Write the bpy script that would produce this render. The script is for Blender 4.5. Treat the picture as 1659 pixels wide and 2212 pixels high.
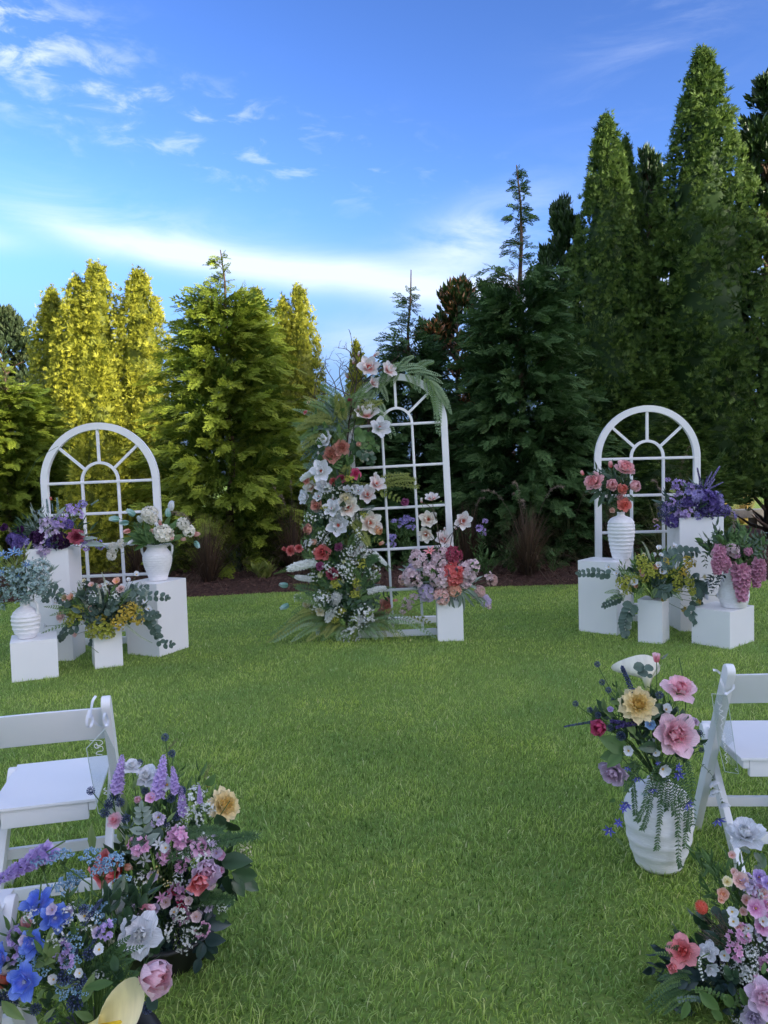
import bpy, bmesh, math, random
import numpy as np
from mathutils import Vector, Matrix, Quaternion, noise

# ------------------------------------------------------------------ scene, camera, sky, sun, exposure
for _o in list(bpy.data.objects):
    bpy.data.objects.remove(_o, do_unlink=True)
scene = bpy.context.scene
COL = scene.collection
R_ = math.radians

CAM_H = 1.60
CAM_PITCH, CAM_ROLL = -3.0, -1.66
FPX = 1661.0
cam_rot = Matrix.Rotation(R_(90 + CAM_PITCH), 3, 'X') @ Matrix.Rotation(R_(CAM_ROLL), 3, 'Z')
cam_data = bpy.data.cameras.new('camera')
cam_data.sensor_fit = 'VERTICAL'
cam_data.sensor_height = 36.0
cam_data.lens = 36.0 * FPX / 2212.0
cam_data.clip_start = 0.05
cam_data.clip_end = 3000
cam = bpy.data.objects.new('camera', cam_data)
COL.objects.link(cam)
cam.matrix_world = Matrix.Translation((0, 0, CAM_H)) @ cam_rot.to_4x4()
scene.camera = cam

SUN_AZ = Vector((0.80, -0.60)).normalized()      # horizontal direction towards the sun
SUN_EL = 17.0
SUN_DIR = Vector((SUN_AZ.x * math.cos(R_(SUN_EL)), SUN_AZ.y * math.cos(R_(SUN_EL)), math.sin(R_(SUN_EL))))

world = bpy.data.worlds.new('World')
scene.world = world
world.use_nodes = True


def build_world():
    nt = world.node_tree
    N, L = nt.nodes, nt.links
    N.clear()
    out = N.new('ShaderNodeOutputWorld')
    bg = N.new('ShaderNodeBackground')
    bg.inputs['Strength'].default_value = 0.15
    L.new(bg.outputs[0], out.inputs[0])
    sky = N.new('ShaderNodeTexSky')
    sky.sky_type = 'NISHITA'
    sky.sun_disc = False
    sky.sun_elevation = R_(SUN_EL)
    sky.sun_rotation = math.atan2(SUN_AZ.x, SUN_AZ.y)
    sky.air_density = 1.0
    sky.dust_density = 1.7
    sky.ozone_density = 4.0
    tc = N.new('ShaderNodeTexCoord')
    sep = N.new('ShaderNodeSeparateXYZ')
    L.new(tc.outputs['Generated'], sep.inputs[0])

    def M(op, a, b=None, c=None, clamp=False):
        n = N.new('ShaderNodeMath')
        n.operation = op
        n.use_clamp = clamp
        for i, v in enumerate((a, b, c)):
            if v is None:
                continue
            if isinstance(v, (int, float)):
                n.inputs[i].default_value = v
            else:
                L.new(v, n.inputs[i])
        return n.outputs[0]
    x, y, z = sep.outputs
    az = M('ARCTAN2', x, y)
    el = M('ARCSINE', z)
    comb = N.new('ShaderNodeCombineXYZ')
    L.new(az, comb.inputs[0]); L.new(el, comb.inputs[1])

    def noise_tex(scale, rot, sx, sy, detail=6, rough=0.6, dist=0.0, off=0.0):
        mp = N.new('ShaderNodeMapping')
        mp.inputs['Location'].default_value = (off, off * 0.7, off)
        mp.inputs['Rotation'].default_value = (0, 0, rot)
        mp.inputs['Scale'].default_value = (sx, sy, 1)
        L.new(comb.outputs[0], mp.inputs[0])
        t = N.new('ShaderNodeTexNoise')
        t.inputs['Scale'].default_value = scale
        t.inputs['Detail'].default_value = detail
        t.inputs['Roughness'].default_value = rough
        t.inputs['Distortion'].default_value = dist
        L.new(mp.outputs[0], t.inputs['Vector'])
        return t.outputs['Fac']

    def smooth(v, a, b):
        n = N.new('ShaderNodeMapRange')
        n.interpolation_type = 'SMOOTHSTEP'
        L.new(v, n.inputs[0])
        n.inputs[1].default_value = a
        n.inputs[2].default_value = b
        return n.outputs[0]

    warp = noise_tex(3.0, 0, 1, 1, 3, 0.5, 0, 4.2)
    w0 = M('SUBTRACT', warp, 0.5)
    streak = noise_tex(5.0, R_(28), 1.0, 4.0, 7, 0.62, 0.6, 1.3)
    fine = noise_tex(16.0, R_(24), 1.0, 2.6, 6, 0.6, 0.4, 7.7)
    broad = noise_tex(1.6, R_(15), 1.0, 2.5, 4, 0.55, 0.2, 2.9)

    def gauss(u0, v0, ru, rv, slope=0.0):
        """soft elliptical region in (azimuth, elevation), optionally sheared"""
        du = M('SUBTRACT', az, u0)
        dv = M('SUBTRACT', M('SUBTRACT', el, v0), M('MULTIPLY', du, slope))
        q = M('ADD', M('POWER', M('ABSOLUTE', M('DIVIDE', du, ru)), 2.0), M('POWER', M('ABSOLUTE', M('DIVIDE', dv, rv)), 2.0))
        return M('POWER', 2.718, M('MULTIPLY', q, -1.0))
    # the long cirrus band low over the hedge
    elw = M('ADD', el, M('MULTIPLY', w0, 0.05))
    vc = M('MULTIPLY_ADD', az, -0.13, 0.245)
    dv = M('SUBTRACT', elw, vc)
    wid = M('MULTIPLY_ADD', smooth(az, -0.55, 0.2), 0.009, 0.014)
    band = M('POWER', 2.718, M('MULTIPLY', M('POWER', M('ABSOLUTE', M('DIVIDE', dv, wid)), 2.0), -1.0))
    band = M('MULTIPLY', band, smooth(az, -0.50, -0.25))
    band = M('MULTIPLY', band, M('MULTIPLY_ADD', streak, 0.9, 0.35))
    veil = M('MULTIPLY', M('MULTIPLY', gauss(-0.30, 0.295, 0.20, 0.030, -0.14), smooth(streak, 0.30, 0.75)), 0.45)
    plume = M('MULTIPLY', M('MULTIPLY', gauss(0.13, 0.285, 0.085, 0.035, 0.25), smooth(streak, 0.28, 0.7)), 0.75)
    left = M('MULTIPLY', gauss(-0.47, 0.49, 0.13, 0.055, -0.25), smooth(fine, 0.42, 0.68))
    left = M('MULTIPLY', left, 0.85)
    topl = M('MULTIPLY', M('MULTIPLY', gauss(-0.48, 0.63, 0.11, 0.05, -0.2), smooth(streak, 0.35, 0.7)), 0.65)
    puffs = M('MULTIPLY', M('MULTIPLY', gauss(-0.22, 0.405, 0.25, 0.045, -0.16), smooth(fine, 0.52, 0.74)), 0.45)
    low = M('MULTIPLY', M('MULTIPLY', gauss(-0.50, 0.275, 0.07, 0.014, -0.05), smooth(streak, 0.3, 0.6)), 0.5)
    low2 = M('MULTIPLY', M('MULTIPLY', gauss(0.0, 0.17, 0.16, 0.030, 0.1), smooth(streak, 0.3, 0.7)), 0.35)
    right = M('MULTIPLY', M('MULTIPLY', gauss(0.38, 0.52, 0.12, 0.10, 0.5), smooth(streak, 0.40, 0.85)), 0.30)
    # unseen cirrus behind the camera, thickened to fill the shade with light
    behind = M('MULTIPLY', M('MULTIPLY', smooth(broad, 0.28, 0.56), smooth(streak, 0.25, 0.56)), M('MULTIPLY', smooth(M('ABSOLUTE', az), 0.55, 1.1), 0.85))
    mask = band
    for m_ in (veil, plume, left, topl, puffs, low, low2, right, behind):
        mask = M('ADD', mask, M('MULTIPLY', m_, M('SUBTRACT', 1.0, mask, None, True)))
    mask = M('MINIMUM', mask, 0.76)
    # colour balance of the blue part of the sky
    tint = N.new('ShaderNodeMix')
    tint.data_type = 'RGBA'
    tint.blend_type = 'MULTIPLY'
    tint.inputs['Factor'].default_value = 1.0
    gam = N.new('ShaderNodeGamma')
    gam.inputs['Gamma'].default_value = SKY_GAMMA
    L.new(sky.outputs[0], gam.inputs['Color'])
    L.new(gam.outputs[0], tint.inputs[6])
    tint.inputs[7].default_value = SKY_TINT
    mix = N.new('ShaderNodeMix')
    mix.data_type = 'RGBA'
    L.new(mask, mix.inputs['Factor'])
    veil_mix = N.new('ShaderNodeMix')                # pale haze low all round the horizon
    veil_mix.data_type = 'RGBA'
    hz = N.new('ShaderNodeMapRange'); hz.interpolation_type = 'SMOOTHSTEP'
    L.new(el, hz.inputs[0])
    hz.inputs[1].default_value = 0.36; hz.inputs[2].default_value = 0.06; hz.inputs[3].default_value = 0.0; hz.inputs[4].default_value = 0.9
    L.new(hz.outputs[0], veil_mix.inputs['Factor'])
    L.new(tint.outputs[2], veil_mix.inputs[6])
    veil_mix.inputs[7].default_value = VEIL_COL
    L.new(veil_mix.outputs[2], mix.inputs[6])
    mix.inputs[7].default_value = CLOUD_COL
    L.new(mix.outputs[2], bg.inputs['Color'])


SKY_GAMMA = 1.6
SKY_TINT = (0.80, 0.66, 0.67, 1)
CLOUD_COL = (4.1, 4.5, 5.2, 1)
VEIL_COL = (0.85, 1.4, 2.75, 1)
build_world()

sun_data = bpy.data.lights.new('sun', 'SUN')
sun_data.energy = 5.0
sun_data.angle = R_(0.5)
sun_data.color = (1.0, 0.92, 0.70)
sun = bpy.data.objects.new('sun', sun_data)
COL.objects.link(sun)
sun.location = SUN_DIR * 60
sun.rotation_euler = SUN_DIR.to_track_quat('Z', 'Y').to_euler()

scene.view_settings.view_transform = 'Standard'
scene.view_settings.look = 'None'
scene.view_settings.gamma = 1.0
scene.view_settings.use_curve_mapping = False
scene.view_settings.exposure = 0.9
scene.render.engine = 'CYCLES'
scene.cycles.use_denoising = True
scene.cycles.max_bounces = 5
scene.cycles.diffuse_bounces = 3
scene.cycles.use_adaptive_sampling = True
scene.cycles.adaptive_threshold = 0.03
scene.cycles.transparent_max_bounces = 12
scene.cycles.sample_clamp_indirect = 4.0
scene.render.film_transparent = False

# ------------------------------------------------------------------ helpers: measuring the place
CAMP = Vector((0, 0, CAM_H))


def ray(px, py):
    return cam_rot @ Vector(((px - 829.5) / FPX, -(py - 1106.0) / FPX, -1.0))


def at(px, py, Y):
    """world point at distance Y in front of the camera's feet, seen at (px, py)"""
    d = ray(px, py)
    return CAMP + d * (Y / d.y)


def ground(px, py, z=0.0):
    d = ray(px, py)
    return CAMP + d * ((z - CAM_H) / d.z)


def height_over(pt, py_px, px_px):
    """height of the seen point above the ground spot pt"""
    return at(px_px, py_px, pt.y).z


# crop coordinates used while measuring
def c1(x, y): return (.2849 * x, 862.6 + .2849 * y)
def c2(x, y): return (564.0 + .33 * x, 696.7 + .33 * y)
def c3(x, y): return (1194.4 + .28 * x, 849.4 + .28 * y)
def c4(x, y): return (.36 * x, 1459.9 + .36 * y)
def c5(x, y): return (1161.2 + .3 * x, 1380.2 + .3 * y)
def c6(x, y): return (1260.8 + .25 * x, 1658.9 + .25 * y)
def c7(x, y): return (1380.2 + .168 * x, 1035.2 + .168 * y)


# ------------------------------------------------------------------ helpers: materials
MATS = {}


def new_mat(name):
    m = bpy.data.materials.new(name)
    m.use_nodes = True
    nt = m.node_tree
    nt.nodes.clear()
    out = nt.nodes.new('ShaderNodeOutputMaterial')
    return m, nt.nodes, nt.links, out


def col4(c):
    return (c[0], c[1], c[2], 1.0)


def srgb(r, g, b):
    f = lambda v: ((v / 255.0 + 0.055) / 1.055) ** 2.4 if v > 10 else v / 255.0 / 12.92
    return (f(r), f(g), f(b))


def leaf_mat(name, dark, light, rough=0.6, trans=0.25, attr='tint', spec=0.3, back=None):
    if name in MATS:
        return MATS[name]
    m, N, L, out = new_mat(name)
    at_ = N.new('ShaderNodeAttribute'); at_.attribute_name = attr
    mx = N.new('ShaderNodeMix'); mx.data_type = 'RGBA'
    L.new(at_.outputs['Fac'], mx.inputs['Factor'])
    mx.inputs[6].default_value = col4(dark); mx.inputs[7].default_value = col4(light)
    src = mx.outputs[2]
    if back is not None:
        ge = N.new('ShaderNodeNewGeometry')
        m2 = N.new('ShaderNodeMix'); m2.data_type = 'RGBA'
        L.new(ge.outputs['Backfacing'], m2.inputs['Factor'])
        L.new(src, m2.inputs[6]); m2.inputs[7].default_value = col4(back)
        src = m2.outputs[2]
    p = N.new('ShaderNodeBsdfPrincipled')
    p.inputs['Roughness'].default_value = rough
    p.inputs['Specular IOR Level'].default_value = spec
    L.new(src, p.inputs['Base Color'])
    tr = N.new('ShaderNodeBsdfTranslucent')
    L.new(src, tr.inputs['Color'])
    ms = N.new('ShaderNodeMixShader'); ms.inputs[0].default_value = trans
    L.new(p.outputs[0], ms.inputs[1]); L.new(tr.outputs[0], ms.inputs[2])
    L.new(ms.outputs[0], out.inputs[0])
    MATS[name] = m
    return m


def petal_mat(base, mid, tip, rough=0.55, trans=0.28):
    key = 'petal' + str([round(v, 3) for v in (*base, *mid, *tip)])
    if key in MATS:
        return MATS[key]
    m, N, L, out = new_mat('petal')
    a = N.new('ShaderNodeAttribute'); a.attribute_name = 'grad'
    r = N.new('ShaderNodeValToRGB')
    e = r.color_ramp.elements
    e[0].position = 0.05; e[0].color = col4(base)
    e[1].position = 1.0; e[1].color = col4(tip)
    k = e.new(0.5); k.color = col4(mid)
    L.new(a.outputs['Fac'], r.inputs[0])
    oi = N.new('ShaderNodeObjectInfo')
    hs = N.new('ShaderNodeHueSaturation')
    mr = N.new('ShaderNodeMapRange')
    mr.inputs[3].default_value = 0.86; mr.inputs[4].default_value = 1.08
    L.new(oi.outputs['Random'], mr.inputs[0])
    L.new(mr.outputs[0], hs.inputs['Value'])
    L.new(r.outputs[0], hs.inputs['Color'])
    tx = N.new('ShaderNodeTexCoord')
    nz = N.new('ShaderNodeTexNoise'); nz.inputs['Scale'].default_value = 9.0; nz.inputs['Detail'].default_value = 4
    L.new(tx.outputs['Object'], nz.inputs['Vector'])
    vm = N.new('ShaderNodeMapping'); vm.inputs['Scale'].default_value = (46, 5, 8)
    L.new(tx.outputs['Object'], vm.inputs[0])
    vn = N.new('ShaderNodeTexNoise'); vn.inputs['Scale'].default_value = 1.0; vn.inputs['Detail'].default_value = 3
    L.new(vm.outputs[0], vn.inputs['Vector'])
    vr = N.new('ShaderNodeMapRange'); vr.inputs[1].default_value = 0.3; vr.inputs[2].default_value = 0.7; vr.inputs[3].default_value = 0.80; vr.inputs[4].default_value = 1.10
    L.new(vn.outputs['Fac'], vr.inputs[0])
    vx = N.new('ShaderNodeMix'); vx.data_type = 'RGBA'; vx.blend_type = 'MULTIPLY'; vx.inputs['Factor'].default_value = 1.0
    L.new(hs.outputs[0], vx.inputs[6]); L.new(vr.outputs[0], vx.inputs[7])
    bp = N.new('ShaderNodeBump'); bp.inputs['Strength'].default_value = 0.25; bp.inputs['Distance'].default_value = 0.004
    L.new(nz.outputs['Fac'], bp.inputs['Height'])
    p = N.new('ShaderNodeBsdfPrincipled')
    p.inputs['Roughness'].default_value = rough
    p.inputs['Specular IOR Level'].default_value = 0.25
    L.new(vx.outputs[2], p.inputs['Base Color']); L.new(bp.outputs[0], p.inputs['Normal'])
    tr = N.new('ShaderNodeBsdfTranslucent'); L.new(vx.outputs[2], tr.inputs['Color'])
    ms = N.new('ShaderNodeMixShader'); ms.inputs[0].default_value = trans
    L.new(p.outputs[0], ms.inputs[1]); L.new(tr.outputs[0], ms.inputs[2])
    L.new(ms.outputs[0], out.inputs[0])
    MATS[key] = m
    return m


def plain_mat(name, c, c2=None, rough=0.6, scale=6.0, bump=0.0, bscale=40.0, spec=0.4, metal=0.0, stretch=(1, 1, 1), bdist=0.01):
    """a base colour that wanders towards c2 with noise, and a fine relief"""
    if name in MATS:
        return MATS[name]
    m, N, L, out = new_mat(name)
    tx = N.new('ShaderNodeTexCoord')
    mp = N.new('ShaderNodeMapping'); mp.inputs['Scale'].default_value = stretch
    L.new(tx.outputs['Object'], mp.inputs[0])
    p = N.new('ShaderNodeBsdfPrincipled')
    p.inputs['Roughness'].default_value = rough
    p.inputs['Specular IOR Level'].default_value = spec
    p.inputs['Metallic'].default_value = metal
    if c2 is not None:
        nz = N.new('ShaderNodeTexNoise'); nz.inputs['Scale'].default_value = scale; nz.inputs['Detail'].default_value = 6
        L.new(mp.outputs[0], nz.inputs['Vector'])
        mr = N.new('ShaderNodeMapRange'); mr.inputs[1].default_value = 0.35; mr.inputs[2].default_value = 0.7
        L.new(nz.outputs['Fac'], mr.inputs[0])
        mx = N.new('ShaderNodeMix'); mx.data_type = 'RGBA'
        mx.inputs[6].default_value = col4(c); mx.inputs[7].default_value = col4(c2)
        L.new(mr.outputs[0], mx.inputs['Factor'])
        L.new(mx.outputs[2], p.inputs['Base Color'])
    else:
        p.inputs['Base Color'].default_value = col4(c)
    if bump > 0:
        n2 = N.new('ShaderNodeTexNoise'); n2.inputs['Scale'].default_value = bscale; n2.inputs['Detail'].default_value = 5
        L.new(mp.outputs[0], n2.inputs['Vector'])
        bp = N.new('ShaderNodeBump'); bp.inputs['Strength'].default_value = bump; bp.inputs['Distance'].default_value = bdist
        L.new(n2.outputs['Fac'], bp.inputs['Height'])
        L.new(bp.outputs[0], p.inputs['Normal'])
    L.new(p.outputs[0], out.inputs[0])
    MATS[name] = m
    return m


# ------------------------------------------------------------------ helpers: meshes and objects
class MB:
    """collects vertices and faces; v carries a grad/tint number per vertex"""

    def __init__(self):
        self.v, self.f, self.g = [], [], []

    def add(self, verts, faces, g=0.5):
        b = len(self.v)
        self.v += [tuple(p) for p in verts]
        self.g += list(g) if hasattr(g, '__len__') else [g] * len(verts)
        self.f += [tuple(i + b for i in f) for f in faces]
        return self

    def box(self, c, ax, ay, az, g=0.5):
        """centre and three half-axis vectors"""
        c, ax, ay, az = Vector(c), Vector(ax), Vector(ay), Vector(az)
        vs = [c + ax * sx + ay * sy + az * sz for sx in (-1, 1) for sy in (-1, 1) for sz in (-1, 1)]
        fs = [(0, 1, 3, 2), (4, 6, 7, 5), (0, 4, 5, 1), (2, 3, 7, 6), (0, 2, 6, 4), (1, 5, 7, 3)]
        return self.add(vs, fs, g)

    def tube(self, pts, radii, n=6, g=0.5, caps=True):
        pts = [Vector(p) for p in pts]
        if not hasattr(radii, '__len__'):
            radii = [radii] * len(pts)
        vs, fs, gs = [], [], []
        prev = None
        for i, p in enumerate(pts):
            t = (pts[min(i + 1, len(pts) - 1)] - pts[max(i - 1, 0)])
            t = t.normalized() if t.length > 1e-9 else Vector((0, 0, 1))
            if prev is None:
                a = t.orthogonal().normalized()
            else:
                a = prev - t * prev.dot(t)
                a = a.normalized() if a.length > 1e-6 else t.orthogonal().normalized()
            prev = a
            b = t.cross(a)
            for k in range(n):
                an = 2 * math.pi * k / n
                vs.append(p + (a * math.cos(an) + b * math.sin(an)) * radii[i])
                gs.append(g if not hasattr(g, '__len__') else g[i])
        for i in range(len(pts) - 1):
            for k in range(n):
                k2 = (k + 1) % n
                fs.append((i * n + k, i * n + k2, (i + 1) * n + k2, (i + 1) * n + k))
        if caps:
            fs.append(tuple(reversed(range(n))))
            fs.append(tuple((len(pts) - 1) * n + k for k in range(n)))
        return self.add(vs, fs, gs)

    def lathe(self, prof, n=40, origin=(0, 0, 0), wob=0.0, rng=None):
        o = Vector(origin)
        vs, fs = [], []
        for i, (r, z) in enumerate(prof):
            for k in range(n):
                an = 2 * math.pi * k / n
                rr = r
                if wob:
                    rr = r * (1 + wob * noise.noise(Vector((math.cos(an) * 1.5, math.sin(an) * 1.5, z * 9))))
                vs.append(o + Vector((rr * math.cos(an), rr * math.sin(an), z)))
        for i in range(len(prof) - 1):
            for k in range(n):
                k2 = (k + 1) % n
                fs.append((i * n + k, i * n + k2, (i + 1) * n + k2, (i + 1) * n + k))
        fs.append(tuple(reversed(range(n))))
        return self.add(vs, fs)

    def mesh(self, name, mat, origin=(0, 0, 0), smooth=True, attr='grad', bevel=0.0):
        me = bpy.data.meshes.new(name)
        o = Vector(origin)
        me.from_pydata([(p[0] - o.x, p[1] - o.y, p[2] - o.z) for p in self.v], [], self.f)
        a = me.attributes.new(attr, 'FLOAT', 'POINT')
        a.data.foreach_set('value', self.g)
        if smooth:
            me.polygons.foreach_set('use_smooth', [True] * len(me.polygons))
        if bevel:
            bm = bmesh.new(); bm.from_mesh(me)
            es = [e for e in bm.edges if len(e.link_faces) == 2 and e.calc_face_angle(0) > 0.6]
            bmesh.ops.bevel(bm, geom=es, offset=bevel, segments=2, profile=0.7, affect='EDGES')
            bm.to_mesh(me); bm.free()
        if mat is not None:
            me.materials.append(mat)
        me.update()
        return me

    def build(self, name, mat, parent=None, smooth=False, attr='grad', bevel=0.0):
        """link as one object; vertices are world coordinates, parent is an unrotated root"""
        o = parent.location if parent is not None else Vector((0, 0, 0))
        me = self.mesh(name, mat, o, smooth, attr, bevel)
        ob = bpy.data.objects.new(name, me)
        COL.objects.link(ob)
        if parent is not None:
            ob.parent = parent
        return ob


def tag(o, label, cat, group=None):
    o['label'] = label
    o['category'] = cat
    if group:
        o['group'] = group
    return o


def thing(name, loc, label, cat, group=None):
    o = bpy.data.objects.new(name, None)
    o.empty_display_size = 0.05
    COL.objects.link(o)
    o.location = loc
    return tag(o, label, cat, group)


def link(name, me, parent=None, mat4=None):
    o = bpy.data.objects.new(name, me)
    COL.objects.link(o)
    if parent is not None:
        o.parent = parent
    if mat4 is not None:
        o.matrix_basis = mat4
    return o


def np_mesh(name, V, F, mat, tint=None, attr='tint', smooth=False):
    """V (n,3), F (m,4) quads"""
    me = bpy.data.meshes.new(name)
    V = np.ascontiguousarray(V, dtype=np.float32)
    F = np.ascontiguousarray(F, dtype=np.int32)
    k = F.shape[1]
    me.vertices.add(len(V))
    me.vertices.foreach_set('co', V.ravel())
    me.loops.add(F.size)
    me.loops.foreach_set('vertex_index', F.ravel())
    me.polygons.add(len(F))
    me.polygons.foreach_set('loop_start', np.arange(0, F.size, k, dtype=np.int32))
    if smooth:
        me.polygons.foreach_set('use_smooth', np.ones(len(F), dtype=bool))
    if tint is not None:
        a = me.attributes.new(attr, 'FLOAT', 'POINT')
        a.data.foreach_set('value', np.ascontiguousarray(tint, dtype=np.float32))
    if mat is not None:
        me.materials.append(mat)
    me.update(calc_edges=True)
    return me


def unit(a):
    return a / np.maximum(np.linalg.norm(a, axis=-1, keepdims=True), 1e-9)


def scatter(temps, pos, axis, nrm, scale, tint, rng, jit=0.12):
    """copies of leaf-spray templates (verts, quads, grad) laid along axis with face normal nrm"""
    n = len(pos)
    y = unit(axis)
    x = unit(np.cross(y, nrm))
    z = np.cross(x, y)
    which = rng.integers(0, len(temps), n)
    Vs, Fs, Ts = [], [], []
    base = 0
    for k, (tv, tf, tg) in enumerate(temps):
        ix = np.nonzero(which == k)[0]
        if len(ix) == 0:
            continue
        s = scale[ix][:, None, None]
        P = (tv[None, :, 0:1] * x[ix][:, None, :] + tv[None, :, 1:2] * y[ix][:, None, :] + tv[None, :, 2:3] * z[ix][:, None, :]) * s + pos[ix][:, None, :]
        Vs.append(P.reshape(-1, 3))
        F = tf[None] + (np.arange(len(ix)) * len(tv))[:, None, None] + base
        Fs.append(F.reshape(-1, 4))
        T = tint[ix][:, None] + (tg[None] - 0.5) * 0.5
        Ts.append(np.clip(T, 0, 1).ravel())
        base += len(ix) * len(tv)
    return np.concatenate(Vs), np.concatenate(Fs), np.concatenate(Ts)

# ------------------------------------------------------------------ the ground and the lawn
def make_ground():
    m, N, L, out = new_mat('lawn_soil')
    tx = N.new('ShaderNodeTexCoord')
    n1 = N.new('ShaderNodeTexNoise'); n1.inputs['Scale'].default_value = 0.5; n1.inputs['Detail'].default_value = 5
    n2 = N.new('ShaderNodeTexNoise'); n2.inputs['Scale'].default_value = 60; n2.inputs['Detail'].default_value = 4
    L.new(tx.outputs['Object'], n1.inputs['Vector']); L.new(tx.outputs['Object'], n2.inputs['Vector'])
    mx = N.new('ShaderNodeMix'); mx.data_type = 'RGBA'
    mx.inputs[6].default_value = (0.17, 0.27, 0.06, 1); mx.inputs[7].default_value = (0.28, 0.39, 0.095, 1)
    L.new(n1.outputs['Fac'], mx.inputs['Factor'])
    m2 = N.new('ShaderNodeMix'); m2.data_type = 'RGBA'; m2.blend_type = 'MULTIPLY'; m2.inputs['Factor'].default_value = 0.35
    L.new(mx.outputs[2], m2.inputs[6]); L.new(n2.outputs['Color'], m2.inputs[7])
    bp = N.new('ShaderNodeBump'); bp.inputs['Strength'].default_value = 0.8; bp.inputs['Distance'].default_value = 0.03
    L.new(n2.outputs['Fac'], bp.inputs['Height'])
    p = N.new('ShaderNodeBsdfPrincipled'); p.inputs['Roughness'].default_value = 0.95; p.inputs['Specular IOR Level'].default_value = 0.1
    L.new(m2.outputs[2], p.inputs['Base Color']); L.new(bp.outputs[0], p.inputs['Normal'])
    L.new(p.outputs[0], out.inputs[0])
    b = MB()
    b.add([(-900, -900, 0), (900, -900, 0), (900, 900, 0), (-900, 900, 0)], [(0, 1, 2, 3)])
    g = b.build('lawn', m)
    g['kind'] = 'structure'


make_ground()

EDGE = [ground(-250, 1310), ground(100, 1300), ground(420, 1290), ground(600, 1280), ground(830, 1273), ground(1060, 1268), ground(1240, 1263), ground(1500, 1256), ground(1800, 1250)]


def edge_y(x):
    for a, b in zip(EDGE[:-1], EDGE[1:]):
        if a.x <= x <= b.x:
            return a.y + (b.y - a.y) * (x - a.x) / (b.x - a.x)
    return EDGE[0].y if x < EDGE[0].x else EDGE[-1].y


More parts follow.
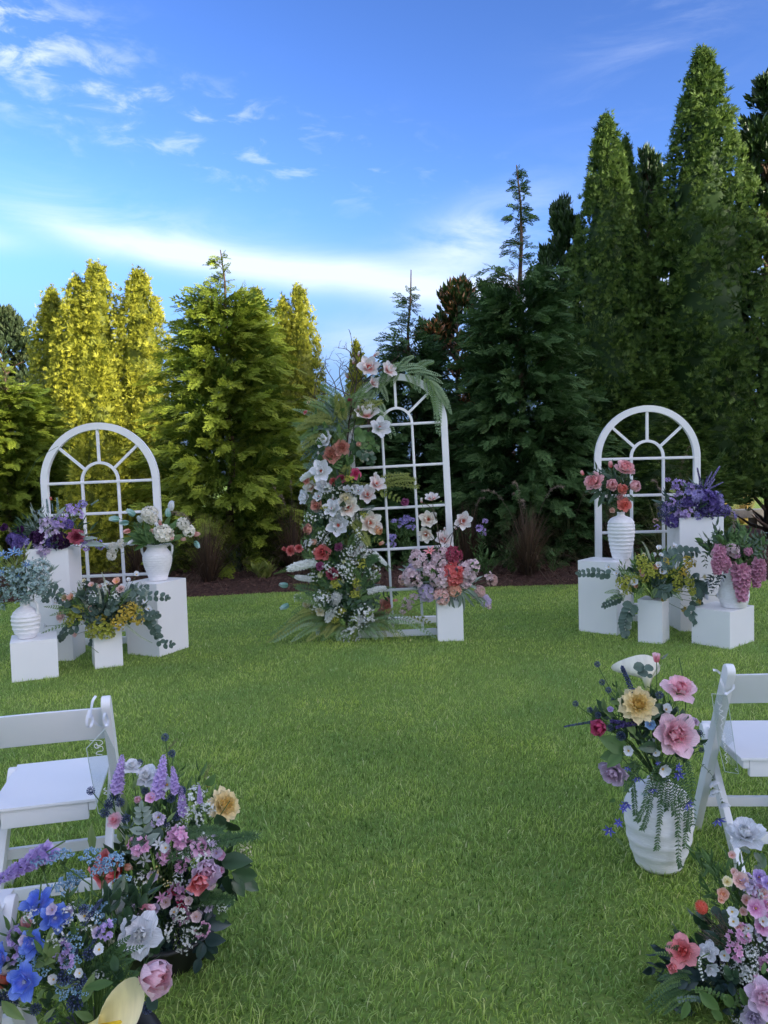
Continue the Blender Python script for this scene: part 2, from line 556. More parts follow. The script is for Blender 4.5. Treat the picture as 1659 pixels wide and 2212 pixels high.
def make_grass():
    rng = np.random.default_rng(5)
    mat, N, L, out = new_mat('grass_blade')
    a = N.new('ShaderNodeAttribute'); a.attribute_name = 'tint'
    r = N.new('ShaderNodeValToRGB'); e = r.color_ramp.elements
    e[0].position = 0.0; e[0].color = col4(GRASS[0])
    e[1].position = 1.0; e[1].color = col4(GRASS[2])
    k = e.new(0.55); k.color = col4(GRASS[1])
    k = e.new(0.93); k.color = col4(tuple(0.5 * (GRASS[1][i] + GRASS[2][i]) for i in range(3)))
    L.new(a.outputs['Fac'], r.inputs[0])
    ge = N.new('ShaderNodeNewGeometry')
    nz = N.new('ShaderNodeTexNoise'); nz.inputs['Scale'].default_value = 1.3; nz.inputs['Detail'].default_value = 5; nz.inputs['Roughness'].default_value = 0.65
    L.new(ge.outputs['Position'], nz.inputs['Vector'])
    mr = N.new('ShaderNodeMapRange'); mr.inputs[1].default_value = 0.3; mr.inputs[2].default_value = 0.7
    L.new(nz.outputs['Fac'], mr.inputs[0])
    mx = N.new('ShaderNodeMix'); mx.data_type = 'RGBA'; mx.blend_type = 'MULTIPLY'; mx.inputs['Factor'].default_value = 1.0
    c = N.new('ShaderNodeMix'); c.data_type = 'RGBA'
    c.inputs[6].default_value = (0.60, 0.74, 0.78, 1); c.inputs[7].default_value = (1.32, 1.18, 0.92, 1)
    L.new(mr.outputs[0], c.inputs['Factor'])
    L.new(r.outputs[0], mx.inputs[6]); L.new(c.outputs[2], mx.inputs[7])
    p = N.new('ShaderNodeBsdfPrincipled'); p.inputs['Roughness'].default_value = 0.5; p.inputs['Specular IOR Level'].default_value = 0.35
    tr = N.new('ShaderNodeBsdfTranslucent')
    ms = N.new('ShaderNodeMixShader'); ms.inputs[0].default_value = 0.5
    L.new(mx.outputs[2], p.inputs['Base Color']); L.new(mx.outputs[2], tr.inputs['Color'])
    L.new(p.outputs[0], ms.inputs[1]); L.new(tr.outputs[0], ms.inputs[2]); L.new(ms.outputs[0], out.inputs[0])
    ys = np.array([q.y for q in EDGE]); xs = np.array([q.x for q in EDGE])
    Vs, Fs, Ts = [], [], []
    base = 0
    for (y0, y1, dens, hmin, hmax, w, seg) in GRASS_ZONES:
        half = lambda Y: 0.53 * Y + 0.75
        fa, fb = (0.0 if y0 < 2 else 0.9), (0.0 if y1 > 10 else 0.9)   # zones fade into each other
        ya, yb = y0 - fa, y1 + fb
        n = int(dens * (yb - ya) * 2 * half((ya + yb) / 2))
        Y = np.sqrt(rng.uniform(ya ** 2, yb ** 2, n))
        X = rng.uniform(-1, 1, n) * half(Y)
        pr = np.ones(n)
        if fa:
            pr *= np.clip((Y - ya) / (2 * fa), 0, 1)
        if fb:
            pr *= np.clip((yb - Y) / (2 * fb), 0, 1)
        fade = rng.random(n) < pr
        X, Y = X[fade], Y[fade]
        n = len(X)
        keep = Y < np.interp(X, xs, ys) - 0.02 + rng.normal(0, 0.03, n)
        X, Y = X[keep], Y[keep]
        n = len(X)
        # mown turf: patches of longer, flatter grass
        patch = np.sin(X * 2.1 + 1.3 * np.sin(Y * 1.7)) * np.sin(Y * 2.6 + 0.8 * np.sin(X * 3.1))
        h = rng.uniform(hmin, hmax, n) * (1 + 0.18 * patch)
        lean = np.abs(rng.normal(0.65, 0.34, n)) + 0.08 * patch
        swirl = 0.9 * np.sin(X * 1.9 + Y * 0.8) + 1.2 * np.sin(Y * 2.3 - X * 0.7)
        az = swirl + rng.normal(0, 1.6, n)
        dx, dy = np.cos(az), np.sin(az)
        fx = rng.uniform(0, 2 * np.pi, n)
        wx, wy = np.cos(fx) * w, np.sin(fx) * w
        wv = rng.uniform(0.6, 1.25, n)
        wx, wy = wx * wv, wy * wv
        P0 = np.stack([X, Y, np.full(n, -0.003)], 1)
        sd = np.stack([wx, wy, np.zeros(n)], 1)
        P1 = P0 + np.stack([dx * h * np.sin(lean) * 0.45, dy * h * np.sin(lean) * 0.45, h * 0.62 * np.cos(lean * 0.5)], 1)
        bend = lean * 1.5
        P2 = P1 + np.stack([dx * h * 0.5 * np.sin(bend), dy * h * 0.5 * np.sin(bend), h * 0.48 * np.cos(bend)], 1)
        t = np.clip(rng.normal(0.52, 0.24, n) + 0.10 * patch, 0, 0.9)
        dead = rng.random(n) < 0.008
        t = np.where(dead, 1.0, t)
        if seg == 2:
            V = np.stack([P0 - sd, P0 + sd, P1 - sd * 0.9, P1 + sd * 0.9, P2 - sd * 0.12, P2 + sd * 0.12], 1)
            F = np.array([[0, 1, 3, 2], [2, 3, 5, 4]])
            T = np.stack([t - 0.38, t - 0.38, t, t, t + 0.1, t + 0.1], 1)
            kv = 6
        else:
            V = np.stack([P0 - sd, P0 + sd, P2 * 0.75 + P1 * 0.25 + sd * 0.4, P2 * 0.75 + P1 * 0.25 - sd * 0.4], 1)
            F = np.array([[0, 1, 2, 3]])
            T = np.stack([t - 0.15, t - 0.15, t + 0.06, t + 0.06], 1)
            kv = 4
        T = np.where(dead[:, None], 1.0, np.clip(T, 0, 0.9))
        Vs.append(V.reshape(-1, 3)); Ts.append(T.ravel())
        Fs.append((F[None] + (np.arange(n) * kv)[:, None, None]).reshape(-1, 4) + base)
        base += n * kv
    me = np_mesh('grass', np.concatenate(Vs), np.concatenate(Fs), mat, np.concatenate(Ts))
    o = link('grass', me)
    o['kind'] = 'stuff'
    o['label'] = 'short mown green turf covering the whole lawn'


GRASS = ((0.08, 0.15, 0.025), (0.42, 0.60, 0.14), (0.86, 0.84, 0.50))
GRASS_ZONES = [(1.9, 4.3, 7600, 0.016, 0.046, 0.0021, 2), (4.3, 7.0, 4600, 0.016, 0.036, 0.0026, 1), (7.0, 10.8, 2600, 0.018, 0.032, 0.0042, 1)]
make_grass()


def make_bed():
    """raised mulch bed under the hedge with loose bark chips"""
    m = plain_mat('mulch', srgb(58, 42, 38), srgb(92, 70, 62), rough=0.95, scale=22, bump=1.0, bscale=35, spec=0.1, bdist=0.05)
    b = MB()
    xs = [-14 + 0.5 * i for i in range(57)]
    rows = []
    for j in range(9):
        row = []
        for x in xs:
            y0 = edge_y(x)
            d = [0, 0.06, 0.2, 0.6, 1.2, 2.2, 3.6, 6.0, 9.0][j]
            z = [0.004, 0.045, 0.07, 0.10, 0.13, 0.14, 0.14, 0.10, 0.006][j] + (0.02 * noise.noise(Vector((x * 2, d * 3, 0))) if 1 < j < 8 else 0)
            row.append((x, y0 + d, z))
        rows.append(row)
    n = len(xs)
    b.add([p for r in rows for p in r], [(j * n + i, j * n + i + 1, (j + 1) * n + i + 1, (j + 1) * n + i) for j in range(8) for i in range(n - 1)])
    o = b.build('mulch_bed', m, smooth=True)
    o['kind'] = 'structure'
    rng = np.random.default_rng(8)
    k = 16000
    X = rng.uniform(-6.5, 6.5, k)
    D = rng.uniform(0.0, 2.6, k) ** 1.0
    ey = np.interp(X, [q.x for q in EDGE], [q.y for q in EDGE])
    Z = np.interp(D, [0, 0.06, 0.2, 0.6, 1.2, 2.2, 3.6], [0.004, 0.045, 0.07, 0.10, 0.13, 0.14, 0.14]) + rng.uniform(0, 0.02, k)
    pos = np.stack([X, ey + D, Z], 1)
    t = (np.array([[-0.5, 0, 0], [0.5, 0.05, 0], [0.4, 1, 0.05], [-0.4, 0.95, 0.0], [-0.1, 0.5, 0.22], [0.1, 0.5, 0.2]], float) * np.array([0.5, 1, 0.6]), np.array([[0, 1, 5, 4], [4, 5, 2, 3], [0, 4, 3, 3], [1, 2, 5, 5]]), np.full(6, 0.5))
    t = (t[0], t[1][:2], t[2])
    ax = rng.normal(0, 1, (k, 3)); ax[:, 2] *= 0.35
    nr = np.stack([rng.normal(0, 0.5, k), rng.normal(-0.2, 0.5, k), np.ones(k)], 1)
    V, F, T = scatter([t], pos, ax, nr, rng.uniform(0.02, 0.06, k), rng.random(k), rng)
    chips = link('bark_chips', np_mesh('bark_chips', V, F, leaf_mat('bark_chip', srgb(50, 36, 33), srgb(120, 92, 80), 0.9, 0.0, spec=0.15), T))
    chips['kind'] = 'stuff'
    chips['label'] = 'brown bark chips scattered over the bed'


make_bed()

# ------------------------------------------------------------------ leaf spray templates
def rhomb(o, d, w, l, z=0.0, droop=0.0):
    o = np.array(o, float); d = np.array(d, float)
    d = d / np.linalg.norm(d)
    s = np.array([-d[1], d[0], 0.0])
    m = o + d * l * 0.45
    e = o + d * l
    m[2] += z * 0.5; e[2] += z - droop
    return [o, m + s * w * 0.5, e, m - s * w * 0.5]


def pack(quads, grads):
    V = np.array([p for q in quads for p in q])
    F = np.arange(len(V)).reshape(-1, 4)
    return V, F, np.repeat(np.array(grads), 4)


def spray_cypress(seed, n=6):
    """flat feathery frond of false cypress, stem along +Y"""
    r = random.Random(seed)
    q, g = [], []
    q.append([np.array([-.012, 0, 0]), np.array([.012, 0, 0]), np.array([.006, 1, -.12]), np.array([-.006, 1, -.12])]); g.append(0.2)
    for i in range(n):
        t = 0.06 + 0.9 * i / n
        for s in (-1, 1):
            tt = t + (0.05 if s > 0 else 0) + r.uniform(-.02, .02)
            l = (0.34 * (1 - tt) ** 0.7 + 0.11) * r.uniform(.8, 1.15)
            a = R_(r.uniform(34, 52)) * s
            d = (math.sin(a), math.cos(a), 0)
            z0 = -.12 * tt * tt
            zz = r.uniform(-.06, .03)
            q.append(rhomb((0, tt, z0), d, 0.095, l, zz)); g.append(0.45 + 0.35 * tt)
            if l > 0.22:
                for u in (0.5,):
                    b = a - s * R_(38)
                    o = (d[0] * l * u, tt + d[1] * l * u, z0 + zz * u)
                    q.append(rhomb(o, (math.sin(b), math.cos(b), 0), 0.08, l * 0.45, zz)); g.append(0.7)
    q.append(rhomb((0, .9, -.10), (0, 1, 0), .07, .22, -.04)); g.append(0.9)
    return pack(q, g)


def spray_thuja(seed):
    """short upright fan of arborvitae scale leaves"""
    r = random.Random(seed)
    q, g = [], []
    for i in range(6):
        a = R_(-60 + 120 * (i + r.uniform(-.25, .25)) / 5)
        l = r.uniform(.65, 1.05) * (1 - 0.3 * abs(a))
        z = r.uniform(-.3, .3)
        q.append(rhomb((0, 0, 0), (math.sin(a), math.cos(a), 0), 0.17, l, z)); g.append(0.35 + 0.5 * r.random())
    return pack(q, g)


def leaf_blade(w, n=3, curl=0.15, fold=0.12):
    """single leaf along +Y, length 1, as a strip of quads either side of the midrib"""
    quads, g = [], []
    prof = [(0, 0.06), (0.25, 0.8), (0.5, 1.0), (0.75, 0.72), (1.0, 0.03)]
    if n == 2:
        prof = [(0, 0.08), (0.5, 1.0), (1.0, 0.03)]
    if n == 1:
        return pack([[np.array([0, 0, 0]), np.array([s * w, .5, -curl * .25 + fold * w]), np.array([0, 1, -curl]), np.array([0, .5, -curl * .25])][::s] for s in (-1, 1)], [0.3, 0.7])
    for s in (-1, 1):
        for (a, wa), (b, wb) in zip(prof[:-1], prof[1:]):
            za, zb = -curl * a * a, -curl * b * b
            quads.append([np.array([0, a, za]), np.array([s * w * wa, a, za + fold * wa * w]), np.array([s * w * wb, b, zb + fold * wb * w]), np.array([0, b, zb])][::s])
            g.append(0.5 + 0.2 * s)
    return pack(quads, g)


def whorl(seed, k=7, w=0.2, spread=0.9):
    """cluster of broad leaves round a twig end, twig along +Y"""
    r = random.Random(seed)
    V, F, G = [], [], []
    base = 0
    lv, lf, lg = leaf_blade(w, 1, 0.25, 0.3)
    for i in range(k):
        az = 2 * math.pi * i / k + r.uniform(-.4, .4)
        el = r.uniform(0.35, 1.15) * spread
        M = Matrix.Rotation(az, 3, 'Y') @ Matrix.Rotation(el, 3, 'X') @ Matrix.Rotation(r.uniform(-.5, .5), 3, 'Y')
        P = (np.array(M) @ (lv * r.uniform(.75, 1.1)).T).T + np.array([0, r.uniform(-.25, .1), 0])
        V.append(P); F.append(lf + base); G.append(lg + r.uniform(-.2, .2)); base += len(lv)
    return np.concatenate(V), np.concatenate(F), np.concatenate(G)


CYPRESS = [spray_cypress(i) for i in range(5)]
THUJA = [spray_thuja(i) for i in range(6)]
WHORL = [whorl(i) for i in range(5)]


# ------------------------------------------------------------------ tree meshes (shared by the copies)
def mesh_cypress(name, H, R, seed, mat, full=1.0, leader=0.16, low=0.05, power=0.75, dens=1.0):
    rng = np.random.default_rng(seed)
    P, A, Nn, S, T = [], [], [], [], []
    wood = MB()
    sway = [Vector((0.04 * math.sin(i * 1.3 + seed), 0.04 * math.cos(i * 0.9 + seed), H * i / 10)) for i in range(11)]
    sway[0] = Vector((0, 0, -0.1))
    wood.tube(sway, [0.012 * H * (1 - i / 10.4) ** 0.9 + 0.004 for i in range(11)], 7)
    nb = int(H * 76 * full * dens)
    for i in range(nb):
        u = (i + rng.random()) / nb
        h = H * (low + (1 - low) * (u ** 0.92)) * 0.985
        k = h / H
        rad = R * (1 - k) ** power * (0.78 + 0.22 * min(1, k / 0.18)) * rng.uniform(0.72, 1.08) + 0.05
        if k > 1 - leader:
            if rng.random() < 0.66:
                continue
            rad = rng.uniform(0.08, 0.26) * ((1 - k) / leader + 0.25)
        az = rng.uniform(0, 2 * np.pi)
        el0 = 0.45 + 0.6 * k + rng.normal(0, 0.20)
        out = np.array([math.cos(az), math.sin(az), 0])
        side = np.array([-math.sin(az), math.cos(az), 0])
        stem0 = np.array([0, 0, h - math.sin(el0) * rad * 0.55])
        pts = []
        for j in range(5):
            s = j / 4
            el = el0 * (1 - 0.85 * s) - 0.22 * s * s
            if j == 0:
                pts.append(stem0)
            else:
                pts.append(pts[-1] + (out * math.cos(el) + np.array([0, 0, 1]) * math.sin(el)) * rad / 4)
        if k > 0.72 or rng.random() < 0.05:
            wood.tube([Vector(p) for p in pts], [0.012 * rad + 0.004, 0.010 * rad + 0.003, 0.008 * rad + .003, 0.006, 0.003], 3, caps=False)
        ns = max(5, int(rad * 17))
        for j in range(ns):
            s = 0.14 + 0.88 * ((j + rng.random()) / ns) ** 0.75
            s = min(s, 1.0)
            x = s * 4; a = min(int(x), 3); f = x - a
            p = pts[a] * (1 - f) + pts[a + 1] * f
            d = pts[a + 1] - pts[a]; d = d / np.linalg.norm(d)
            sg = 1 if j % 2 else -1
            ang = rng.uniform(0.35, 0.95) * (1 - 0.55 * s)
            ax = d * math.cos(ang) + side * sg * math.sin(ang) + np.array([0, 0, rng.normal(-0.12, 0.28)])
            P.append(p + rng.normal(0, 0.02, 3)); A.append(ax)
            Nn.append(np.array([0, 0, 0.55]) + out * 0.85 + rng.normal(0, 0.38, 3))
            S.append(rng.uniform(0.16, 0.28) * (0.55 + 0.45 * min(1, rad / 0.6)))
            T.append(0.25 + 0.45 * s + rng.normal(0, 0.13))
    for i in range(int(H * R * 130)):                # dense inner shoots
        k = rng.random() ** 1.3 * (0.95 - leader)
        rr = R * (1 - k) ** power * 0.55 * math.sqrt(rng.random())
        az = rng.uniform(0, 2 * np.pi)
        out = np.array([math.cos(az), math.sin(az), 0])
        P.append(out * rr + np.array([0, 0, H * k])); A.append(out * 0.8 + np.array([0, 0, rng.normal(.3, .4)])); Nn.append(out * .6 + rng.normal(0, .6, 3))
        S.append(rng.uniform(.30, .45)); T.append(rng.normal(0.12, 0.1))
    V, F, G = scatter(CYPRESS, np.array(P), np.array(A), np.array(Nn), np.array(S), np.array(T), rng)
    return np_mesh(name + '_crown', V, F, mat, G), wood.mesh(name + '_trunk', BARK)


def mesh_thuja(name, H, R, seed, mat, tips=((0, 0, 1.0),), dens=40.0, per=11, tip_len=0.5, power=0.8, size=(0.05, 0.10)):
    """dense column of tufts over an inner mass of foliage; tips = (x, y, relative height) of each leader"""
    rng = np.random.default_rng(seed)
    P, A, Nn, S, T = [], [], [], [], []
    wood, core = MB(), MB()

    def radius(k, az, hh, rr):
        pr = min(1.0, ((1 - k) / tip_len)) ** power * (0.86 + 0.14 * min(1, k / 0.10))
        lump = 1 + 0.07 * math.sin(3 * az + 2.2 * k * hh + seed) + 0.06 * math.sin(5 * az - 3.1 * k * hh) + 0.05 * math.sin(2 * az + 6.5 * k * hh + 1)
        return rr * pr * lump, pr
    for (tx, ty, th) in tips:
        hh = H * th
        rr = R if len(tips) == 1 else R * 0.74
        wood.tube([(tx * .2, ty * .2, -0.1), (tx * .8, ty * .8, hh * 0.35), (tx, ty, hh * 0.94)], [0.012 * H, 0.008 * H, 0.006], 7)
        m, n = 26, 18
        vs, fs = [], []
        for q in range(m + 1):
            k = 0.02 + 0.95 * q / m
            for i in range(n):
                az = 2 * math.pi * i / n
                r_, pr = radius(k, az, hh, rr)
                r_ = r_ * 0.58 * (1 + 0.14 * noise.noise(Vector((math.cos(az) * 2, math.sin(az) * 2, k * hh * 2 + seed))))
                lean = min(k * 1.4, 1)
                vs.append((tx * lean + math.cos(az) * r_, ty * lean + math.sin(az) * r_, k * hh))
        for q in range(m):
            for i in range(n):
                fs.append((q * n + i, q * n + (i + 1) % n, (q + 1) * n + (i + 1) % n, (q + 1) * n + i))
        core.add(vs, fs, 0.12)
        area = 2 * math.pi * rr * hh * 0.74
        nc = int(area * dens)
        for i in range(nc):
            k = rng.random() ** 1.25
            az = rng.uniform(0, 2 * np.pi)
            r_, pr = radius(k, az, hh, rr)
            h = hh * (0.015 + 0.985 * k)
            inner = i % 4 == 0
            rad = r_ * (rng.uniform(0.66, 0.86) if inner else rng.uniform(0.90, 1.03)) + 0.02
            out = np.array([math.cos(az), math.sin(az), 0])
            tan = np.array([-out[1], out[0], 0])
            lean = min(k * 1.4, 1)
            c = np.array([tx * lean, ty * lean, h]) + out * rad
            tc = rng.normal(0.5, 0.14)
            cr = 0.075 * (0.6 + 0.4 * pr)
            lean_t = rng.normal(0, .35)
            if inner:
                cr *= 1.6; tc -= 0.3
            for o in rng.normal(0, 1, (per if not inner else per // 2, 3)) * cr * np.array([0.8, 0.8, 1.2]):
                P.append(c + o)
                A.append(np.array([0, 0, 0.9]) + out * rng.uniform(0.2, 0.95) + tan * lean_t + rng.normal(0, 0.3, 3))
                Nn.append(out * rng.normal(0.7, 0.5) + tan * rng.normal(0, 0.7) + rng.normal(0, 0.2, 3))
                S.append(rng.uniform(*size) * (0.75 + 0.25 * pr) * (2.0 if inner else 1.0))
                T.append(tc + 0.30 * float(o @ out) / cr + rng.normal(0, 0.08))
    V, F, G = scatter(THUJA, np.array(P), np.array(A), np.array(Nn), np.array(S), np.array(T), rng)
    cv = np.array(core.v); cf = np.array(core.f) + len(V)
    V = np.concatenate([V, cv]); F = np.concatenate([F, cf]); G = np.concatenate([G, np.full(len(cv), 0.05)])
    return np_mesh(name + '_crown', V, F, mat, G), wood.mesh(name + '_trunk', BARK)


def mesh_broad(name, H, R, seed, mat, temps, nclump=70, per=26, size=(0.14, 0.22), base=0.12, squash=1.0):
    """broadleaf tree: limbs to leaf clumps spread through an uneven crown"""
    rng = np.random.default_rng(seed)
    wood = MB()
    wood.tube([(0, 0, -0.1), (0.05, 0.02, H * .3), (0.0, 0.08, H * .65), (0.02, 0, H * .9)], [0.022 * H, 0.017 * H, 0.010 * H, 0.01], 8)
    P, A, Nn, S, T = [], [], [], [], []
    for i in range(nclump):
        k = rng.random() ** 0.9
        h = H * (base + (1 - base) * k)
        az = rng.uniform(0, 2 * np.pi)
        pr = (1 - k) ** 0.55 * (0.6 + 0.4 * min(1, k / .3)) * (1 + 0.22 * math.sin(2.3 * az + seed + 4 * k))
        rad = R * pr * math.sqrt(rng.uniform(0.30, 1.0))
        c = np.array([math.cos(az) * rad, math.sin(az) * rad * squash, h])
        wood.tube([(0, 0, max(0.2, h - rad * 0.8)), (c[0] * .5, c[1] * .5, h - rad * 0.25), tuple(c)], [0.006 * H, 0.004 * H, 0.006], 4, caps=False)
        cr = rng.uniform(0.22, 0.42) * R * 0.42
        out = unit(c - np.array([0, 0, H * .45]))
        tc = rng.normal(0.45, 0.15)
        for j in range(per):
            o = rng.normal(0, 1, 3); o = o / np.linalg.norm(o) * cr * rng.random() ** 0.4
            P.append(c + o)
            A.append(out * 0.7 + o / cr * 0.8 + np.array([0, 0, 0.35]) + rng.normal(0, 0.25, 3))
            Nn.append(rng.normal(0, 1, 3))
            S.append(rng.uniform(*size)); T.append(tc + 0.2 * float(o @ out) / cr + rng.normal(0, 0.1))
    V, F, G = scatter(temps, np.array(P), np.array(A), np.array(Nn), np.array(S), np.array(T), rng)
    return np_mesh(name + '_crown', V, F, mat, G), wood.mesh(name + '_trunk', BARK)


BARK = plain_mat('bark', srgb(70, 54, 44), srgb(104, 86, 72), rough=0.9, scale=14, bump=0.7, bscale=30, stretch=(1, 1, 0.25))
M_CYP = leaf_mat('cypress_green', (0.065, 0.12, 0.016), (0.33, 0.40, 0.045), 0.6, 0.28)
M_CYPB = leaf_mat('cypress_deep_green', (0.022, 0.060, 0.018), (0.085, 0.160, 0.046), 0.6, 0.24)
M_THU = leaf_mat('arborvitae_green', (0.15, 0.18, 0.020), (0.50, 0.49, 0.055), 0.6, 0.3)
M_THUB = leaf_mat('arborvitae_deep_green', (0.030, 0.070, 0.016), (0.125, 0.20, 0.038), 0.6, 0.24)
M_MAG = leaf_mat('magnolia_leaf', (0.018, 0.046, 0.014), (0.050, 0.095, 0.026), 0.32, 0.06, spec=0.5, back=(0.22, 0.10, 0.035))
M_MAGD = leaf_mat('laurel_leaf', (0.018, 0.045, 0.014), (0.055, 0.100, 0.030), 0.38, 0.10, spec=0.5)
M_OAK = leaf_mat('far_tree_leaf', (0.040, 0.070, 0.030), (0.10, 0.13, 0.055), 0.6, 0.2)

TREES = {
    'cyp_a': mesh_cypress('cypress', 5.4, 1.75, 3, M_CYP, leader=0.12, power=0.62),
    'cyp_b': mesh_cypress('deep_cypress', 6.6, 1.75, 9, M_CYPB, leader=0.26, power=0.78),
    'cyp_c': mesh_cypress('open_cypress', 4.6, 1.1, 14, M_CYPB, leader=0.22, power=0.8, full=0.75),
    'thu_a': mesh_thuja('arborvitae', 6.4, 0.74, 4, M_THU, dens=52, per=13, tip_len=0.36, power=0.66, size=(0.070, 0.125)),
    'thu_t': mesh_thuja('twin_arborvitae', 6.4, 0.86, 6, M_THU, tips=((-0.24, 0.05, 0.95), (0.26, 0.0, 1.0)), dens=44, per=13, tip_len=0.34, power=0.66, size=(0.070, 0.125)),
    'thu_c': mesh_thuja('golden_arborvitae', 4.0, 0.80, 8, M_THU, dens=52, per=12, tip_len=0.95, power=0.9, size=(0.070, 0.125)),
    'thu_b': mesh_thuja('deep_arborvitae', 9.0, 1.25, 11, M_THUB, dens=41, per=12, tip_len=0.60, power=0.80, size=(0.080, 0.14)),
    'mag': mesh_broad('magnolia', 5.0, 1.5, 21, M_MAG, WHORL, 80, 22),
    'lau': mesh_broad('laurel', 8.5, 1.6, 23, M_MAGD, WHORL, 150, 22, size=(0.16, 0.26), base=0.03),
    'oak': mesh_broad('oak', 8.0, 3.2, 25, M_OAK, WHORL, 150, 24, size=(0.18, 0.30), base=0.10),
}
TREE_H = {'cyp_a': 5.4, 'cyp_b': 6.6, 'cyp_c': 4.6, 'thu_a': 6.4, 'thu_t': 6.4, 'thu_b': 9.0, 'thu_c': 4.0, 'mag': 5.0, 'lau': 8.5, 'oak': 8.0}


def plant_tree(kind, name, px, top_py, Y, label, wide=1.0, rot=0.0, group=None, X=None, H=None, cat='tree', lift=0.0):
    if X is None:
        top = at(px, top_py, Y)
        X, H = top.x, top.z
    s = (H - lift) / TREE_H[kind]
    root = thing(name, (X, Y, 0.05), label, cat, group)
    root.rotation_euler = (0, 0, rot)
    crown, trunk = TREES[kind]
    M = Matrix.Diagonal((wide, wide, s, 1.0))
    c = link('crown', crown, root, Matrix.Translation((0, 0, lift)) @ M); c['kind'] = 'stuff'
    link('trunk', trunk, root, Matrix.Diagonal((wide, wide, H / TREE_H[kind], 1.0)))
    return root


SHADE_TREES = [
    (41.3, -40.2, 22.6, 2.9, 'thu_a'),
    (42.7, -39.2, 22.8, 2.9, 'thu_a'),
    (42.4, -37.2, 23.0, 2.9, 'thu_a'),
    (44.3, -36.3, 22.6, 2.9, 'thu_a'),
    (44.8, -35.2, 23.0, 2.9, 'thu_a'),
    (45.8, -34.1, 22.9, 2.9, 'thu_a'),
    (46.7, -32.1, 23.7, 2.9, 'thu_a'),
    (47.5, -30.8, 23.6, 2.9, 'thu_a'),
    (48.8, -30.2, 23.3, 2.9, 'thu_a'),
    (50.1, -29.2, 22.9, 2.9, 'thu_a'),
    (51.4, -27.7, 24.0, 2.9, 'thu_a'),
    (52.3, -26.5, 24.3, 2.9, 'thu_a'),
    (52.4, -24.4, 25.2, 2.9, 'thu_a'),
    (54.3, -23.9, 25.2, 2.9, 'thu_a'),
    (54.3, -22.3, 23.6, 2.9, 'thu_a'),
    (54.9, -20.7, 21.1, 2.9, 'thu_a'),
    (55.9, -19.2, 20.4, 2.9, 'thu_a'),
]

HEDGE = 'conifers of the hedge round the lawn'
# sunlit left side
plant_tree('oak', 'oak_tree', 5, 690, 30, 'grey-green broadleaf tree far behind the left end of the hedge', 1.0, 0.4)
plant_tree('cyp_a', 'cypress_tree', 5, 775, 14.5, 'sunlit bushy cypress cut by the left edge of the picture', 1.15, 1.0, HEDGE)
plant_tree('thu_a', 'arborvitae_tree', 112, 634, 19.5, 'narrow sunlit arborvitae leaning on the left of the tallest twin-tipped column', 0.85, 0.3, HEDGE)
plant_tree('thu_t', 'arborvitae_tree', 185, 578, 18.5, 'tallest sunlit twin-tipped arborvitae column on the left', 1.0, 0.0, HEDGE)
plant_tree('thu_a', 'arborvitae_tree', 300, 597, 18.5, 'sunlit round-topped arborvitae column right of the twin-tipped one', 1.0, 2.0, HEDGE)
plant_tree('cyp_a', 'cypress_tree', 80, 870, 17.0, 'low golden sunlit cypress between the left columns', 0.75, 2.2, HEDGE)
plant_tree('thu_c', 'arborvitae_tree', 213, 756, 12.6, 'small bright pyramid arborvitae behind the left arch', 0.95, 4.0, HEDGE)
plant_tree('cyp_a', 'cypress_tree', 478, 545, 12.8, 'large feathery sunlit cypress with a thin leader, right of the left arch', 1.15, 0.2, HEDGE)
plant_tree('thu_t', 'arborvitae_tree', 543, 628, 18.0, 'sunlit arborvitae column showing behind the feathery cypress', 0.75, 1.1, HEDGE)
plant_tree('thu_t', 'arborvitae_tree', 628, 627, 17.0, 'half-lit twin-tipped arborvitae left of the flower column', 0.72, 0.15, HEDGE)
plant_tree('thu_a', 'arborvitae_tree', 770, 745, 20.0, 'narrow arborvitae tip peeping over the flower column', 0.45, 0.9, HEDGE)
# shaded middle and right
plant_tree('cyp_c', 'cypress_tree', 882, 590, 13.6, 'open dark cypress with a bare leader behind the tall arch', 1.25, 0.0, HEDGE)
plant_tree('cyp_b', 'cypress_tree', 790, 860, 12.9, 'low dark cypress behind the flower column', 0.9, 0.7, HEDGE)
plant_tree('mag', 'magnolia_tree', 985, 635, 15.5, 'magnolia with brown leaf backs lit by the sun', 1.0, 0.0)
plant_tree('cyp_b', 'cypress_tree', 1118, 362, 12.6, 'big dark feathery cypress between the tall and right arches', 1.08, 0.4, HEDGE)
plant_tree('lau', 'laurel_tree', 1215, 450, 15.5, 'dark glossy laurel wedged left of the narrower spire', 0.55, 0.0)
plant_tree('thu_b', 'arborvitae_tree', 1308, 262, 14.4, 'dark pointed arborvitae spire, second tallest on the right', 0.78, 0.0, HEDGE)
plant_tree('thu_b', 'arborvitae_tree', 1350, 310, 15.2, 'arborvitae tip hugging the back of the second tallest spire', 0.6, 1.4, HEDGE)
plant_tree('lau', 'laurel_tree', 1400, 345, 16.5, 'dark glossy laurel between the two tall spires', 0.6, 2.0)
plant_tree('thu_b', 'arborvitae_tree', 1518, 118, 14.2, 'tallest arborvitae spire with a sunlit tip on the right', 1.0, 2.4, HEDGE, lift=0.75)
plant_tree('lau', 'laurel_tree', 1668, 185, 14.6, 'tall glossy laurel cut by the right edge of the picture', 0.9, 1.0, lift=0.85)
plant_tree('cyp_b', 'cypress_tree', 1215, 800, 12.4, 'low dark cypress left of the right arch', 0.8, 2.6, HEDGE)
plant_tree('thu_b', 'arborvitae_tree', 1400, 800, 13.6, 'low dark arborvitae directly behind the right arch', 1.0, 0.5, HEDGE)
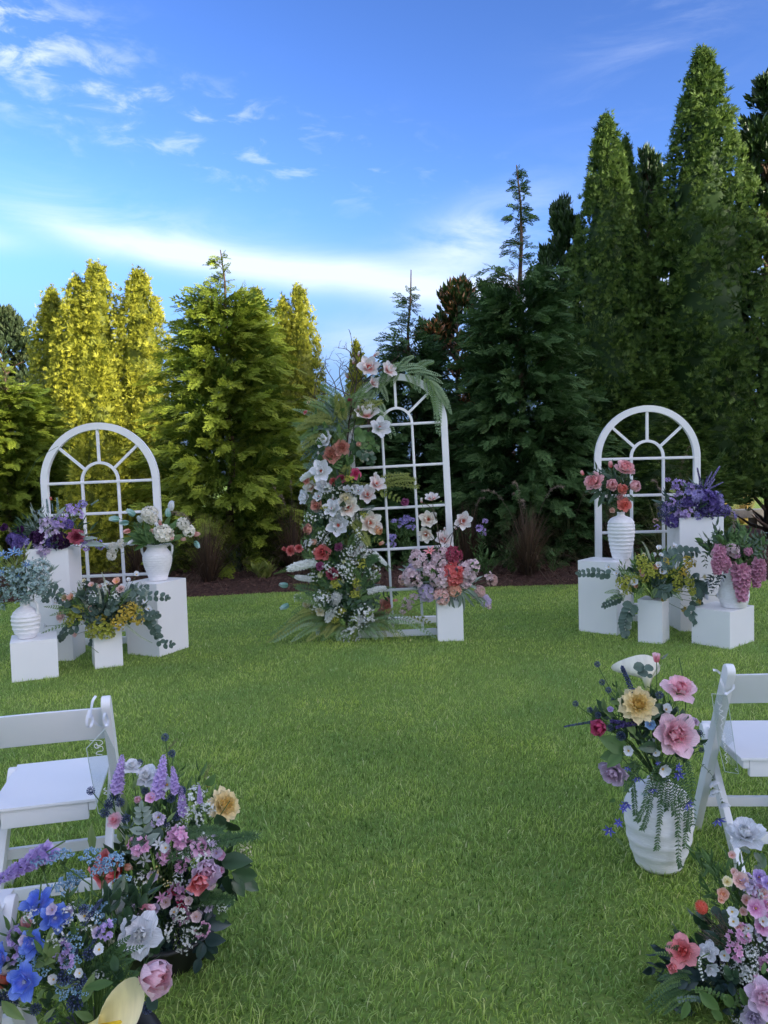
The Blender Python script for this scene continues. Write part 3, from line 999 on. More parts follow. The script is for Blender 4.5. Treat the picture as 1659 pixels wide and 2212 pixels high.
# unseen tall conifers beyond the lawn, behind the camera, placed and sized to shade it
k = 0
for (x, y, h, w, kind) in SHADE_TREES:
    k += 1
    plant_tree(kind, 'arborvitae_tree' if kind.startswith('thu') else 'cypress_tree', 0, 0, y, 'tall unseen conifer beyond the lawn on the right, placed to shade it', w, k * 1.3, HEDGE, X=x, H=h)

# ------------------------------------------------------------------ painted timber: arches and pedestals
PAINT = plain_mat('white_paint', (0.80, 0.80, 0.80), (0.72, 0.73, 0.74), rough=0.42, scale=3.5, bump=0.12, bscale=90, bdist=0.004)
PAINT_BOX = plain_mat('white_pedestal_paint', (0.80, 0.80, 0.80), (0.755, 0.76, 0.765), rough=0.36, scale=2.2, bump=0.05, bscale=60, bdist=0.004)
RESIN = plain_mat('white_resin', (0.82, 0.82, 0.83), (0.78, 0.785, 0.80), rough=0.38, scale=3, bump=0.08, bscale=220, bdist=0.002)


def make_arch(name, label, foot, W, H, panes, side_w, bar, lean=0.0, yaw=0.0, small_r=0.155, depth=0.045, foot_back=0.62, pitch=None):
    """round-headed window frame standing on a floor base; foot = ground centre"""
    root = thing(name, foot, label, 'arch', 'white round-headed window frames')
    R3 = Matrix.Rotation(yaw, 3, 'Z') @ Matrix.Rotation(lean, 3, 'Y')
    T = lambda x, y, z: Vector(foot) + R3 @ Vector((x, y, z))
    Ro, hw = W / 2, W / 2
    zs = H - Ro                                     # spring line
    Ri = Ro - side_w
    d = depth / 2

    def ring(b, ro, ri, a0, a1, n, dd, cz):
        vs, fs = [], []
        for i in range(n + 1):
            a = a0 + (a1 - a0) * i / n
            for r in (ri, ro):
                for y in (-dd, dd):
                    vs.append(T(r * math.cos(a), y, cz + r * math.sin(a)))
        for i in range(n):
            p, q = i * 4, i * 4 + 4
            fs += [(p, p + 2, q + 2, q), (p + 1, q + 1, q + 3, p + 3), (p + 2, p + 3, q + 3, q + 2), (p, q, q + 1, p + 1)]
        fs += [(0, 1, 3, 2), (n * 4, n * 4 + 2, n * 4 + 3, n * 4 + 1)]
        b.add(vs, fs)

    def bar_box(x0, x1, z0, z1, dd, y=0.0):
        b = MB()
        b.box(T((x0 + x1) / 2, y, (z0 + z1) / 2), R3 @ Vector(((x1 - x0) / 2, 0, 0)), R3 @ Vector((0, dd, 0)), R3 @ Vector((0, 0, (z1 - z0) / 2)))
        return b
    b = MB(); ring(b, Ro, Ri, 0, math.pi, 40, d, zs)
    b.build('arched_head', PAINT, root, smooth=False)
    for s in (-1, 1):
        bar_box(min(s * Ri, s * Ro), max(s * Ri, s * Ro), 0.0, zs, d).build('stile', PAINT, root, bevel=0.004)
    zb = side_w * 1.0
    bar_box(-Ri, Ri, 0.0, zb, d * 0.96).build('bottom_rail', PAINT, root, bevel=0.004)
    pitch = pitch or (zs - zb) / panes
    r_in = Ro * small_r * 2
    hb = bar / 2
    db = d * 0.55
    for i in range(panes):
        z = zs - i * pitch
        bar_box(-Ri, Ri, z - hb, z + hb, db).build('crossbar', PAINT, root, bevel=0.003)
        bar_box(-Ri, Ri, z - hb * .35, z + hb * .35, db + 0.004).build('crossbar_bead', PAINT, root)
    for s in (-1, 1):
        bar_box(s * r_in - hb, s * r_in + hb, zb, zs - hb, db * 0.94).build('upright_bar', PAINT, root, bevel=0.003)
        bar_box(s * r_in - hb * .35, s * r_in + hb * .35, zb, zs - hb, db + 0.0065).build('upright_bead', PAINT, root)
    b = MB(); ring(b, r_in + hb, r_in - hb, 0, math.pi, 24, db * 0.94, zs + hb * 0.99)
    b.build('inner_arc', PAINT, root)
    for a in (R_(42), R_(90), R_(138)):
        ca, sa = math.cos(a), math.sin(a)
        r0, r1 = r_in + hb * .9, Ri + 0.003
        c = T(ca * (r0 + r1) / 2, 0, zs + sa * (r0 + r1) / 2)
        bb = MB()
        bb.box(c, R3 @ Vector((ca * (r1 - r0) / 2, 0, sa * (r1 - r0) / 2)), R3 @ Vector((0, db * .9, 0)), R3 @ Vector((-sa * hb, 0, ca * hb)))
        bb.build('spoke', PAINT, root, bevel=0.003)
    # floor base behind the frame
    Ry = Matrix.Rotation(yaw, 3, 'Z')
    G = lambda x, y, z: Vector(foot) + Ry @ Vector((x, y, z))
    bw = 0.035
    b = MB(); b.box(G(0, foot_back, bw), Ry @ Vector((Ro, 0, 0)), Ry @ Vector((0, bw, 0)), (0, 0, bw))
    b.build('rear_foot', PAINT, root, bevel=0.004)
    for s in (-1, 1):
        b = MB(); b.box(G(s * (Ro - bw), (foot_back - bw + d) / 2, bw * .9), Ry @ Vector((bw * .9, 0, 0)), Ry @ Vector((0, (foot_back - bw - d) / 2, 0)), (0, 0, bw * .9))
        b.build('side_foot', PAINT, root, bevel=0.004)
    return root


# left, middle and right arch
gl = ground(238, 1391); gr_ = ground(1400, 1341); gc = ground(882, 1374)
make_arch('arched_window_frame', 'wide white arched window frame in the left group, behind tulips', gl, 1.14, 2.15, 5, 0.066, 0.026, lean=R_(-0.7), small_r=0.152)
make_arch('arched_window_frame', 'tall white arched window frame in the middle with flowers up its left side', gc, 0.965, 2.53, 5, 0.062, 0.024, lean=R_(-1.5), small_r=0.150)
make_arch('arched_window_frame', 'white arched window frame in the right group, behind coral peonies', gr_, 1.065, 2.19, 5, 0.064, 0.027, lean=R_(0.3), small_r=0.152, pitch=0.372)


def make_pedestal(label, pa, pb, top_px, depth, name='pedestal', open_top=False):
    """hollow painted display box; pa, pb = seen ends of its nearest bottom edge, top_px = seen top of that edge at pa"""
    b = ground(*pb)
    a = b + Vector(pa) if len(pa) == 3 else ground(*pa)
    h = at(top_px[0], top_px[1], a.y if len(pa) == 2 else b.y).z
    u = (b - a); w = u.length; u.normalize()
    n = Vector((-u.y, u.x, 0))
    if n.y < 0 and abs(n.y) > 0.3:
        n = -n
    c = a + u * w / 2 + n * depth / 2
    root = thing(name, (c.x, c.y, 0), label, 'pedestal', 'white display pedestals')
    t = 0.009
    top = h
    m = MB(); m.box((c.x, c.y, top - t), u * (w / 2), n * (depth / 2), Vector((0, 0, t)))
    m.build('top_panel', PAINT_BOX, root, bevel=0.002)
    for s in (-1, 1):
        m = MB(); m.box(c + n * s * (depth / 2 - t) + Vector((0, 0, (top - 2 * t) / 2)), u * (w / 2 - 0.0005), n * t, Vector((0, 0, (top - 2 * t) / 2)))
        m.build('side_panel', PAINT_BOX, root, bevel=0.002)
        m = MB(); m.box(c + u * s * (w / 2 - t - 0.0012) + Vector((0, 0, (top - 2 * t) / 2)), n * (depth / 2 - 2 * t), u * t, Vector((0, 0, (top - 2 * t) / 2)))
        m.build('side_panel', PAINT_BOX, root, bevel=0.002)
    return root, c, top


PED = {}
PED['cube_l'] = make_pedestal('low white pedestal at far left carrying the jug', (25.6, 1475), (127.6, 1462.5), (22, 1390), 0.36)
PED['tall_l'] = make_pedestal('tall white pedestal on the left under purple flowers', (67, 1431), (159, 1427), (55, 1187), 0.34)
PED['small_l'] = make_pedestal('small white pedestal on the left under peach and yellow flowers', (205.7, 1446), (266.7, 1438), (204, 1366), 0.24)
PED['wide_l'] = make_pedestal('white pedestal on the left with the two-handled urn', (344.8, 1419.6), (408, 1398), (339.5, 1261.7), 0.37)
PED['centre'] = make_pedestal('white pedestal in front of the tall arch under pink hydrangeas', (946, 1386), (1002, 1384.6), (942, 1299), 0.25)
PED['wide_r'] = make_pedestal('white pedestal on the right with the coral peony vase', (1250.5, 1363), (1333, 1373), (1247, 1210.5), 0.34)
PED['small_r'] = make_pedestal('small white pedestal on the right under yellow and white flowers', (1378, 1387), (1431, 1392.5), (1378, 1294.5), 0.23)
PED['tall_r'] = make_pedestal('tall white pedestal on the right under violet flowers', (1470, 1364.5), (1565, 1362), (1469, 1119), 0.34)
PED['cube_r'] = make_pedestal('low white pedestal at far right carrying the ribbed vase', (-.22, .27, 0), (1577, 1403), (1577, 1322.5), 0.44)


# ------------------------------------------------------------------ vases
CERAMIC = plain_mat('white_ceramic', (0.80, 0.80, 0.80), (0.70, 0.70, 0.70), rough=0.75, scale=30, bump=0.45, bscale=110, stretch=(1, 1, 3.0), bdist=0.004)
CERAMIC_BIG = plain_mat('chalky_ceramic', (0.80, 0.80, 0.79), (0.72, 0.72, 0.71), rough=0.8, scale=24, bump=0.6, bscale=60, stretch=(1, 1, 5.0), bdist=0.004)
DARK_IN = plain_mat('vase_inside', (0.25, 0.25, 0.25), rough=0.9)


def spline(keys, n):
    """smooth radius profile through (z, r) keys"""
    zs = [k[0] for k in keys]; rs = [k[1] for k in keys]
    out = []
    m = len(keys)
    for i in range(n + 1):
        z = zs[0] + (zs[-1] - zs[0]) * i / n
        j = max(0, min(m - 2, next((q for q in range(m - 1) if zs[q] <= z <= zs[q + 1]), m - 2)))
        t = (z - zs[j]) / max(1e-9, zs[j + 1] - zs[j])
        p0, p1, p2, p3 = rs[max(j - 1, 0)], rs[j], rs[j + 1], rs[min(j + 2, m - 1)]
        r = 0.5 * ((2 * p1) + (-p0 + p2) * t + (2 * p0 - 5 * p1 + 4 * p2 - p3) * t * t + (-p0 + 3 * p1 - 3 * p2 + p3) * t ** 3)
        out.append((max(r, 0.004), z))
    return out


def make_vase(name, label, base, keys, mat, ribs=0, rib=0.0, wob=0.01, handles=(), n=90, seed=0):
    """keys in (height, radius) metres; wall with inner face"""
    root = thing(name, base, label, 'vase', 'white ceramic vases')
    rng = random.Random(seed)
    prof = spline(keys, n)
    H = keys[-1][0]
    pr = []
    ph = 0.0
    for r, z in prof:
        k = z / H
        amp = rib * min(1, 4 * k, 4 * (1 - k) + 0.15)
        w = math.sin(ribs * 2 * math.pi * k + 0.9 * math.sin(7 * k + seed))
        pr.append((r + amp * (w if w > 0 else w * 0.35), z))
    inner = [(max(r - 0.007, 0.003), z) for r, z in reversed(prof[n // 2:])]
    b = MB()
    b.lathe([(prof[0][0] * 0.9, 0.0)] + [(pr[0][0], 0.004)] + pr[1:] + inner, 56, base, wob)
    b.build('body', mat, root, smooth=True)
    for (pts, r) in handles:
        hb = MB()
        hb.tube([Vector(base) + Vector(p) for p in pts], r, 10)
        hb.build('handle', mat, root, smooth=True)
    return root


def arc(p0, p1, bulge, n=10):
    """curve from p0 to p1 bulging by a vector"""
    p0, p1, bulge = Vector(p0), Vector(p1), Vector(bulge)
    return [p0.lerp(p1, i / n) + bulge * (4 * (i / n) * (1 - i / n)) for i in range(n + 1)]


_r, _c, _h = PED['cube_l']
JUG = Vector((at(62, 1380, _c.y).x, _c.y - 0.03, _h))
js = JUG.y / FPX
make_vase('jug', 'white ribbed jug with one handle and a narrow neck', JUG, [(0, 17.5 * js), (14 * js, 25 * js), (38 * js, 29.5 * js), (52 * js, 28 * js), (63 * js, 20 * js), (69 * js, 11 * js), (76 * js, 9.5 * js), (84 * js, 10.5 * js)], CERAMIC, ribs=9, rib=0.004, wob=0.012,
          handles=[([(9.5 * js, -2 * js, 80 * js), (20 * js, -3 * js, 83 * js), (27 * js, -4 * js, 76 * js), (28.5 * js, -4 * js, 65 * js), (27 * js, -4 * js, 54 * js), (24 * js, -3 * js, 48 * js)], 3.1 * js)], seed=2)
_r, _c, _h = PED['wide_l']
URN = Vector((at(342, 1250, _c.y).x, _c.y, _h))
us = URN.y / FPX
make_vase('urn', 'white two-handled urn holding tulips', URN, [(0, 19.5 * us), (12 * us, 22 * us), (30 * us, 28 * us), (46 * us, 31 * us), (58 * us, 29.5 * us), (68 * us, 22 * us), (74 * us, 20.5 * us), (77 * us, 24.5 * us), (79 * us, 25.5 * us)], CERAMIC, ribs=16, rib=0.0018, wob=0.006,
          handles=[([(s * 21 * us, 0, 74 * us), (s * 29 * us, 0, 79 * us), (s * 33 * us, 0, 74 * us), (s * 33 * us, 0, 64 * us), (s * 29 * us, 0, 52 * us)], 2.7 * us) for s in (-1, 1)], seed=5)
_r, _c, _h = PED['wide_r']
TALLV = Vector((at(1341, 1203, _c.y).x, _c.y - 0.02, _h))
ts = TALLV.y / FPX
make_vase('tall_vase', 'tall white banded vase of coral peonies', TALLV, [(0, 18.5 * ts), (20 * ts, 23 * ts), (50 * ts, 27.5 * ts), (72 * ts, 28.5 * ts), (84 * ts, 26 * ts), (91 * ts, 19 * ts), (95 * ts, 9 * ts), (98 * ts, 7.5 * ts), (103 * ts, 8.5 * ts)], CERAMIC, ribs=13, rib=0.0035, wob=0.008, seed=7)
_r, _c, _h = PED['cube_r']
RIBV = Vector((at(1581, 1310, _c.y).x, _c.y - 0.04, _h))
rs_ = RIBV.y / FPX
make_vase('ribbed_vase', 'white ribbed vase of trailing dusky pink blossom', RIBV, [(0, 25 * rs_), (12 * rs_, 29 * rs_), (30 * rs_, 31 * rs_), (50 * rs_, 28 * rs_), (66 * rs_, 23 * rs_), (76 * rs_, 21 * rs_), (84 * rs_, 22 * rs_)], CERAMIC, ribs=24, rib=0.0024, wob=0.006, seed=9)
BIGV = ground(1424, 1872)
bs = BIGV.y / FPX
make_vase('floor_vase', 'large chalky white vase standing on the grass by the right chair', BIGV, [(0, 40 * bs), (10 * bs, 50 * bs), (60 * bs, 66 * bs), (110 * bs, 73 * bs), (145 * bs, 71 * bs), (172 * bs, 58 * bs), (186 * bs, 38 * bs), (192 * bs, 27 * bs), (200 * bs, 24 * bs)], CERAMIC_BIG, ribs=6, rib=0.0022, wob=0.02, seed=11)


# ------------------------------------------------------------------ folding chairs
def make_chair(label, loc, yaw):
    """white resin folding chair seen from behind; local +y is the way it faces"""
    root = thing('folding_chair', loc, label, 'chair', 'white folding chairs')
    root.rotation_euler = (0, 0, yaw)
    W = 0.225

    def part(b, name, bevel=0.006, parent=None):
        me = b.mesh(name, RESIN, (0, 0, 0), False, bevel=bevel)
        o = link(name, me, parent or root)
        me.polygons.foreach_set('use_smooth', [True] * len(me.polygons))
        me.set_sharp_from_angle(angle=R_(50))
        return o

    def plank(p0, p1, half_w, half_t, round_top=0, round_bot=0):
        """flat bar in the y-z plane with rounded ends; half_w along its width, half_t along x"""
        p0, p1 = Vector(p0), Vector(p1)
        d = (p1 - p0).normalized()
        n = Vector((0, -d.z, d.y))
        out = [p0 + n * half_w]
        if round_bot:
            out = [p0 + n * half_w * math.cos(a) - d * half_w * math.sin(a) for a in [math.pi * i / 8 for i in range(9)]]
        else:
            out = [p0 + n * half_w, p0 - n * half_w]
        if round_top:
            out += [p1 - n * half_w * math.cos(a) + d * half_w * math.sin(a) for a in [math.pi * i / 8 for i in range(9)]]
        else:
            out += [p1 - n * half_w, p1 + n * half_w]
        k = len(out)
        X = Vector((half_t, 0, 0))
        b = MB()
        b.add([q - X for q in out] + [q + X for q in out], [tuple(range(k)), tuple(range(2 * k - 1, k - 1, -1))] + [(i, k + i, k + (i + 1) % k, (i + 1) % k) for i in range(k)])
        return b
    for s in (-1, 1):
        part(plank((s * W, 0.19, 0.0), (s * W, -0.215, 0.80), 0.029, 0.016, round_top=1), 'back_post')
        part(plank((s * (W - 0.036), -0.235, 0.0), (s * (W - 0.036), 0.17, 0.445), 0.027, 0.014, round_top=1), 'rear_leg')
        b = MB(); b.tube([(s * (W + 0.0175), 0.012, 0.345), (s * (W + 0.021), 0.012, 0.345)], 0.012, 10)
        part(b, 'bolt_cap', 0.0)
    # seat: frame with a recessed panel
    z = 0.452
    x1, y0, y1 = W - 0.055, -0.205, 0.215
    for s in (-1, 1):
        b = MB(); b.box((s * (x1 - 0.012), 0.005, z - 0.018), (0.012, 0, 0), (0, 0.21, 0), (0, 0, 0.018)); part(b, 'seat_side_rail')
    b = MB(); b.box((0, y0 + 0.012, z - 0.034), (x1 - 0.0245, 0, 0), (0, 0.012, 0), (0, 0, 0.034)); part(b, 'seat_rear_apron')
    b = MB(); b.box((0, y1 - 0.012, z - 0.026), (x1 - 0.0245, 0, 0), (0, 0.012, 0), (0, 0, 0.026)); part(b, 'seat_front_apron')
    b = MB()
    nx, ny = 10, 10
    vs = []
    for j in range(ny + 1):
        for i in range(nx + 1):
            u, v = i / nx * 2 - 1, j / ny * 2 - 1
            dip = 0.008 * (1 - u ** 4) * (1 - v ** 4)
            edge = max(abs(u), abs(v)) > 0.999
            vs.append((u * (x1 + 0.012), 0.005 + v * 0.222, z + 0.014 - dip - (0.004 if edge else 0)))
    fs = [(j * (nx + 1) + i, j * (nx + 1) + i + 1, (j + 1) * (nx + 1) + i + 1, (j + 1) * (nx + 1) + i) for j in range(ny) for i in range(nx)]
    k = len(vs)
    per = [i for i in range(nx)] + [nx + j * (nx + 1) for j in range(ny)] + [ny * (nx + 1) + i for i in range(nx, 0, -1)] + [j * (nx + 1) for j in range(ny, 0, -1)]
    low = [(vs[i][0], vs[i][1], z + 0.001) for i in per]
    m = len(per)
    fs += [(per[i], k + i, k + (i + 1) % m, per[(i + 1) % m]) for i in range(m)]
    fs.append(tuple(k + i for i in reversed(range(m))))
    b.add(vs + low, fs)
    part(b, 'seat', 0.0)
    # curved backrest between the posts
    b = MB()
    n = 14
    vs, fs = [], []
    for i in range(n + 1):
        u = i / n * 2 - 1
        bow = -0.035 * (1 - u * u)
        rise = 0.012 * (1 - u * u)
        for (zz, t) in ((0.655, 0), (0.785, 0), (0.785, 1), (0.655, 1)):
            yy = -0.215 + (0.80 - zz) * 0.40 / 0.80 * 1.0 + bow + (0.018 if t else 0.0) - 0.009
            vs.append((u * (W - 0.0165), yy, zz + rise))
    for i in range(n):
        for q in range(4):
            fs.append((i * 4 + q, i * 4 + (q + 1) % 4, (i + 1) * 4 + (q + 1) % 4, (i + 1) * 4 + q))
    fs += [(3, 2, 1, 0), (n * 4, n * 4 + 1, n * 4 + 2, n * 4 + 3)]
    b.add(vs, fs)
    part(b, 'backrest', 0.005)
    for (y, zz, w) in ((0.115, 0.15, W - 0.0165), (-0.135, 0.11, W - 0.0505)):
        b = MB(); b.box((0, y, zz), (w, 0, 0), (0, 0.010, 0), (0, 0, 0.021)); part(b, 'stretcher', 0.004)
    return root


CH_L = make_chair('white folding chair on the left, whole back and seat in view', (-1.28, 2.87, 0), R_(13))
CH_L2 = make_chair('white folding chair at bottom left of which only a seat corner shows', (-1.21, 1.85, 0), R_(10))
CH_R = make_chair('white folding chair on the right beside the large floor vase', (1.54, 3.10, 0), R_(-4))

# ------------------------------------------------------------------ flower and leaf pieces (built once, shared by every bloom of that kind and colour)
STEM = leaf_mat('flower_stem', (0.05, 0.11, 0.03), (0.12, 0.20, 0.05), 0.55, 0.1, attr='grad')
CALYX = leaf_mat('calyx', (0.06, 0.12, 0.035), (0.14, 0.22, 0.06), 0.55, 0.15, attr='grad')
G_DARK = leaf_mat('leaf_dark', (0.018, 0.05, 0.022), (0.055, 0.11, 0.05), 0.38, 0.08, attr='grad', spec=0.5)
G_TEAL = leaf_mat('leaf_blackish_teal', (0.014, 0.036, 0.034), (0.036, 0.068, 0.062), 0.36, 0.05, attr='grad', spec=0.5)
G_MID = leaf_mat('leaf_mid', (0.05, 0.11, 0.03), (0.13, 0.23, 0.07), 0.5, 0.2, attr='grad')
G_LIGHT = leaf_mat('leaf_light', (0.10, 0.17, 0.05), (0.24, 0.33, 0.12), 0.5, 0.25, attr='grad')
G_LIME = leaf_mat('leaf_lime', (0.13, 0.19, 0.03), (0.33, 0.38, 0.10), 0.55, 0.3, attr='grad')
G_EUC = leaf_mat('leaf_eucalyptus', (0.045, 0.085, 0.065), (0.12, 0.18, 0.145), 0.6, 0.1, attr='grad')
G_FERN = leaf_mat('fern_green', (0.09, 0.17, 0.05), (0.22, 0.34, 0.12), 0.5, 0.3, attr='grad')
G_FERNP = leaf_mat('fern_pale', (0.16, 0.26, 0.12), (0.34, 0.46, 0.26), 0.5, 0.3, attr='grad')
G_PLUM = leaf_mat('fern_deep', (0.04, 0.10, 0.04), (0.11, 0.20, 0.075), 0.5, 0.2, attr='grad')
G_SAGE = leaf_mat('leaf_sage', (0.16, 0.22, 0.18), (0.36, 0.44, 0.37), 0.6, 0.2, attr='grad')
G_OLIVE = leaf_mat('fern_olive', (0.15, 0.19, 0.04), (0.34, 0.38, 0.10), 0.5, 0.3, attr='grad')
TWIG = plain_mat('curly_twig', (0.045, 0.028, 0.020), (0.09, 0.055, 0.04), rough=0.7, scale=20)


def petal_mesh(L, W, cup=0.2, side=0.2, curl=0.0, ruffle=0.0, point=0.0, nu=4, nv=5, seed=0, waist=0.35):
    """one petal along +Y, inner face up +Z; returns an MB"""
    r = random.Random(seed)
    ph = r.uniform(0, 6)
    b = MB()
    vs, g = [], []
    for j in range(nv + 1):
        v = j / nv
        w = W * 0.5 * (waist * (1 - v) + (1 - waist * (1 - v)) * math.sin(math.pi * min(1, 0.12 + 0.70 * v ** 0.9)) ** 0.7)
        if point:
            w *= 1 - point * max(0, v - 0.45) / 0.55 * 0.95
        if j == nv:
            w *= 0.62 if not point else (1 - 0.9 * point)
        for i in range(nu + 1):
            u = i / nu * 2 - 1
            y = L * v - 0.10 * L * u * u * v * v * (0 if j < nv else 1)
            z = cup * L * v * v + side * W * u * u * (0.3 + 0.7 * v) - curl * L * max(0, v - 0.6) ** 2 * 2.6
            z += ruffle * L * math.sin(3.2 * u + 5 * v + ph) * v * v
            x = u * w * (1 + 0.05 * math.sin(9 * u + ph) * v)
            vs.append((x, y + ruffle * L * 0.5 * math.cos(6 * u + ph) * (v ** 4), z)); g.append(v)
    n = nu + 1
    b.add(vs, [(j * n + i, j * n + i + 1, (j + 1) * n + i + 1, (j + 1) * n + i) for j in range(nv) for i in range(nu)], g)
    return b


def ball(b, c, r, g=0.5, n=6, m=4, sq=1.0):
    vs, fs = [], []
    c = Vector(c)
    for j in range(m + 1):
        a = math.pi * j / m
        for i in range(n):
            t = 2 * math.pi * i / n
            vs.append(c + Vector((math.sin(a) * math.cos(t) * r, math.sin(a) * math.sin(t) * r, math.cos(a) * r * sq)))
    for j in range(m):
        for i in range(n):
            fs.append((j * n + i, j * n + (i + 1) % n, (j + 1) * n + (i + 1) % n, (j + 1) * n + i))
    b.add(vs, fs, g)


def orient(d, roll=0.0, up=None):
    """rotation taking +Z to d"""
    d = Vector(d).normalized()
    q = d.to_track_quat('Z', 'Y')
    return q.to_matrix() @ Matrix.Rotation(roll, 3, 'Z')


def M4(R3, loc=(0, 0, 0), s=1.0):
    return Matrix.Translation(loc) @ R3.to_4x4() @ Matrix.Diagonal((s, s, s, 1)) if not hasattr(s, '__len__') else Matrix.Translation(loc) @ R3.to_4x4() @ Matrix.Diagonal((*s, 1))


CACHE = {}
# rings: (count, length, width, opening angle deg, base height, cup, side, curl, ruffle, point)
RINGS = {
    'rose': [(3, .30, .30, 4, .05, .10, .55, 0, 0, 0), (4, .34, .32, 16, .04, .22, .40, .1, .02, 0), (5, .40, .38, 33, .02, .22, .30, .25, .02, 0), (5, .46, .44, 52, 0, .18, .20, .35, .03, .0), (6, .52, .48, 70, -.03, .10, .12, .35, .03, .12)],
    'openrose': [(4, .26, .24, 8, .05, .2, .4, 0, .03, 0), (5, .36, .36, 30, .02, .22, .3, .1, .04, 0), (6, .46, .46, 55, 0, .15, .2, .15, .06, 0), (5, .52, .50, 76, -.03, .05, .1, .1, .06, .1)],
    'peony': [(5, .26, .20, 10, .06, .25, .4, 0, .07, 0), (7, .34, .24, 26, .05, .25, .3, 0, .07, 0), (8, .40, .30, 44, .02, .22, .25, .05, .07, 0), (7, .48, .42, 64, -.02, .22, .2, 0, .05, 0), (5, .50, .46, 82, -.05, .16, .16, 0, .05, 0)],
    'cuppeony': [(5, .34, .26, 8, .02, .22, .45, 0, .06, 0), (6, .42, .34, 22, .01, .28, .4, 0, .05, 0), (6, .50, .44, 36, 0, .30, .34, 0, .04, 0), (5, .52, .50, 54, -.03, .28, .26, .05, .04, 0)],
    'dahlia': [(8, .24, .16, 10, .08, .15, .3, 0, .12, 0), (10, .32, .20, 26, .07, .15, .25, .05, .12, 0), (11, .40, .24, 44, .04, .12, .2, .05, .10, 0), (11, .47, .28, 62, .01, .1, .15, .1, .09, 0), (10, .51, .32, 80, -.03, .06, .12, .1, .07, 0)],
    'tulip': [(3, .98, .62, 7, 0, .10, .42, .12, .0, .55), (3, 1.0, .66, 11, -.01, .12, .38, .18, .01, .55)],
    'opentulip': [(3, .80, .62, 20, 0, .16, .36, .2, .04, .2), (4, .85, .70, 36, -.01, .2, .3, .2, .05, .2)],
    'magnolia': [(3, .50, .36, 36, .01, .22, .26, .08, .02, .15), (6, .56, .42, 68, -.01, .18, .18, .10, .03, .18)],
    'starlily': [(6, .52, .17, 66, 0, .05, .2, .25, .0, .75)],
    'anemone': [(6, .50, .44, 66, 0, .22, .18, 0, .04, 0)],
    'blossom': [(5, .50, .50, 70, 0, .12, .12, .05, .04, 0), (3, .26, .24, 40, .03, .1, .2, 0, .04, 0)],
    'delphinium': [(5, .54, .40, 74, 0, .05, .06, .12, .10, .12), (5, .40, .36, 36, .03, .1, .2, .1, .10, .1)],
    'bud': [(3, .90, .52, 3, 0, .04, .6, 0, .02, .25), (3, .85, .56, 9, -.02, .10, .55, .15, .02, .15)],
    'magbud': [(4, .95, .42, 4, 0, .06, .55, 0, .02, .6)],
    'ranunculus': [(4, .24, .24, 4, .08, .25, .5, 0, .0, 0), (6, .32, .30, 20, .06, .3, .4, 0, .0, 0), (7, .40, .34, 38, .03, .32, .32, 0, .02, 0), (8, .46, .38, 58, 0, .3, .25, 0, .02, 0)],
}
CENTRES = {  # radius, height, colour of the centre
    'magnolia': (.075, .16, srgb(226, 120, 100)), 'anemone': (.10, .09, srgb(232, 190, 70)), 'blossom': (.05, .08, srgb(236, 190, 120)),
    'starlily': (.03, .16, srgb(235, 230, 220)), 'delphinium': (.05, .10, srgb(225, 230, 240)), 'dahlia': (.06, .1, srgb(226, 170, 70)), 'opentulip': (.08, .3, srgb(210, 190, 80)),
}


def flower(kind, cols, var):
    key = (kind, cols, var)
    if key in CACHE:
        return CACHE[key]
    r = random.Random(hash(kind) % 97 + var * 31 if False else sum(map(ord, kind)) + var * 31)
    pieces = []
    base_mat = petal_mat(*cols)
    for ri, (n, L, W, op, z0, cup, side, curl, ruf, pt) in enumerate(RINGS[kind]):
        fine = W * L > 0.1
        meshes = []
        for q in range(2):
            mb = petal_mesh(L, W, cup, side, curl, ruf, pt, 4 if fine else 3, 5 if fine else 4, seed=ri * 7 + q + var)
            k = ri / max(1, len(RINGS[kind]) - 1)
            if kind in ('rose', 'openrose', 'peony', 'cuppeony', 'dahlia', 'ranunculus'):
                mb.g = [min(1, 0.15 + 0.62 * k + 0.3 * v * (0.35 + k)) for v in mb.g]
            meshes.append(mb.mesh('petal', base_mat))
        a0 = r.uniform(0, 6.28)
        for i in range(n):
            az = a0 + 2 * math.pi * i / n + r.uniform(-.14, .14)
            o = op + r.uniform(-7, 7)
            rad = 0.02 + 0.025 * ri
            R3 = Matrix.Rotation(az, 3, 'Z') @ Matrix.Rotation(R_(90 - o), 3, 'X') @ Matrix.Rotation(r.uniform(-.12, .12), 3, 'Y')
            loc = Matrix.Rotation(az, 3, 'Z') @ Vector((0, rad, z0))
            pieces.append(('petal', meshes[i % 2], M4(R3, loc, r.uniform(.9, 1.06))))
    b = MB()                                        # calyx under the bloom
    ball(b, (0, 0, -.03), .07, .4, 7, 4, 1.1)
    for i in range(5):
        p = petal_mesh(.26, .10, -.05, .1, .2, 0, .8, 2, 3, i)
        R3 = Matrix.Rotation(i * 1.2566, 3, 'Z') @ Matrix.Rotation(R_(20 if kind not in ('bud', 'tulip') else 60), 3, 'X')
        b.add([R3 @ Vector(v) + Vector((0, 0, -.05)) for v in p.v], p.f, p.g)
    if kind in CENTRES:
        rc, hc, cc = CENTRES[kind]
        c = MB()
        ball(c, (0, 0, hc * .4), rc * .8, .3, 7, 4, hc / rc * .6)
        for i in range(12):
            a = i * 2.4
            rr = rc * (0.5 + 0.5 * r.random())
            c.tube([(0, 0, 0), (math.cos(a) * rr, math.sin(a) * rr, hc * (0.8 + 0.3 * r.random()))], [.012, .016], 4, g=0.6)
        pieces.append(('flower_centre', c.mesh('flower_centre', petal_mat(cc, cc, tuple(min(1, v * 1.2) for v in cc))), Matrix.Identity(4)))
    out = (b.mesh('calyx', CALYX), pieces)
    CACHE[key] = out
    return out


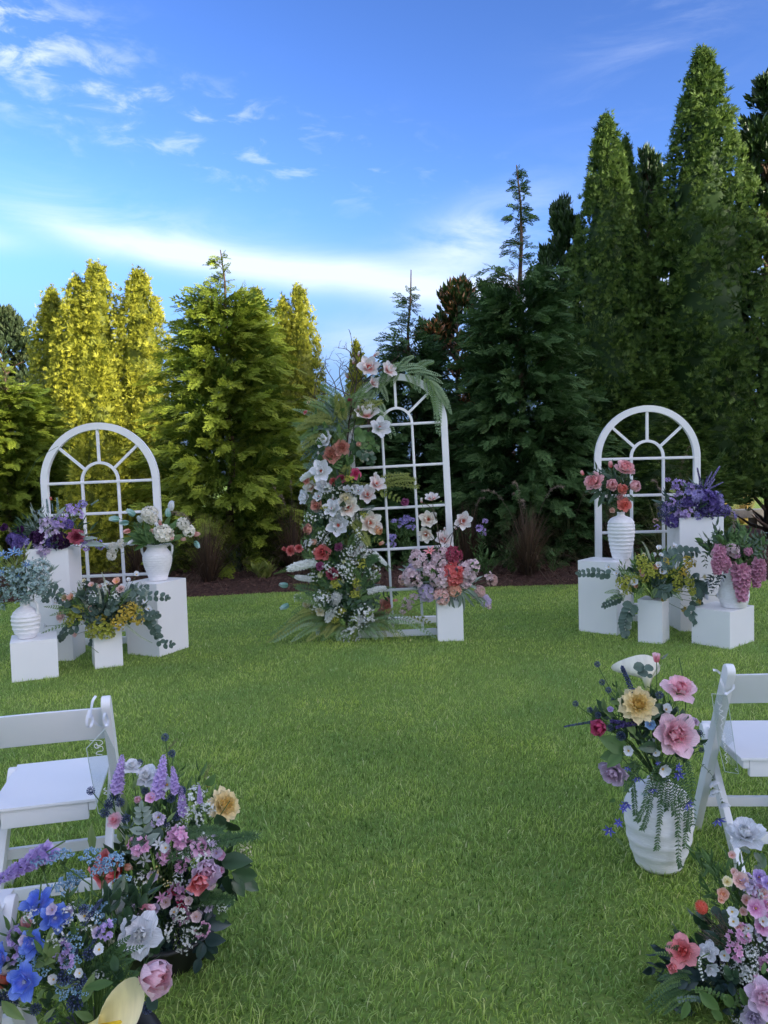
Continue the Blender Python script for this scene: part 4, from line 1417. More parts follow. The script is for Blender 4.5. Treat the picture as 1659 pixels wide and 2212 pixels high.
def floret(b, c, d, s, r, n=4, w=.55, g0=0.2, g1=0.9, open_=65):
    """tiny flat flower added to an MB"""
    R3 = orient(d, r.uniform(0, 6.28))
    for i in range(n):
        A = Matrix.Rotation(2 * math.pi * i / n, 3, 'Z') @ Matrix.Rotation(R_(90 - open_), 3, 'X')
        q = [(0, 0, 0), (w * .5, .55, .06), (0, 1.0, .12), (-w * .5, .55, .06)]
        b.add([Vector(c) + R3 @ (A @ (Vector(p) * s)) for p in q], [(0, 1, 2, 3)], [g0, (g0 + g1) / 2, g1, (g0 + g1) / 2])


def cluster(kind, cols, var):
    """single-mesh blooms made of many tiny florets; unit size 1, axis +Z"""
    key = ('cl', kind, cols, var)
    if key in CACHE:
        return CACHE[key]
    r = random.Random(sum(map(ord, kind)) * 3 + var)
    b, s = MB(), MB()
    rv = lambda: Vector((r.gauss(0, 1), r.gauss(0, 1), r.gauss(0, 1))).normalized()
    if kind == 'hydrangea':                         # mophead
        for i in range(70):
            d = rv()
            if d.z < -.45:
                d.z = -d.z
            floret(b, Vector((d.x * .42, d.y * .42, d.z * .36)) * r.uniform(.85, 1.05), d + rv() * .35, .155 * r.uniform(.85, 1.2), r, 4, .95, .25 + .3 * r.random(), .7 + .3 * r.random())
    elif kind == 'blossom_cluster':                 # loose cherry or larkspur florets
        for i in range(16):
            d = rv(); d.z = abs(d.z) * .8
            p = Vector((d.x * .40, d.y * .40, d.z * .34)) * r.uniform(.6, 1.1)
            floret(b, p, d + rv() * .4 + Vector((0, 0, .3)), .20 * r.uniform(.8, 1.2), r, 5, .75)
            s.tube([(0, 0, -.3), p * .6, p], [.012, .01, .008], 3)
    elif kind == 'spike':                           # larkspur / lilac spike, base at 0, tip at +Z 1
        n = 64
        for i in range(n):
            k = i / n
            a = i * 2.4
            rad = .125 * (1 - k) ** .55 + .012
            d = Vector((math.cos(a), math.sin(a), .45 + .5 * k))
            floret(b, Vector((math.cos(a) * rad * .55, math.sin(a) * rad * .55, k)), d, rad * 1.0 * r.uniform(.8, 1.15), r, 5, .8, .15 + .2 * r.random())
        s.tube([(0, 0, -.25), (0, 0, 1)], [.014, .006], 4)
    elif kind == 'foxtail':                         # eremurus: white florets, green buds at the tip
        n = 110
        bend = .16 * (1 if var % 2 else -1)
        for i in range(n):
            k = i / n
            a = i * 2.4
            rad = .115 * min(1, (1 - k) * 1.6 + .12)
            c0 = Vector((bend * k * k, 0, k))
            d = Vector((math.cos(a), math.sin(a), .35))
            if k < .66:
                floret(b, c0 + Vector((math.cos(a), math.sin(a), 0)) * rad * .6, d, rad * .85 * r.uniform(.8, 1.2), r, 5, .75, .55, .95)
            else:
                ball(s, c0 + Vector((math.cos(a), math.sin(a), 0)) * rad * .8, .02 * (1.35 - k), .95, 4, 3, 1.5)
        s.tube([(0, 0, -.2), (0, 0, .4), (bend * .5, 0, .7), (bend, 0, 1)], [.016, .014, .011, .006], 5, g=.9)
    elif kind == 'catkin':                          # soft pale drooping tassel
        n = 130
        for i in range(n):
            k = i / n
            a = i * 2.4
            x = .10 * math.sin(k * 2.6)
            rad = .055 * (1 - k * .55)
            p = Vector((x, 0, k)) + Vector((math.cos(a), math.sin(a), 0)) * rad * .6
            floret(b, p, Vector((math.cos(a), math.sin(a), .5)), rad * .9, r, 3, .6, .4 + .4 * r.random())
        s.tube([(0, 0, -.15), (.05, 0, .3), (.10, 0, .6), (.05, 0, 1)], .006, 4)
    elif kind == 'lavender':
        n = 90
        for i in range(n):
            k = i / n
            a = i * 2.4
            rad = .055 * (1 - .55 * k)
            ball(b, (math.cos(a) * rad, math.sin(a) * rad, k + r.uniform(-.02, .02)), .022 * r.uniform(.8, 1.3), r.random(), 4, 3, 1.3)
        s.tube([(0, 0, -.5), (0, 0, 1)], [.012, .005], 4)
    elif kind == 'globe':                           # sea holly / allium ball
        for i in range(46):
            z = 1 - 2 * (i + .5) / 46
            a = i * 2.39996
            d = Vector((math.sqrt(1 - z * z) * math.cos(a), math.sqrt(1 - z * z) * math.sin(a), z))
            b.tube([d * .16, d * .40], [.028, .022], 4, g=.2)
            ball(b, d * .42, .062, .5 + .5 * r.random(), 5, 3)
    elif kind == 'gyp':                             # baby's breath spray
        for i in range(30):
            d = rv(); d.z = abs(d.z)
            p = Vector((d.x * .46, d.y * .46, d.z * .5 - .05)) * r.uniform(.6, 1.1)
            s.tube([(0, 0, -.45), Vector((p.x * .4, p.y * .4, p.z * .3 - .15)), p], [.010, .007, .006], 3, g=.8)
            for q in range(3):
                floret(b, p + rv() * .05, d + rv() * .5, .062, r, 5, .9, .6, 1)
    elif kind == 'statice':                         # pale blue crumbly heads on green forks
        for i in range(13):
            a = i * 2.4
            rr = .40 * math.sqrt((i + .5) / 13)
            p = Vector((math.cos(a) * rr, math.sin(a) * rr, .12 - rr * .25 + r.uniform(-.06, .06)))
            s.tube([(0, 0, -.5), (p.x * .35, p.y * .35, -.22), p], [.018, .013, .010], 4, g=.95)
            for q in range(13):
                d = rv(); d.z = abs(d.z)
                ball(b, p + d * .085, .033, r.random(), 4, 3)
    elif kind == 'raceme':                          # hanging wisteria, grows along +Z (point it down)
        n = 60
        for i in range(n):
            k = i / n
            a = i * 2.4
            rad = .17 * min(1, k * 5 + .3) * (1 - k) ** .45 + .02
            d = Vector((math.cos(a), math.sin(a), -.25))
            for q in range(1):
                floret(b, Vector((math.cos(a) * rad * .7, math.sin(a) * rad * .7, k)), d + rv() * .25, .13 * r.uniform(.8, 1.25) * (1.15 - .5 * k), r, 4, 1.0, .05 + .4 * r.random())
        s.tube([(0, 0, -.1), (0, 0, 1)], [.012, .006], 4)
    elif kind == 'umbel':                           # lime dill/euphorbia heads
        for i in range(60):
            d = rv(); d.z = abs(d.z) * .7
            p = Vector((d.x * .45, d.y * .45, d.z * .35)) * r.uniform(.5, 1.1)
            floret(b, p, d + Vector((0, 0, .4)) + rv() * .4, .095, r, 5, .9, .2 + .4 * r.random())
            if i % 3 == 0:
                s.tube([(0, 0, -.4), p * .5, p], [.012, .009, .006], 3, g=.9)
    elif kind == 'berries':
        for i in range(12):
            a = i * 2.4
            p = Vector((math.cos(a) * .28 * r.random(), math.sin(a) * .28 * r.random(), i / 12 - .4))
            ball(b, p, .055, r.random(), 6, 4)
            s.tube([(0, 0, p.z - .15), p], .009, 3)
    elif kind == 'plume':                           # dry grass plume
        for i in range(9):
            a = i * 2.4
            e = Vector((math.cos(a) * .18, math.sin(a) * .18, 1 + r.uniform(-.2, .1)))
            for j in range(16):
                k = .35 + .65 * j / 15
                p = e * k + rv() * .014
                b.tube([p, p + Vector((e.x * .2, e.y * .2, .07)) + rv() * .02], [.010, .002], 3, g=r.random())
            s.tube([(0, 0, -.2), e * .5, e], [.009, .006, .003], 3)
    elif kind == 'gomphrena':                       # strawberry globe amaranth
        for i in range(150):
            z = 1 - 2 * (i + .5) / 150
            a = i * 2.39996
            d = Vector((math.sqrt(1 - z * z) * math.cos(a), math.sqrt(1 - z * z) * math.sin(a), z))
            p = Vector((d.x * .36, d.y * .36, d.z * .46))
            b.tube([p, p + Vector((d.x * .09, d.y * .09, d.z * .05 + .09))], [.035, .004], 4, g=r.random())
        ball(b, (0, 0, 0), .38, .2, 8, 6, 1.2)
    out = (b.mesh(kind, petal_mat(*cols)), s.mesh('stalk', STEM) if s.v else None)
    CACHE[key] = out
    return out


def leaf_mesh(shape, mat):
    """single leaf along +Z from the origin, face towards +Y... one shared mesh per shape and material"""
    key = ('leaf', shape, mat.name)
    if key in CACHE:
        return CACHE[key]
    W, curl, fold, prof = {
        'lance': (.26, .22, .35, [(0, .10), (.2, .7), (.45, 1), (.75, .6), (1, .02)]),
        'broad': (.58, .25, .22, [(0, .08), (.18, .75), (.42, 1), (.72, .72), (1, .03)]),
        'round': (.86, .14, .12, [(0, .15), (.2, .78), (.5, 1), (.8, .76), (1, .18)]),
        'strap': (.10, .75, .3, [(0, .6), (.3, 1), (.6, .9), (.85, .55), (1, .02)]),
        'tulip': (.22, .35, .5, [(0, .7), (.25, 1), (.55, .85), (.8, .5), (1, .02)]),
        'lobed': (.70, .15, .2, [(0, .08), (.2, .9), (.38, .55), (.55, .95), (.72, .45), (.86, .5), (1, .05)]),
    }[shape]
    b = MB()
    vs, g = [], []
    for (v, w) in prof:
        y = -curl * v * v
        for u in (-1, -.5, 0, .5, 1):
            vs.append((u * w * W * .5, y + fold * abs(u) * w * W * .5 + (.02 * math.sin(9 * v) if abs(u) == 1 else 0), v * (1 - .12 * curl))); g.append(.25 + .6 * abs(u) * .6 + .3 * v)
    n = len(prof)
    b.add(vs, [(j * 5 + i, j * 5 + i + 1, j * 5 + i + 6, j * 5 + i + 5) for j in range(n - 1) for i in range(4)], [min(1, q) for q in g])
    me = b.mesh('leaf', mat)
    CACHE[key] = me
    return me


TOCAM = Vector((0, -1, .25)).normalized()


class Bouquet:
    """a flower arrangement: blooms, leaves and stems hang under one root"""

    def __init__(self, name, label, origin, Y, axis_px, rad_px, bulge, conv, seed=1, cat='flowers', group='flower arrangements'):
        self.o = Vector(origin)
        self.root = thing(name, self.o, label, cat, group)
        self.Y, self.ax, self.rp, self.bulge, self.conv = Y, axis_px, rad_px, bulge, conv
        self.r = random.Random(seed)
        self.off = Matrix.Translation(-self.o)
        self.column = False

    def pt(self, x, y, dY=None):
        px, py = self.conv(x, y)
        if dY is None:
            q = math.hypot((px - self.ax[0]) / self.rp[0], (py - self.ax[1]) / self.rp[1])
            dY = -self.bulge * math.sqrt(max(0, 1 - min(q, 1) ** 2)) + self.r.uniform(-.02, .02)
        return at(px, py, self.Y + dY)

    def size(self, s, P):
        """crop pixels to metres"""
        a, b = self.conv(0, 0), self.conv(s, 0)
        return (b[0] - a[0]) * P.y / FPX

    def facing(self, P, face):
        if face is None:
            d = (P - self.o)
            d = d.normalized() if d.length > 1e-4 else Vector((0, 0, 1))
            return (d * .75 + TOCAM * .8).normalized()
        return Vector(face).normalized()

    def stem(self, P, d, parent=None, M=None, r=.0022, to=None):
        o = to if to is not None else self.o
        if self.column and to is None:
            o = Vector((self.o.x + (P.z * self.lean), self.Y, max(.04, P.z - .28)))
        L = (P - o).length
        mid = o.lerp(P, .55) - Vector(d) * L * .10 + Vector((0, 0, L * .10))
        b = MB()
        b.tube([P, P.lerp(mid, .5) - Vector(d) * L * .08, mid, o], [r * .8, r, r, r * 1.1], 5, g=.5)
        me = b.mesh('stem', STEM)
        ob = link('stem', me, parent or self.root, (M.inverted() if M is not None else self.off))
        return ob

    def f(self, kind, x, y, s, cols, face=None, dY=None, stem=True, roll=None, sq=1.0):
        """bloom of separate petals, s = seen width in crop pixels"""
        P = self.pt(x, y, dY)
        d = self.facing(P, face)
        D = self.size(s, P) * (1.0 if RINGS[kind][-1][3] > 40 else .95)
        if kind in ('tulip', 'bud', 'magbud'):
            D *= 1.25
            P = P - d * D * .45
        elif kind == 'opentulip':
            P = P - d * D * .3
        base, pieces = flower(kind, cols, self.r.randint(0, 1))
        M = M4(orient(d, self.r.uniform(0, 6.28) if roll is None else roll), P, (D, D, D * sq))
        ob = link(NAMES.get(kind, kind), base, self.root, self.off @ M)
        for (nm, me, Ml) in pieces:
            link(nm, me, ob, Ml)
        if stem:
            self.stem(P, d, ob, M)
        return ob

    def c(self, kind, x, y, s, cols, face=None, dY=None, stem=True, name=None):
        """cluster bloom, s = seen width in crop pixels"""
        P = self.pt(x, y, dY)
        d = self.facing(P, face)
        D = self.size(s, P) * 1.1
        me, st = cluster(kind, cols, self.r.randint(0, 2))
        M = M4(orient(d, self.r.uniform(0, 6.28)), P, D)
        ob = link(name or NAMES.get(kind, kind), me, self.root, self.off @ M)
        ob['kind'] = 'stuff'
        if st is not None:
            link('stalk', st, ob, Matrix.Identity(4))
        if stem:
            self.stem(P - d * D * .3, d, ob, M)
        return ob

    def spike(self, kind, p0, p1, cols, dY=None, dY1=None, width=1.0, name=None, stem=True, flip=1):
        """spike from seen base p0 to seen tip p1"""
        A = self.pt(*p0, dY)
        B = self.pt(*p1, dY if dY1 is None else dY1) if (dY is not None or dY1 is not None) else at(*self.conv(*p1), A.y)
        v = B - A
        L = v.length
        me, st = cluster(kind, cols, 1 if flip > 0 else 0)
        q = v.normalized()
        side = Vector((0, -1, 0))
        X = q.cross(side).normalized() if abs(q.y) < .9 else q.orthogonal().normalized()
        R3 = Matrix((X, q.cross(X), q)).transposed()
        M = M4(R3, A, (L * width, L * width, L))
        ob = link(name or NAMES.get(kind, kind), me, self.root, self.off @ M)
        ob['kind'] = 'stuff'
        if st is not None:
            link('stalk', st, ob, Matrix.Identity(4))
        if stem:
            self.stem(A, q, ob, M)
        return ob

    def mix(self, n, region, kinds, dY=None, spread=.06):
        """smaller blooms dotted through the arrangement"""
        for i in range(n):
            a = self.r.uniform(0, 6.28); q = math.sqrt(self.r.random())
            x, y = region[0] + math.cos(a) * q * region[2], region[1] + math.sin(a) * q * region[3]
            k, cols, s0, s1 = kinds[i % len(kinds)]
            d = None if dY is None else dY + self.r.uniform(-spread, spread)
            (self.f if k in RINGS else self.c)(k, x, y, self.r.uniform(s0, s1), cols, dY=d, stem=k in RINGS)

    def leaf(self, x0, y0, x1, y1, shape, mat, dY=None, wide=1.0, face=None, parent=None):
        """one leaf from seen base to seen tip"""
        A = self.pt(x0, y0, dY)
        B = at(*self.conv(x1, y1), A.y + self.r.uniform(-.03, .03))
        return self.leaf3(A, B, shape, mat, wide, face)

    def leaf3(self, A, B, shape, mat, wide=1.0, face=None, parent=None, PM=None):
        v = B - A
        L = max(v.length, 1e-4)
        q = v.normalized()
        n = Vector(face) if face is not None else (TOCAM + Vector((self.r.uniform(-.6, .6), self.r.uniform(-.3, .3), self.r.uniform(-.1, .8))))
        X = n.cross(q)
        X = X.normalized() if X.length > 1e-3 else q.orthogonal().normalized()
        R3 = Matrix((X, q.cross(X), q)).transposed()
        M = M4(R3, A, (L * wide, L, L))
        if parent is not None:
            return link('leaf', leaf_mesh(shape, mat), parent, PM.inverted() @ M)
        return link('leaf', leaf_mesh(shape, mat), self.root, self.off @ M)

    def branch(self, pts, leaf_px, shape, mat, n=10, name='leafy_branch', dY=None, wide=1.0, pair=True, spread=.9, r=.0016, droop=0.0, swell=True):
        """stem through seen points with leaves either side (stem = part, leaves = sub-parts)"""
        W = [self.pt(*p, dY) for p in pts]
        Ls = self.size(leaf_px, W[0])
        b = MB()
        fine = curve_pts(W, 14)
        b.tube(fine, [r * (1.2 - .7 * i / 14) for i in range(15)], 4, g=.6)
        ob = link(name, b.mesh(name, STEM if mat is not G_TEAL else TWIG), self.root, self.off)
        PM = Matrix.Identity(4)
        for i in range(n):
            k = .12 + .88 * (i + .5) / n
            j = min(int(k * 14), 13)
            p = fine[j].lerp(fine[j + 1], k * 14 - j)
            t = (fine[j + 1] - fine[j]).normalized()
            side = t.cross(TOCAM).normalized()
            for s in ((-1, 1) if pair else ((1,) if i % 2 else (-1,))):
                d = t * (1 - spread * .5) + side * s * spread + TOCAM * self.r.uniform(-.35, .45) + Vector((0, 0, -droop + self.r.uniform(-.15, .15)))
                L = Ls * (1.0 - .45 * k if swell else 1.0) * self.r.uniform(.85, 1.15)
                self.leaf3(p, p + d.normalized() * L, shape, mat, wide, None, ob, PM)
        d = (fine[-1] - fine[-2]).normalized()
        self.leaf3(fine[-1], fine[-1] + d * Ls * .55, shape, mat, wide, None, ob, PM)
        return ob

    def frond(self, p0, p1, w_px, mat, n=16, sag=.0, name='fern_frond', dY=None, dY1=None, fine=False, tilt=None, taper=.9):
        """fern frond between seen points; pinnae are cut in the blade (one mesh)"""
        A = self.pt(*p0, dY)
        B = self.pt(*p1, dY1 if dY1 is not None else dY) if (dY is not None or dY1 is not None) else at(*self.conv(*p1), A.y + self.r.uniform(-.04, .04))
        A.z, B.z = max(A.z, .05), max(B.z, .035)
        me = frond_mesh(A, B, self.size(w_px, A), mat, n, sag, self.r, fine, tilt, taper)
        fo = link(name, me, self.root, self.off)
        fo['kind'] = 'stuff'
        return fo

    def fill(self, n, region, L_px, shape, mat, k=5, spread=.8, name='foliage_sprig', up=.35, ybias=0.0):
        """small leafy sprigs (one mesh each) radiating through the arrangement; region = seen ellipse (cx, cy, rx, ry)"""
        for i in range(n):
            a = self.r.uniform(0, 6.28)
            q = math.sqrt(self.r.random())
            P = self.pt(region[0] + math.cos(a) * q * region[2], region[1] + math.sin(a) * q * region[3])
            P.y += self.r.uniform(0.0, 1.2) * self.bulge + ybias
            d = (P - self.o).normalized() + Vector((self.r.gauss(0, .4), self.r.gauss(0, .4), up + self.r.gauss(0, .3)))
            d.normalize()
            me = sprig_mesh(shape, mat, k, spread, self.r.randint(0, 3))
            D = self.size(L_px, P) * self.r.uniform(.75, 1.25)
            link(name, me, self.root, self.off @ M4(orient(d, self.r.uniform(0, 6.28)), P - d * D * .5, D))['kind'] = 'stuff'


def curve_pts(W, n):
    """Catmull-Rom through points"""
    W = [Vector(p) for p in W]
    if len(W) == 2:
        W = [W[0], W[0].lerp(W[1], .5), W[1]]
    out = []
    m = len(W) - 1
    for i in range(n + 1):
        t = i / n * m
        j = min(int(t), m - 1); t -= j
        p0, p1, p2, p3 = W[max(j - 1, 0)], W[j], W[j + 1], W[min(j + 2, m)]
        out.append(0.5 * ((2 * p1) + (p2 - p0) * t + (2 * p0 - 5 * p1 + 4 * p2 - p3) * t * t + (3 * p1 - p0 - 3 * p2 + p3) * t ** 3))
    return out


def sprig_mesh(shape, mat, k, spread, var):
    key = ('sprig', shape, mat.name, k, var, spread)
    if key in CACHE:
        return CACHE[key]
    r = random.Random(var * 11 + k)
    lf = leaf_mesh(shape, mat)
    LV = [v.co.copy() for v in lf.vertices]
    LF = [tuple(p.vertices) for p in lf.polygons]
    LG = [d.value for d in lf.attributes['grad'].data]
    b = MB()
    b.tube([(0, 0, 0), (.02, .02, .5), (0, 0, .95)], [.012, .009, .004], 3, g=.4)
    for i in range(k):
        z = .15 + .8 * i / k
        az = i * 2.4 + r.uniform(-.4, .4)
        R3 = Matrix.Rotation(az, 3, 'Z') @ Matrix.Rotation(-spread * r.uniform(.7, 1.2), 3, 'X')
        s = .45 * r.uniform(.8, 1.2)
        b.add([R3 @ (v * s) + Vector((0, 0, z)) for v in LV], LF, LG)
    me = b.mesh('foliage_sprig', mat)
    CACHE[key] = me
    return me


def frond_mesh(A, B, W, mat, n, sag, r, fine=False, tilt=None, taper=.9):
    v = B - A
    L = v.length
    mid = A.lerp(B, .5) + Vector((0, 0, sag * L))
    sp = curve_pts([A, mid, B], n)
    N0 = (Vector(tilt) if tilt is not None else TOCAM + Vector((r.uniform(-.5, .5), 0, r.uniform(0, .6)))).normalized()
    b = MB()
    b.tube(sp, [.0022 * (1.1 - .8 * i / n) for i in range(n + 1)], 3, g=.3, caps=False)
    for i in range(1, n + 1):
        k = i / n
        t = (sp[i] - sp[i - 1]).normalized()
        side = t.cross(N0)
        side = side.normalized() if side.length > 1e-4 else t.orthogonal().normalized()
        up = side.cross(t)
        w = W * .5 * (1 - k) ** .6 * min(1, .45 + 1.6 * k) if taper else W * .5
        w = max(w, W * .04)
        for s in (-1, 1):
            d = (side * s * .88 + t * .48).normalized()
            if not fine:
                e = sp[i] + d * w - up * w * .18
                m = sp[i] + d * w * .45
                ww = L / n * .46
                b.add([sp[i], m + t * ww, e, m - t * ww * .8], [(0, 1, 2, 3)], [.25, .6, .9, .5])
                if w > L / n * 1.2:
                    for u in (.3, .6):
                        o = sp[i] + d * w * u - up * w * .18 * u
                        for g in (-1, 1):
                            dd = (d * .5 + t * g * .8).normalized()
                            b.add([o, o + dd * ww * .75 + d * ww * .3, o + dd * ww * 1.5, o + dd * ww * .75 - d * ww * .3], [(0, 1, 2, 3)], [.4, .7, 1, .7])
            else:                                   # hair-fine plumosus: needles on side twigs
                q = max(3, int(w / (.016 if A.y < 4 else .022)))
                for j in range(q):
                    o = sp[i] + d * w * (j + .5) / q - up * w * .12
                    for g in (-1, 0, 1):
                        dd = (d * .6 + t * g * .7 + up * r.uniform(-.5, .5)).normalized()
                        l = (.018 if A.y < 4 else .030) * r.uniform(.7, 1.3)
                        sd = dd.cross(up) * (.0016 if A.y < 4 else .0034)
                        b.add([o - sd, o + sd, o + dd * l + sd * .3, o + dd * l - sd * .3], [(0, 1, 2, 3)], [.3, .3, .9, .9])
    return b.mesh('fern_frond', mat)


NAMES = {'cuppeony': 'peony', 'openrose': 'rose', 'opentulip': 'tulip', 'magbud': 'magnolia_bud', 'bud': 'rose_bud', 'starlily': 'star_lily', 'gyp': 'gypsophila', 'spike': 'larkspur_spike', 'foxtail': 'foxtail_lily',
         'catkin': 'grass_tassel', 'globe': 'globe_thistle', 'raceme': 'wisteria', 'umbel': 'lime_umbel', 'berries': 'berry_spray', 'plume': 'grass_plume', 'gomphrena': 'globe_amaranth', 'lavender': 'lavender_spike', 'blossom_cluster': 'blossom'}

# colour triples: heart, middle, edge
WHITE = (srgb(225, 228, 222), srgb(236, 238, 240), srgb(240, 242, 248))
MAGN = (srgb(228, 150, 140), srgb(240, 232, 228), srgb(242, 241, 240))
MAGN_C = (srgb(225, 170, 140), srgb(240, 234, 220), srgb(243, 240, 232))
CREAM = (srgb(225, 205, 110), srgb(240, 228, 176), srgb(244, 238, 214))
YELLOW = (srgb(255, 204, 92), srgb(255, 226, 142), srgb(255, 240, 196))
PINKROSE = (srgb(246, 128, 146), srgb(250, 180, 192), srgb(252, 218, 230))
PALEROSE = (srgb(245, 170, 190), srgb(242, 200, 220), srgb(238, 214, 236))
LILACP = (srgb(214, 168, 190), srgb(220, 190, 214), srgb(226, 206, 228))
CORAL = (srgb(232, 84, 76), srgb(238, 120, 116), srgb(246, 170, 176))
CORALP = (srgb(246, 110, 84), srgb(250, 140, 122), srgb(252, 172, 160))
PINKPE = (srgb(248, 136, 136), srgb(250, 172, 174), srgb(252, 206, 210))
HOTPINK = (srgb(190, 40, 80), srgb(216, 66, 112), srgb(232, 110, 150))
PEACH = (srgb(196, 110, 90), srgb(214, 142, 122), srgb(226, 172, 156))
PEACHL = (srgb(238, 150, 110), srgb(244, 184, 156), srgb(246, 210, 190))
ORANGE = (srgb(232, 128, 60), srgb(242, 166, 104), srgb(246, 202, 160))
BURG = (srgb(120, 34, 56), srgb(164, 66, 90), srgb(198, 108, 126))
PLUM = (srgb(110, 30, 80), srgb(160, 72, 124), srgb(196, 120, 162))
DKPURP = (srgb(26, 10, 30), srgb(50, 22, 58), srgb(80, 40, 92))
REDC = (srgb(180, 62, 66), srgb(212, 98, 98), srgb(232, 144, 138))
BLUE = (srgb(150, 160, 226), srgb(92, 122, 224), srgb(140, 168, 240))
LBLUE = (srgb(136, 184, 218), srgb(168, 208, 234), srgb(204, 228, 244))
SKYB = (srgb(110, 150, 200), srgb(138, 176, 216), srgb(170, 200, 230))
VIOLET = (srgb(122, 108, 174), srgb(160, 148, 206), srgb(194, 186, 228))
LILAC = (srgb(160, 132, 198), srgb(188, 164, 218), srgb(216, 198, 234))
PALELIL = (srgb(190, 170, 206), srgb(208, 192, 220), srgb(226, 214, 232))
DEEPV = (srgb(60, 46, 100), srgb(92, 76, 140), srgb(126, 110, 176))
STARB = (srgb(96, 92, 190), srgb(110, 112, 210), srgb(146, 150, 226))
NAVY = (srgb(54, 64, 98), srgb(78, 90, 130), srgb(112, 124, 164))
SAGEB = (srgb(120, 150, 150), srgb(150, 180, 180), srgb(186, 208, 206))
TEALT = (srgb(150, 196, 180), srgb(168, 208, 200), srgb(206, 226, 222))
GREENT = (srgb(160, 176, 96), srgb(196, 206, 140), srgb(222, 226, 182))
PINKT = (srgb(232, 150, 140), srgb(242, 182, 172), srgb(246, 206, 196))
LIME = (srgb(130, 140, 40), srgb(170, 176, 66), srgb(206, 204, 110))
GOLD = (srgb(176, 150, 40), srgb(206, 178, 66), srgb(224, 204, 110))
DUSKP = (srgb(164, 90, 124), srgb(204, 140, 166), srgb(230, 182, 200))
BLUSH = (srgb(212, 178, 180), srgb(226, 200, 204), srgb(238, 220, 222))
BLUSHP = (srgb(222, 160, 150), srgb(234, 192, 184), srgb(242, 216, 208))
ORCHID = (srgb(216, 134, 186), srgb(234, 178, 214), srgb(244, 208, 232))
DRY = (srgb(128, 100, 92), srgb(160, 132, 122), srgb(190, 166, 154))
LILACW = (srgb(226, 222, 196), srgb(242, 238, 222), srgb(248, 246, 236))
GYPC = (srgb(214, 218, 206), srgb(232, 234, 228), srgb(240, 242, 240))
TASSEL = (srgb(170, 180, 150), srgb(196, 204, 176), srgb(220, 226, 204))
FOX = (srgb(220, 222, 200), srgb(236, 238, 230), srgb(240, 243, 240))

# ------------------------------------------------------------------ flower arrangements
POT = plain_mat('dark_pot', (0.012, 0.014, 0.014), (0.03, 0.03, 0.03), rough=0.5, scale=8)


def pot(bq, r0, r1, h, centre=None):
    """low dark florist's tray under an arrangement on the grass"""
    c = centre or bq.o
    b = MB()
    b.lathe([(r0 * .9, 0.002), (r0, 0.006), (r1, h * .9), (r1 * 1.06, h * .92), (r1 * 1.06, h), (r1 * .96, h), (r1 * .9, h * .6)], 24, Vector((c.x, c.y, 0)))
    return b.build('container', POT, bq.root, smooth=True)


# ---- left foreground, beside the chair
o = ground(375, 2085)
A = Bouquet('aisle_flowers', 'aisle flowers on the grass with lilac spikes, yellow and coral peonies by the left chair', (o.x - .03, o.y + .05, .06), o.y + .06, (355, 1890), (215, 330), .20, c4, 3)
pot(A, .13, .16, .11)
for a in ((700, 690, 735, 470), (945, 720, 985, 470), (1055, 700, 1035, 540), (1100, 830, 1085, 660)):
    A.spike('spike', a[:2], a[2:], LILAC, width=1.15)
A.spike('plume', (985, 470), (1062, 378), DRY, width=.35, name='grass_plume'); A.spike('plume', (1215, 650), (1255, 540), DRY, width=.4)
A.spike('spike', (1200, 760), (1195, 650), LILAC, width=1.0)
A.f('openrose', 885, 605, 130, WHITE); A.f('openrose', 790, 550, 100, WHITE, face=(.2, -.4, .8)); A.f('anemone', 1000, 655, 120, WHITE)
for (x, y, s) in ((990, 368, 48), (1030, 466, 48), (836, 522, 46), (884, 604, 50), (545, 690, 52), (690, 716, 66), (655, 768, 64), (628, 822, 58), (720, 760, 56), (1090, 690, 56), (1026, 736, 54), (988, 884, 54), (1060, 842, 56), (755, 856, 56), (870, 690, 44)):
    A.c('globe', x, y, s, NAVY)
A.f('bud', 1255, 635, 62, CREAM, face=(.35, -.2, 1)); A.f('dahlia', 1335, 785, 190, YELLOW, face=(.62, -.55, .45), dY=-.05)
A.leaf(1300, 830, 1350, 930, 'broad', G_DARK); A.leaf(1350, 870, 1440, 960, 'broad', G_DARK); A.leaf(1240, 660, 1290, 600, 'broad', G_MID)
for (x, y, s) in ((1165, 735, 150), (1195, 835, 120), (1060, 935, 130), (1250, 790, 90), (1120, 820, 90)):
    A.c('gyp', x, y, s, GYPC, stem=False)
A.c('gyp', 1460, 1060, 100, CREAM, stem=False); A.c('gyp', 1330, 1370, 90, GYPC, stem=False)
for a in ((800, 690, 815, 590), (745, 830, 738, 690), (860, 890, 960, 885), (985, 690, 995, 585), (1060, 745, 1150, 740), (1000, 880, 1050, 810), (730, 1000, 700, 920), (560, 1050, 540, 900), (775, 1050, 760, 960), (940, 770, 960, 700)):
    A.leaf(*a, 'lance', G_LIGHT, wide=1.2)
A.c('blossom_cluster', 1070, 970, 140, ORCHID); A.c('blossom_cluster', 1000, 1075, 120, ORCHID); A.c('blossom_cluster', 1080, 1145, 80, ORCHID)
A.f('blossom', 1070, 965, 110, ORCHID, dY=-.2); A.f('blossom', 1000, 1080, 100, ORCHID, dY=-.2); A.f('delphinium', 1212, 1030, 145, ORCHID); A.f('blossom', 1322, 1080, 74, ORCHID); A.f('blossom', 1326, 1170, 55, ORCHID); A.f('blossom', 905, 735, 80, ORCHID)
A.f('starlily', 870, 1105, 110, WHITE); A.f('starlily', 950, 1010, 90, WHITE); A.f('starlily', 1115, 1060, 110, WHITE)
A.f('cuppeony', 1228, 1175, 215, PALEROSE, face=(.35, -.8, .35), dY=-.22); A.f('opentulip', 1195, 1230, 150, CORAL, face=(.15, -.9, -.1), dY=-.27)
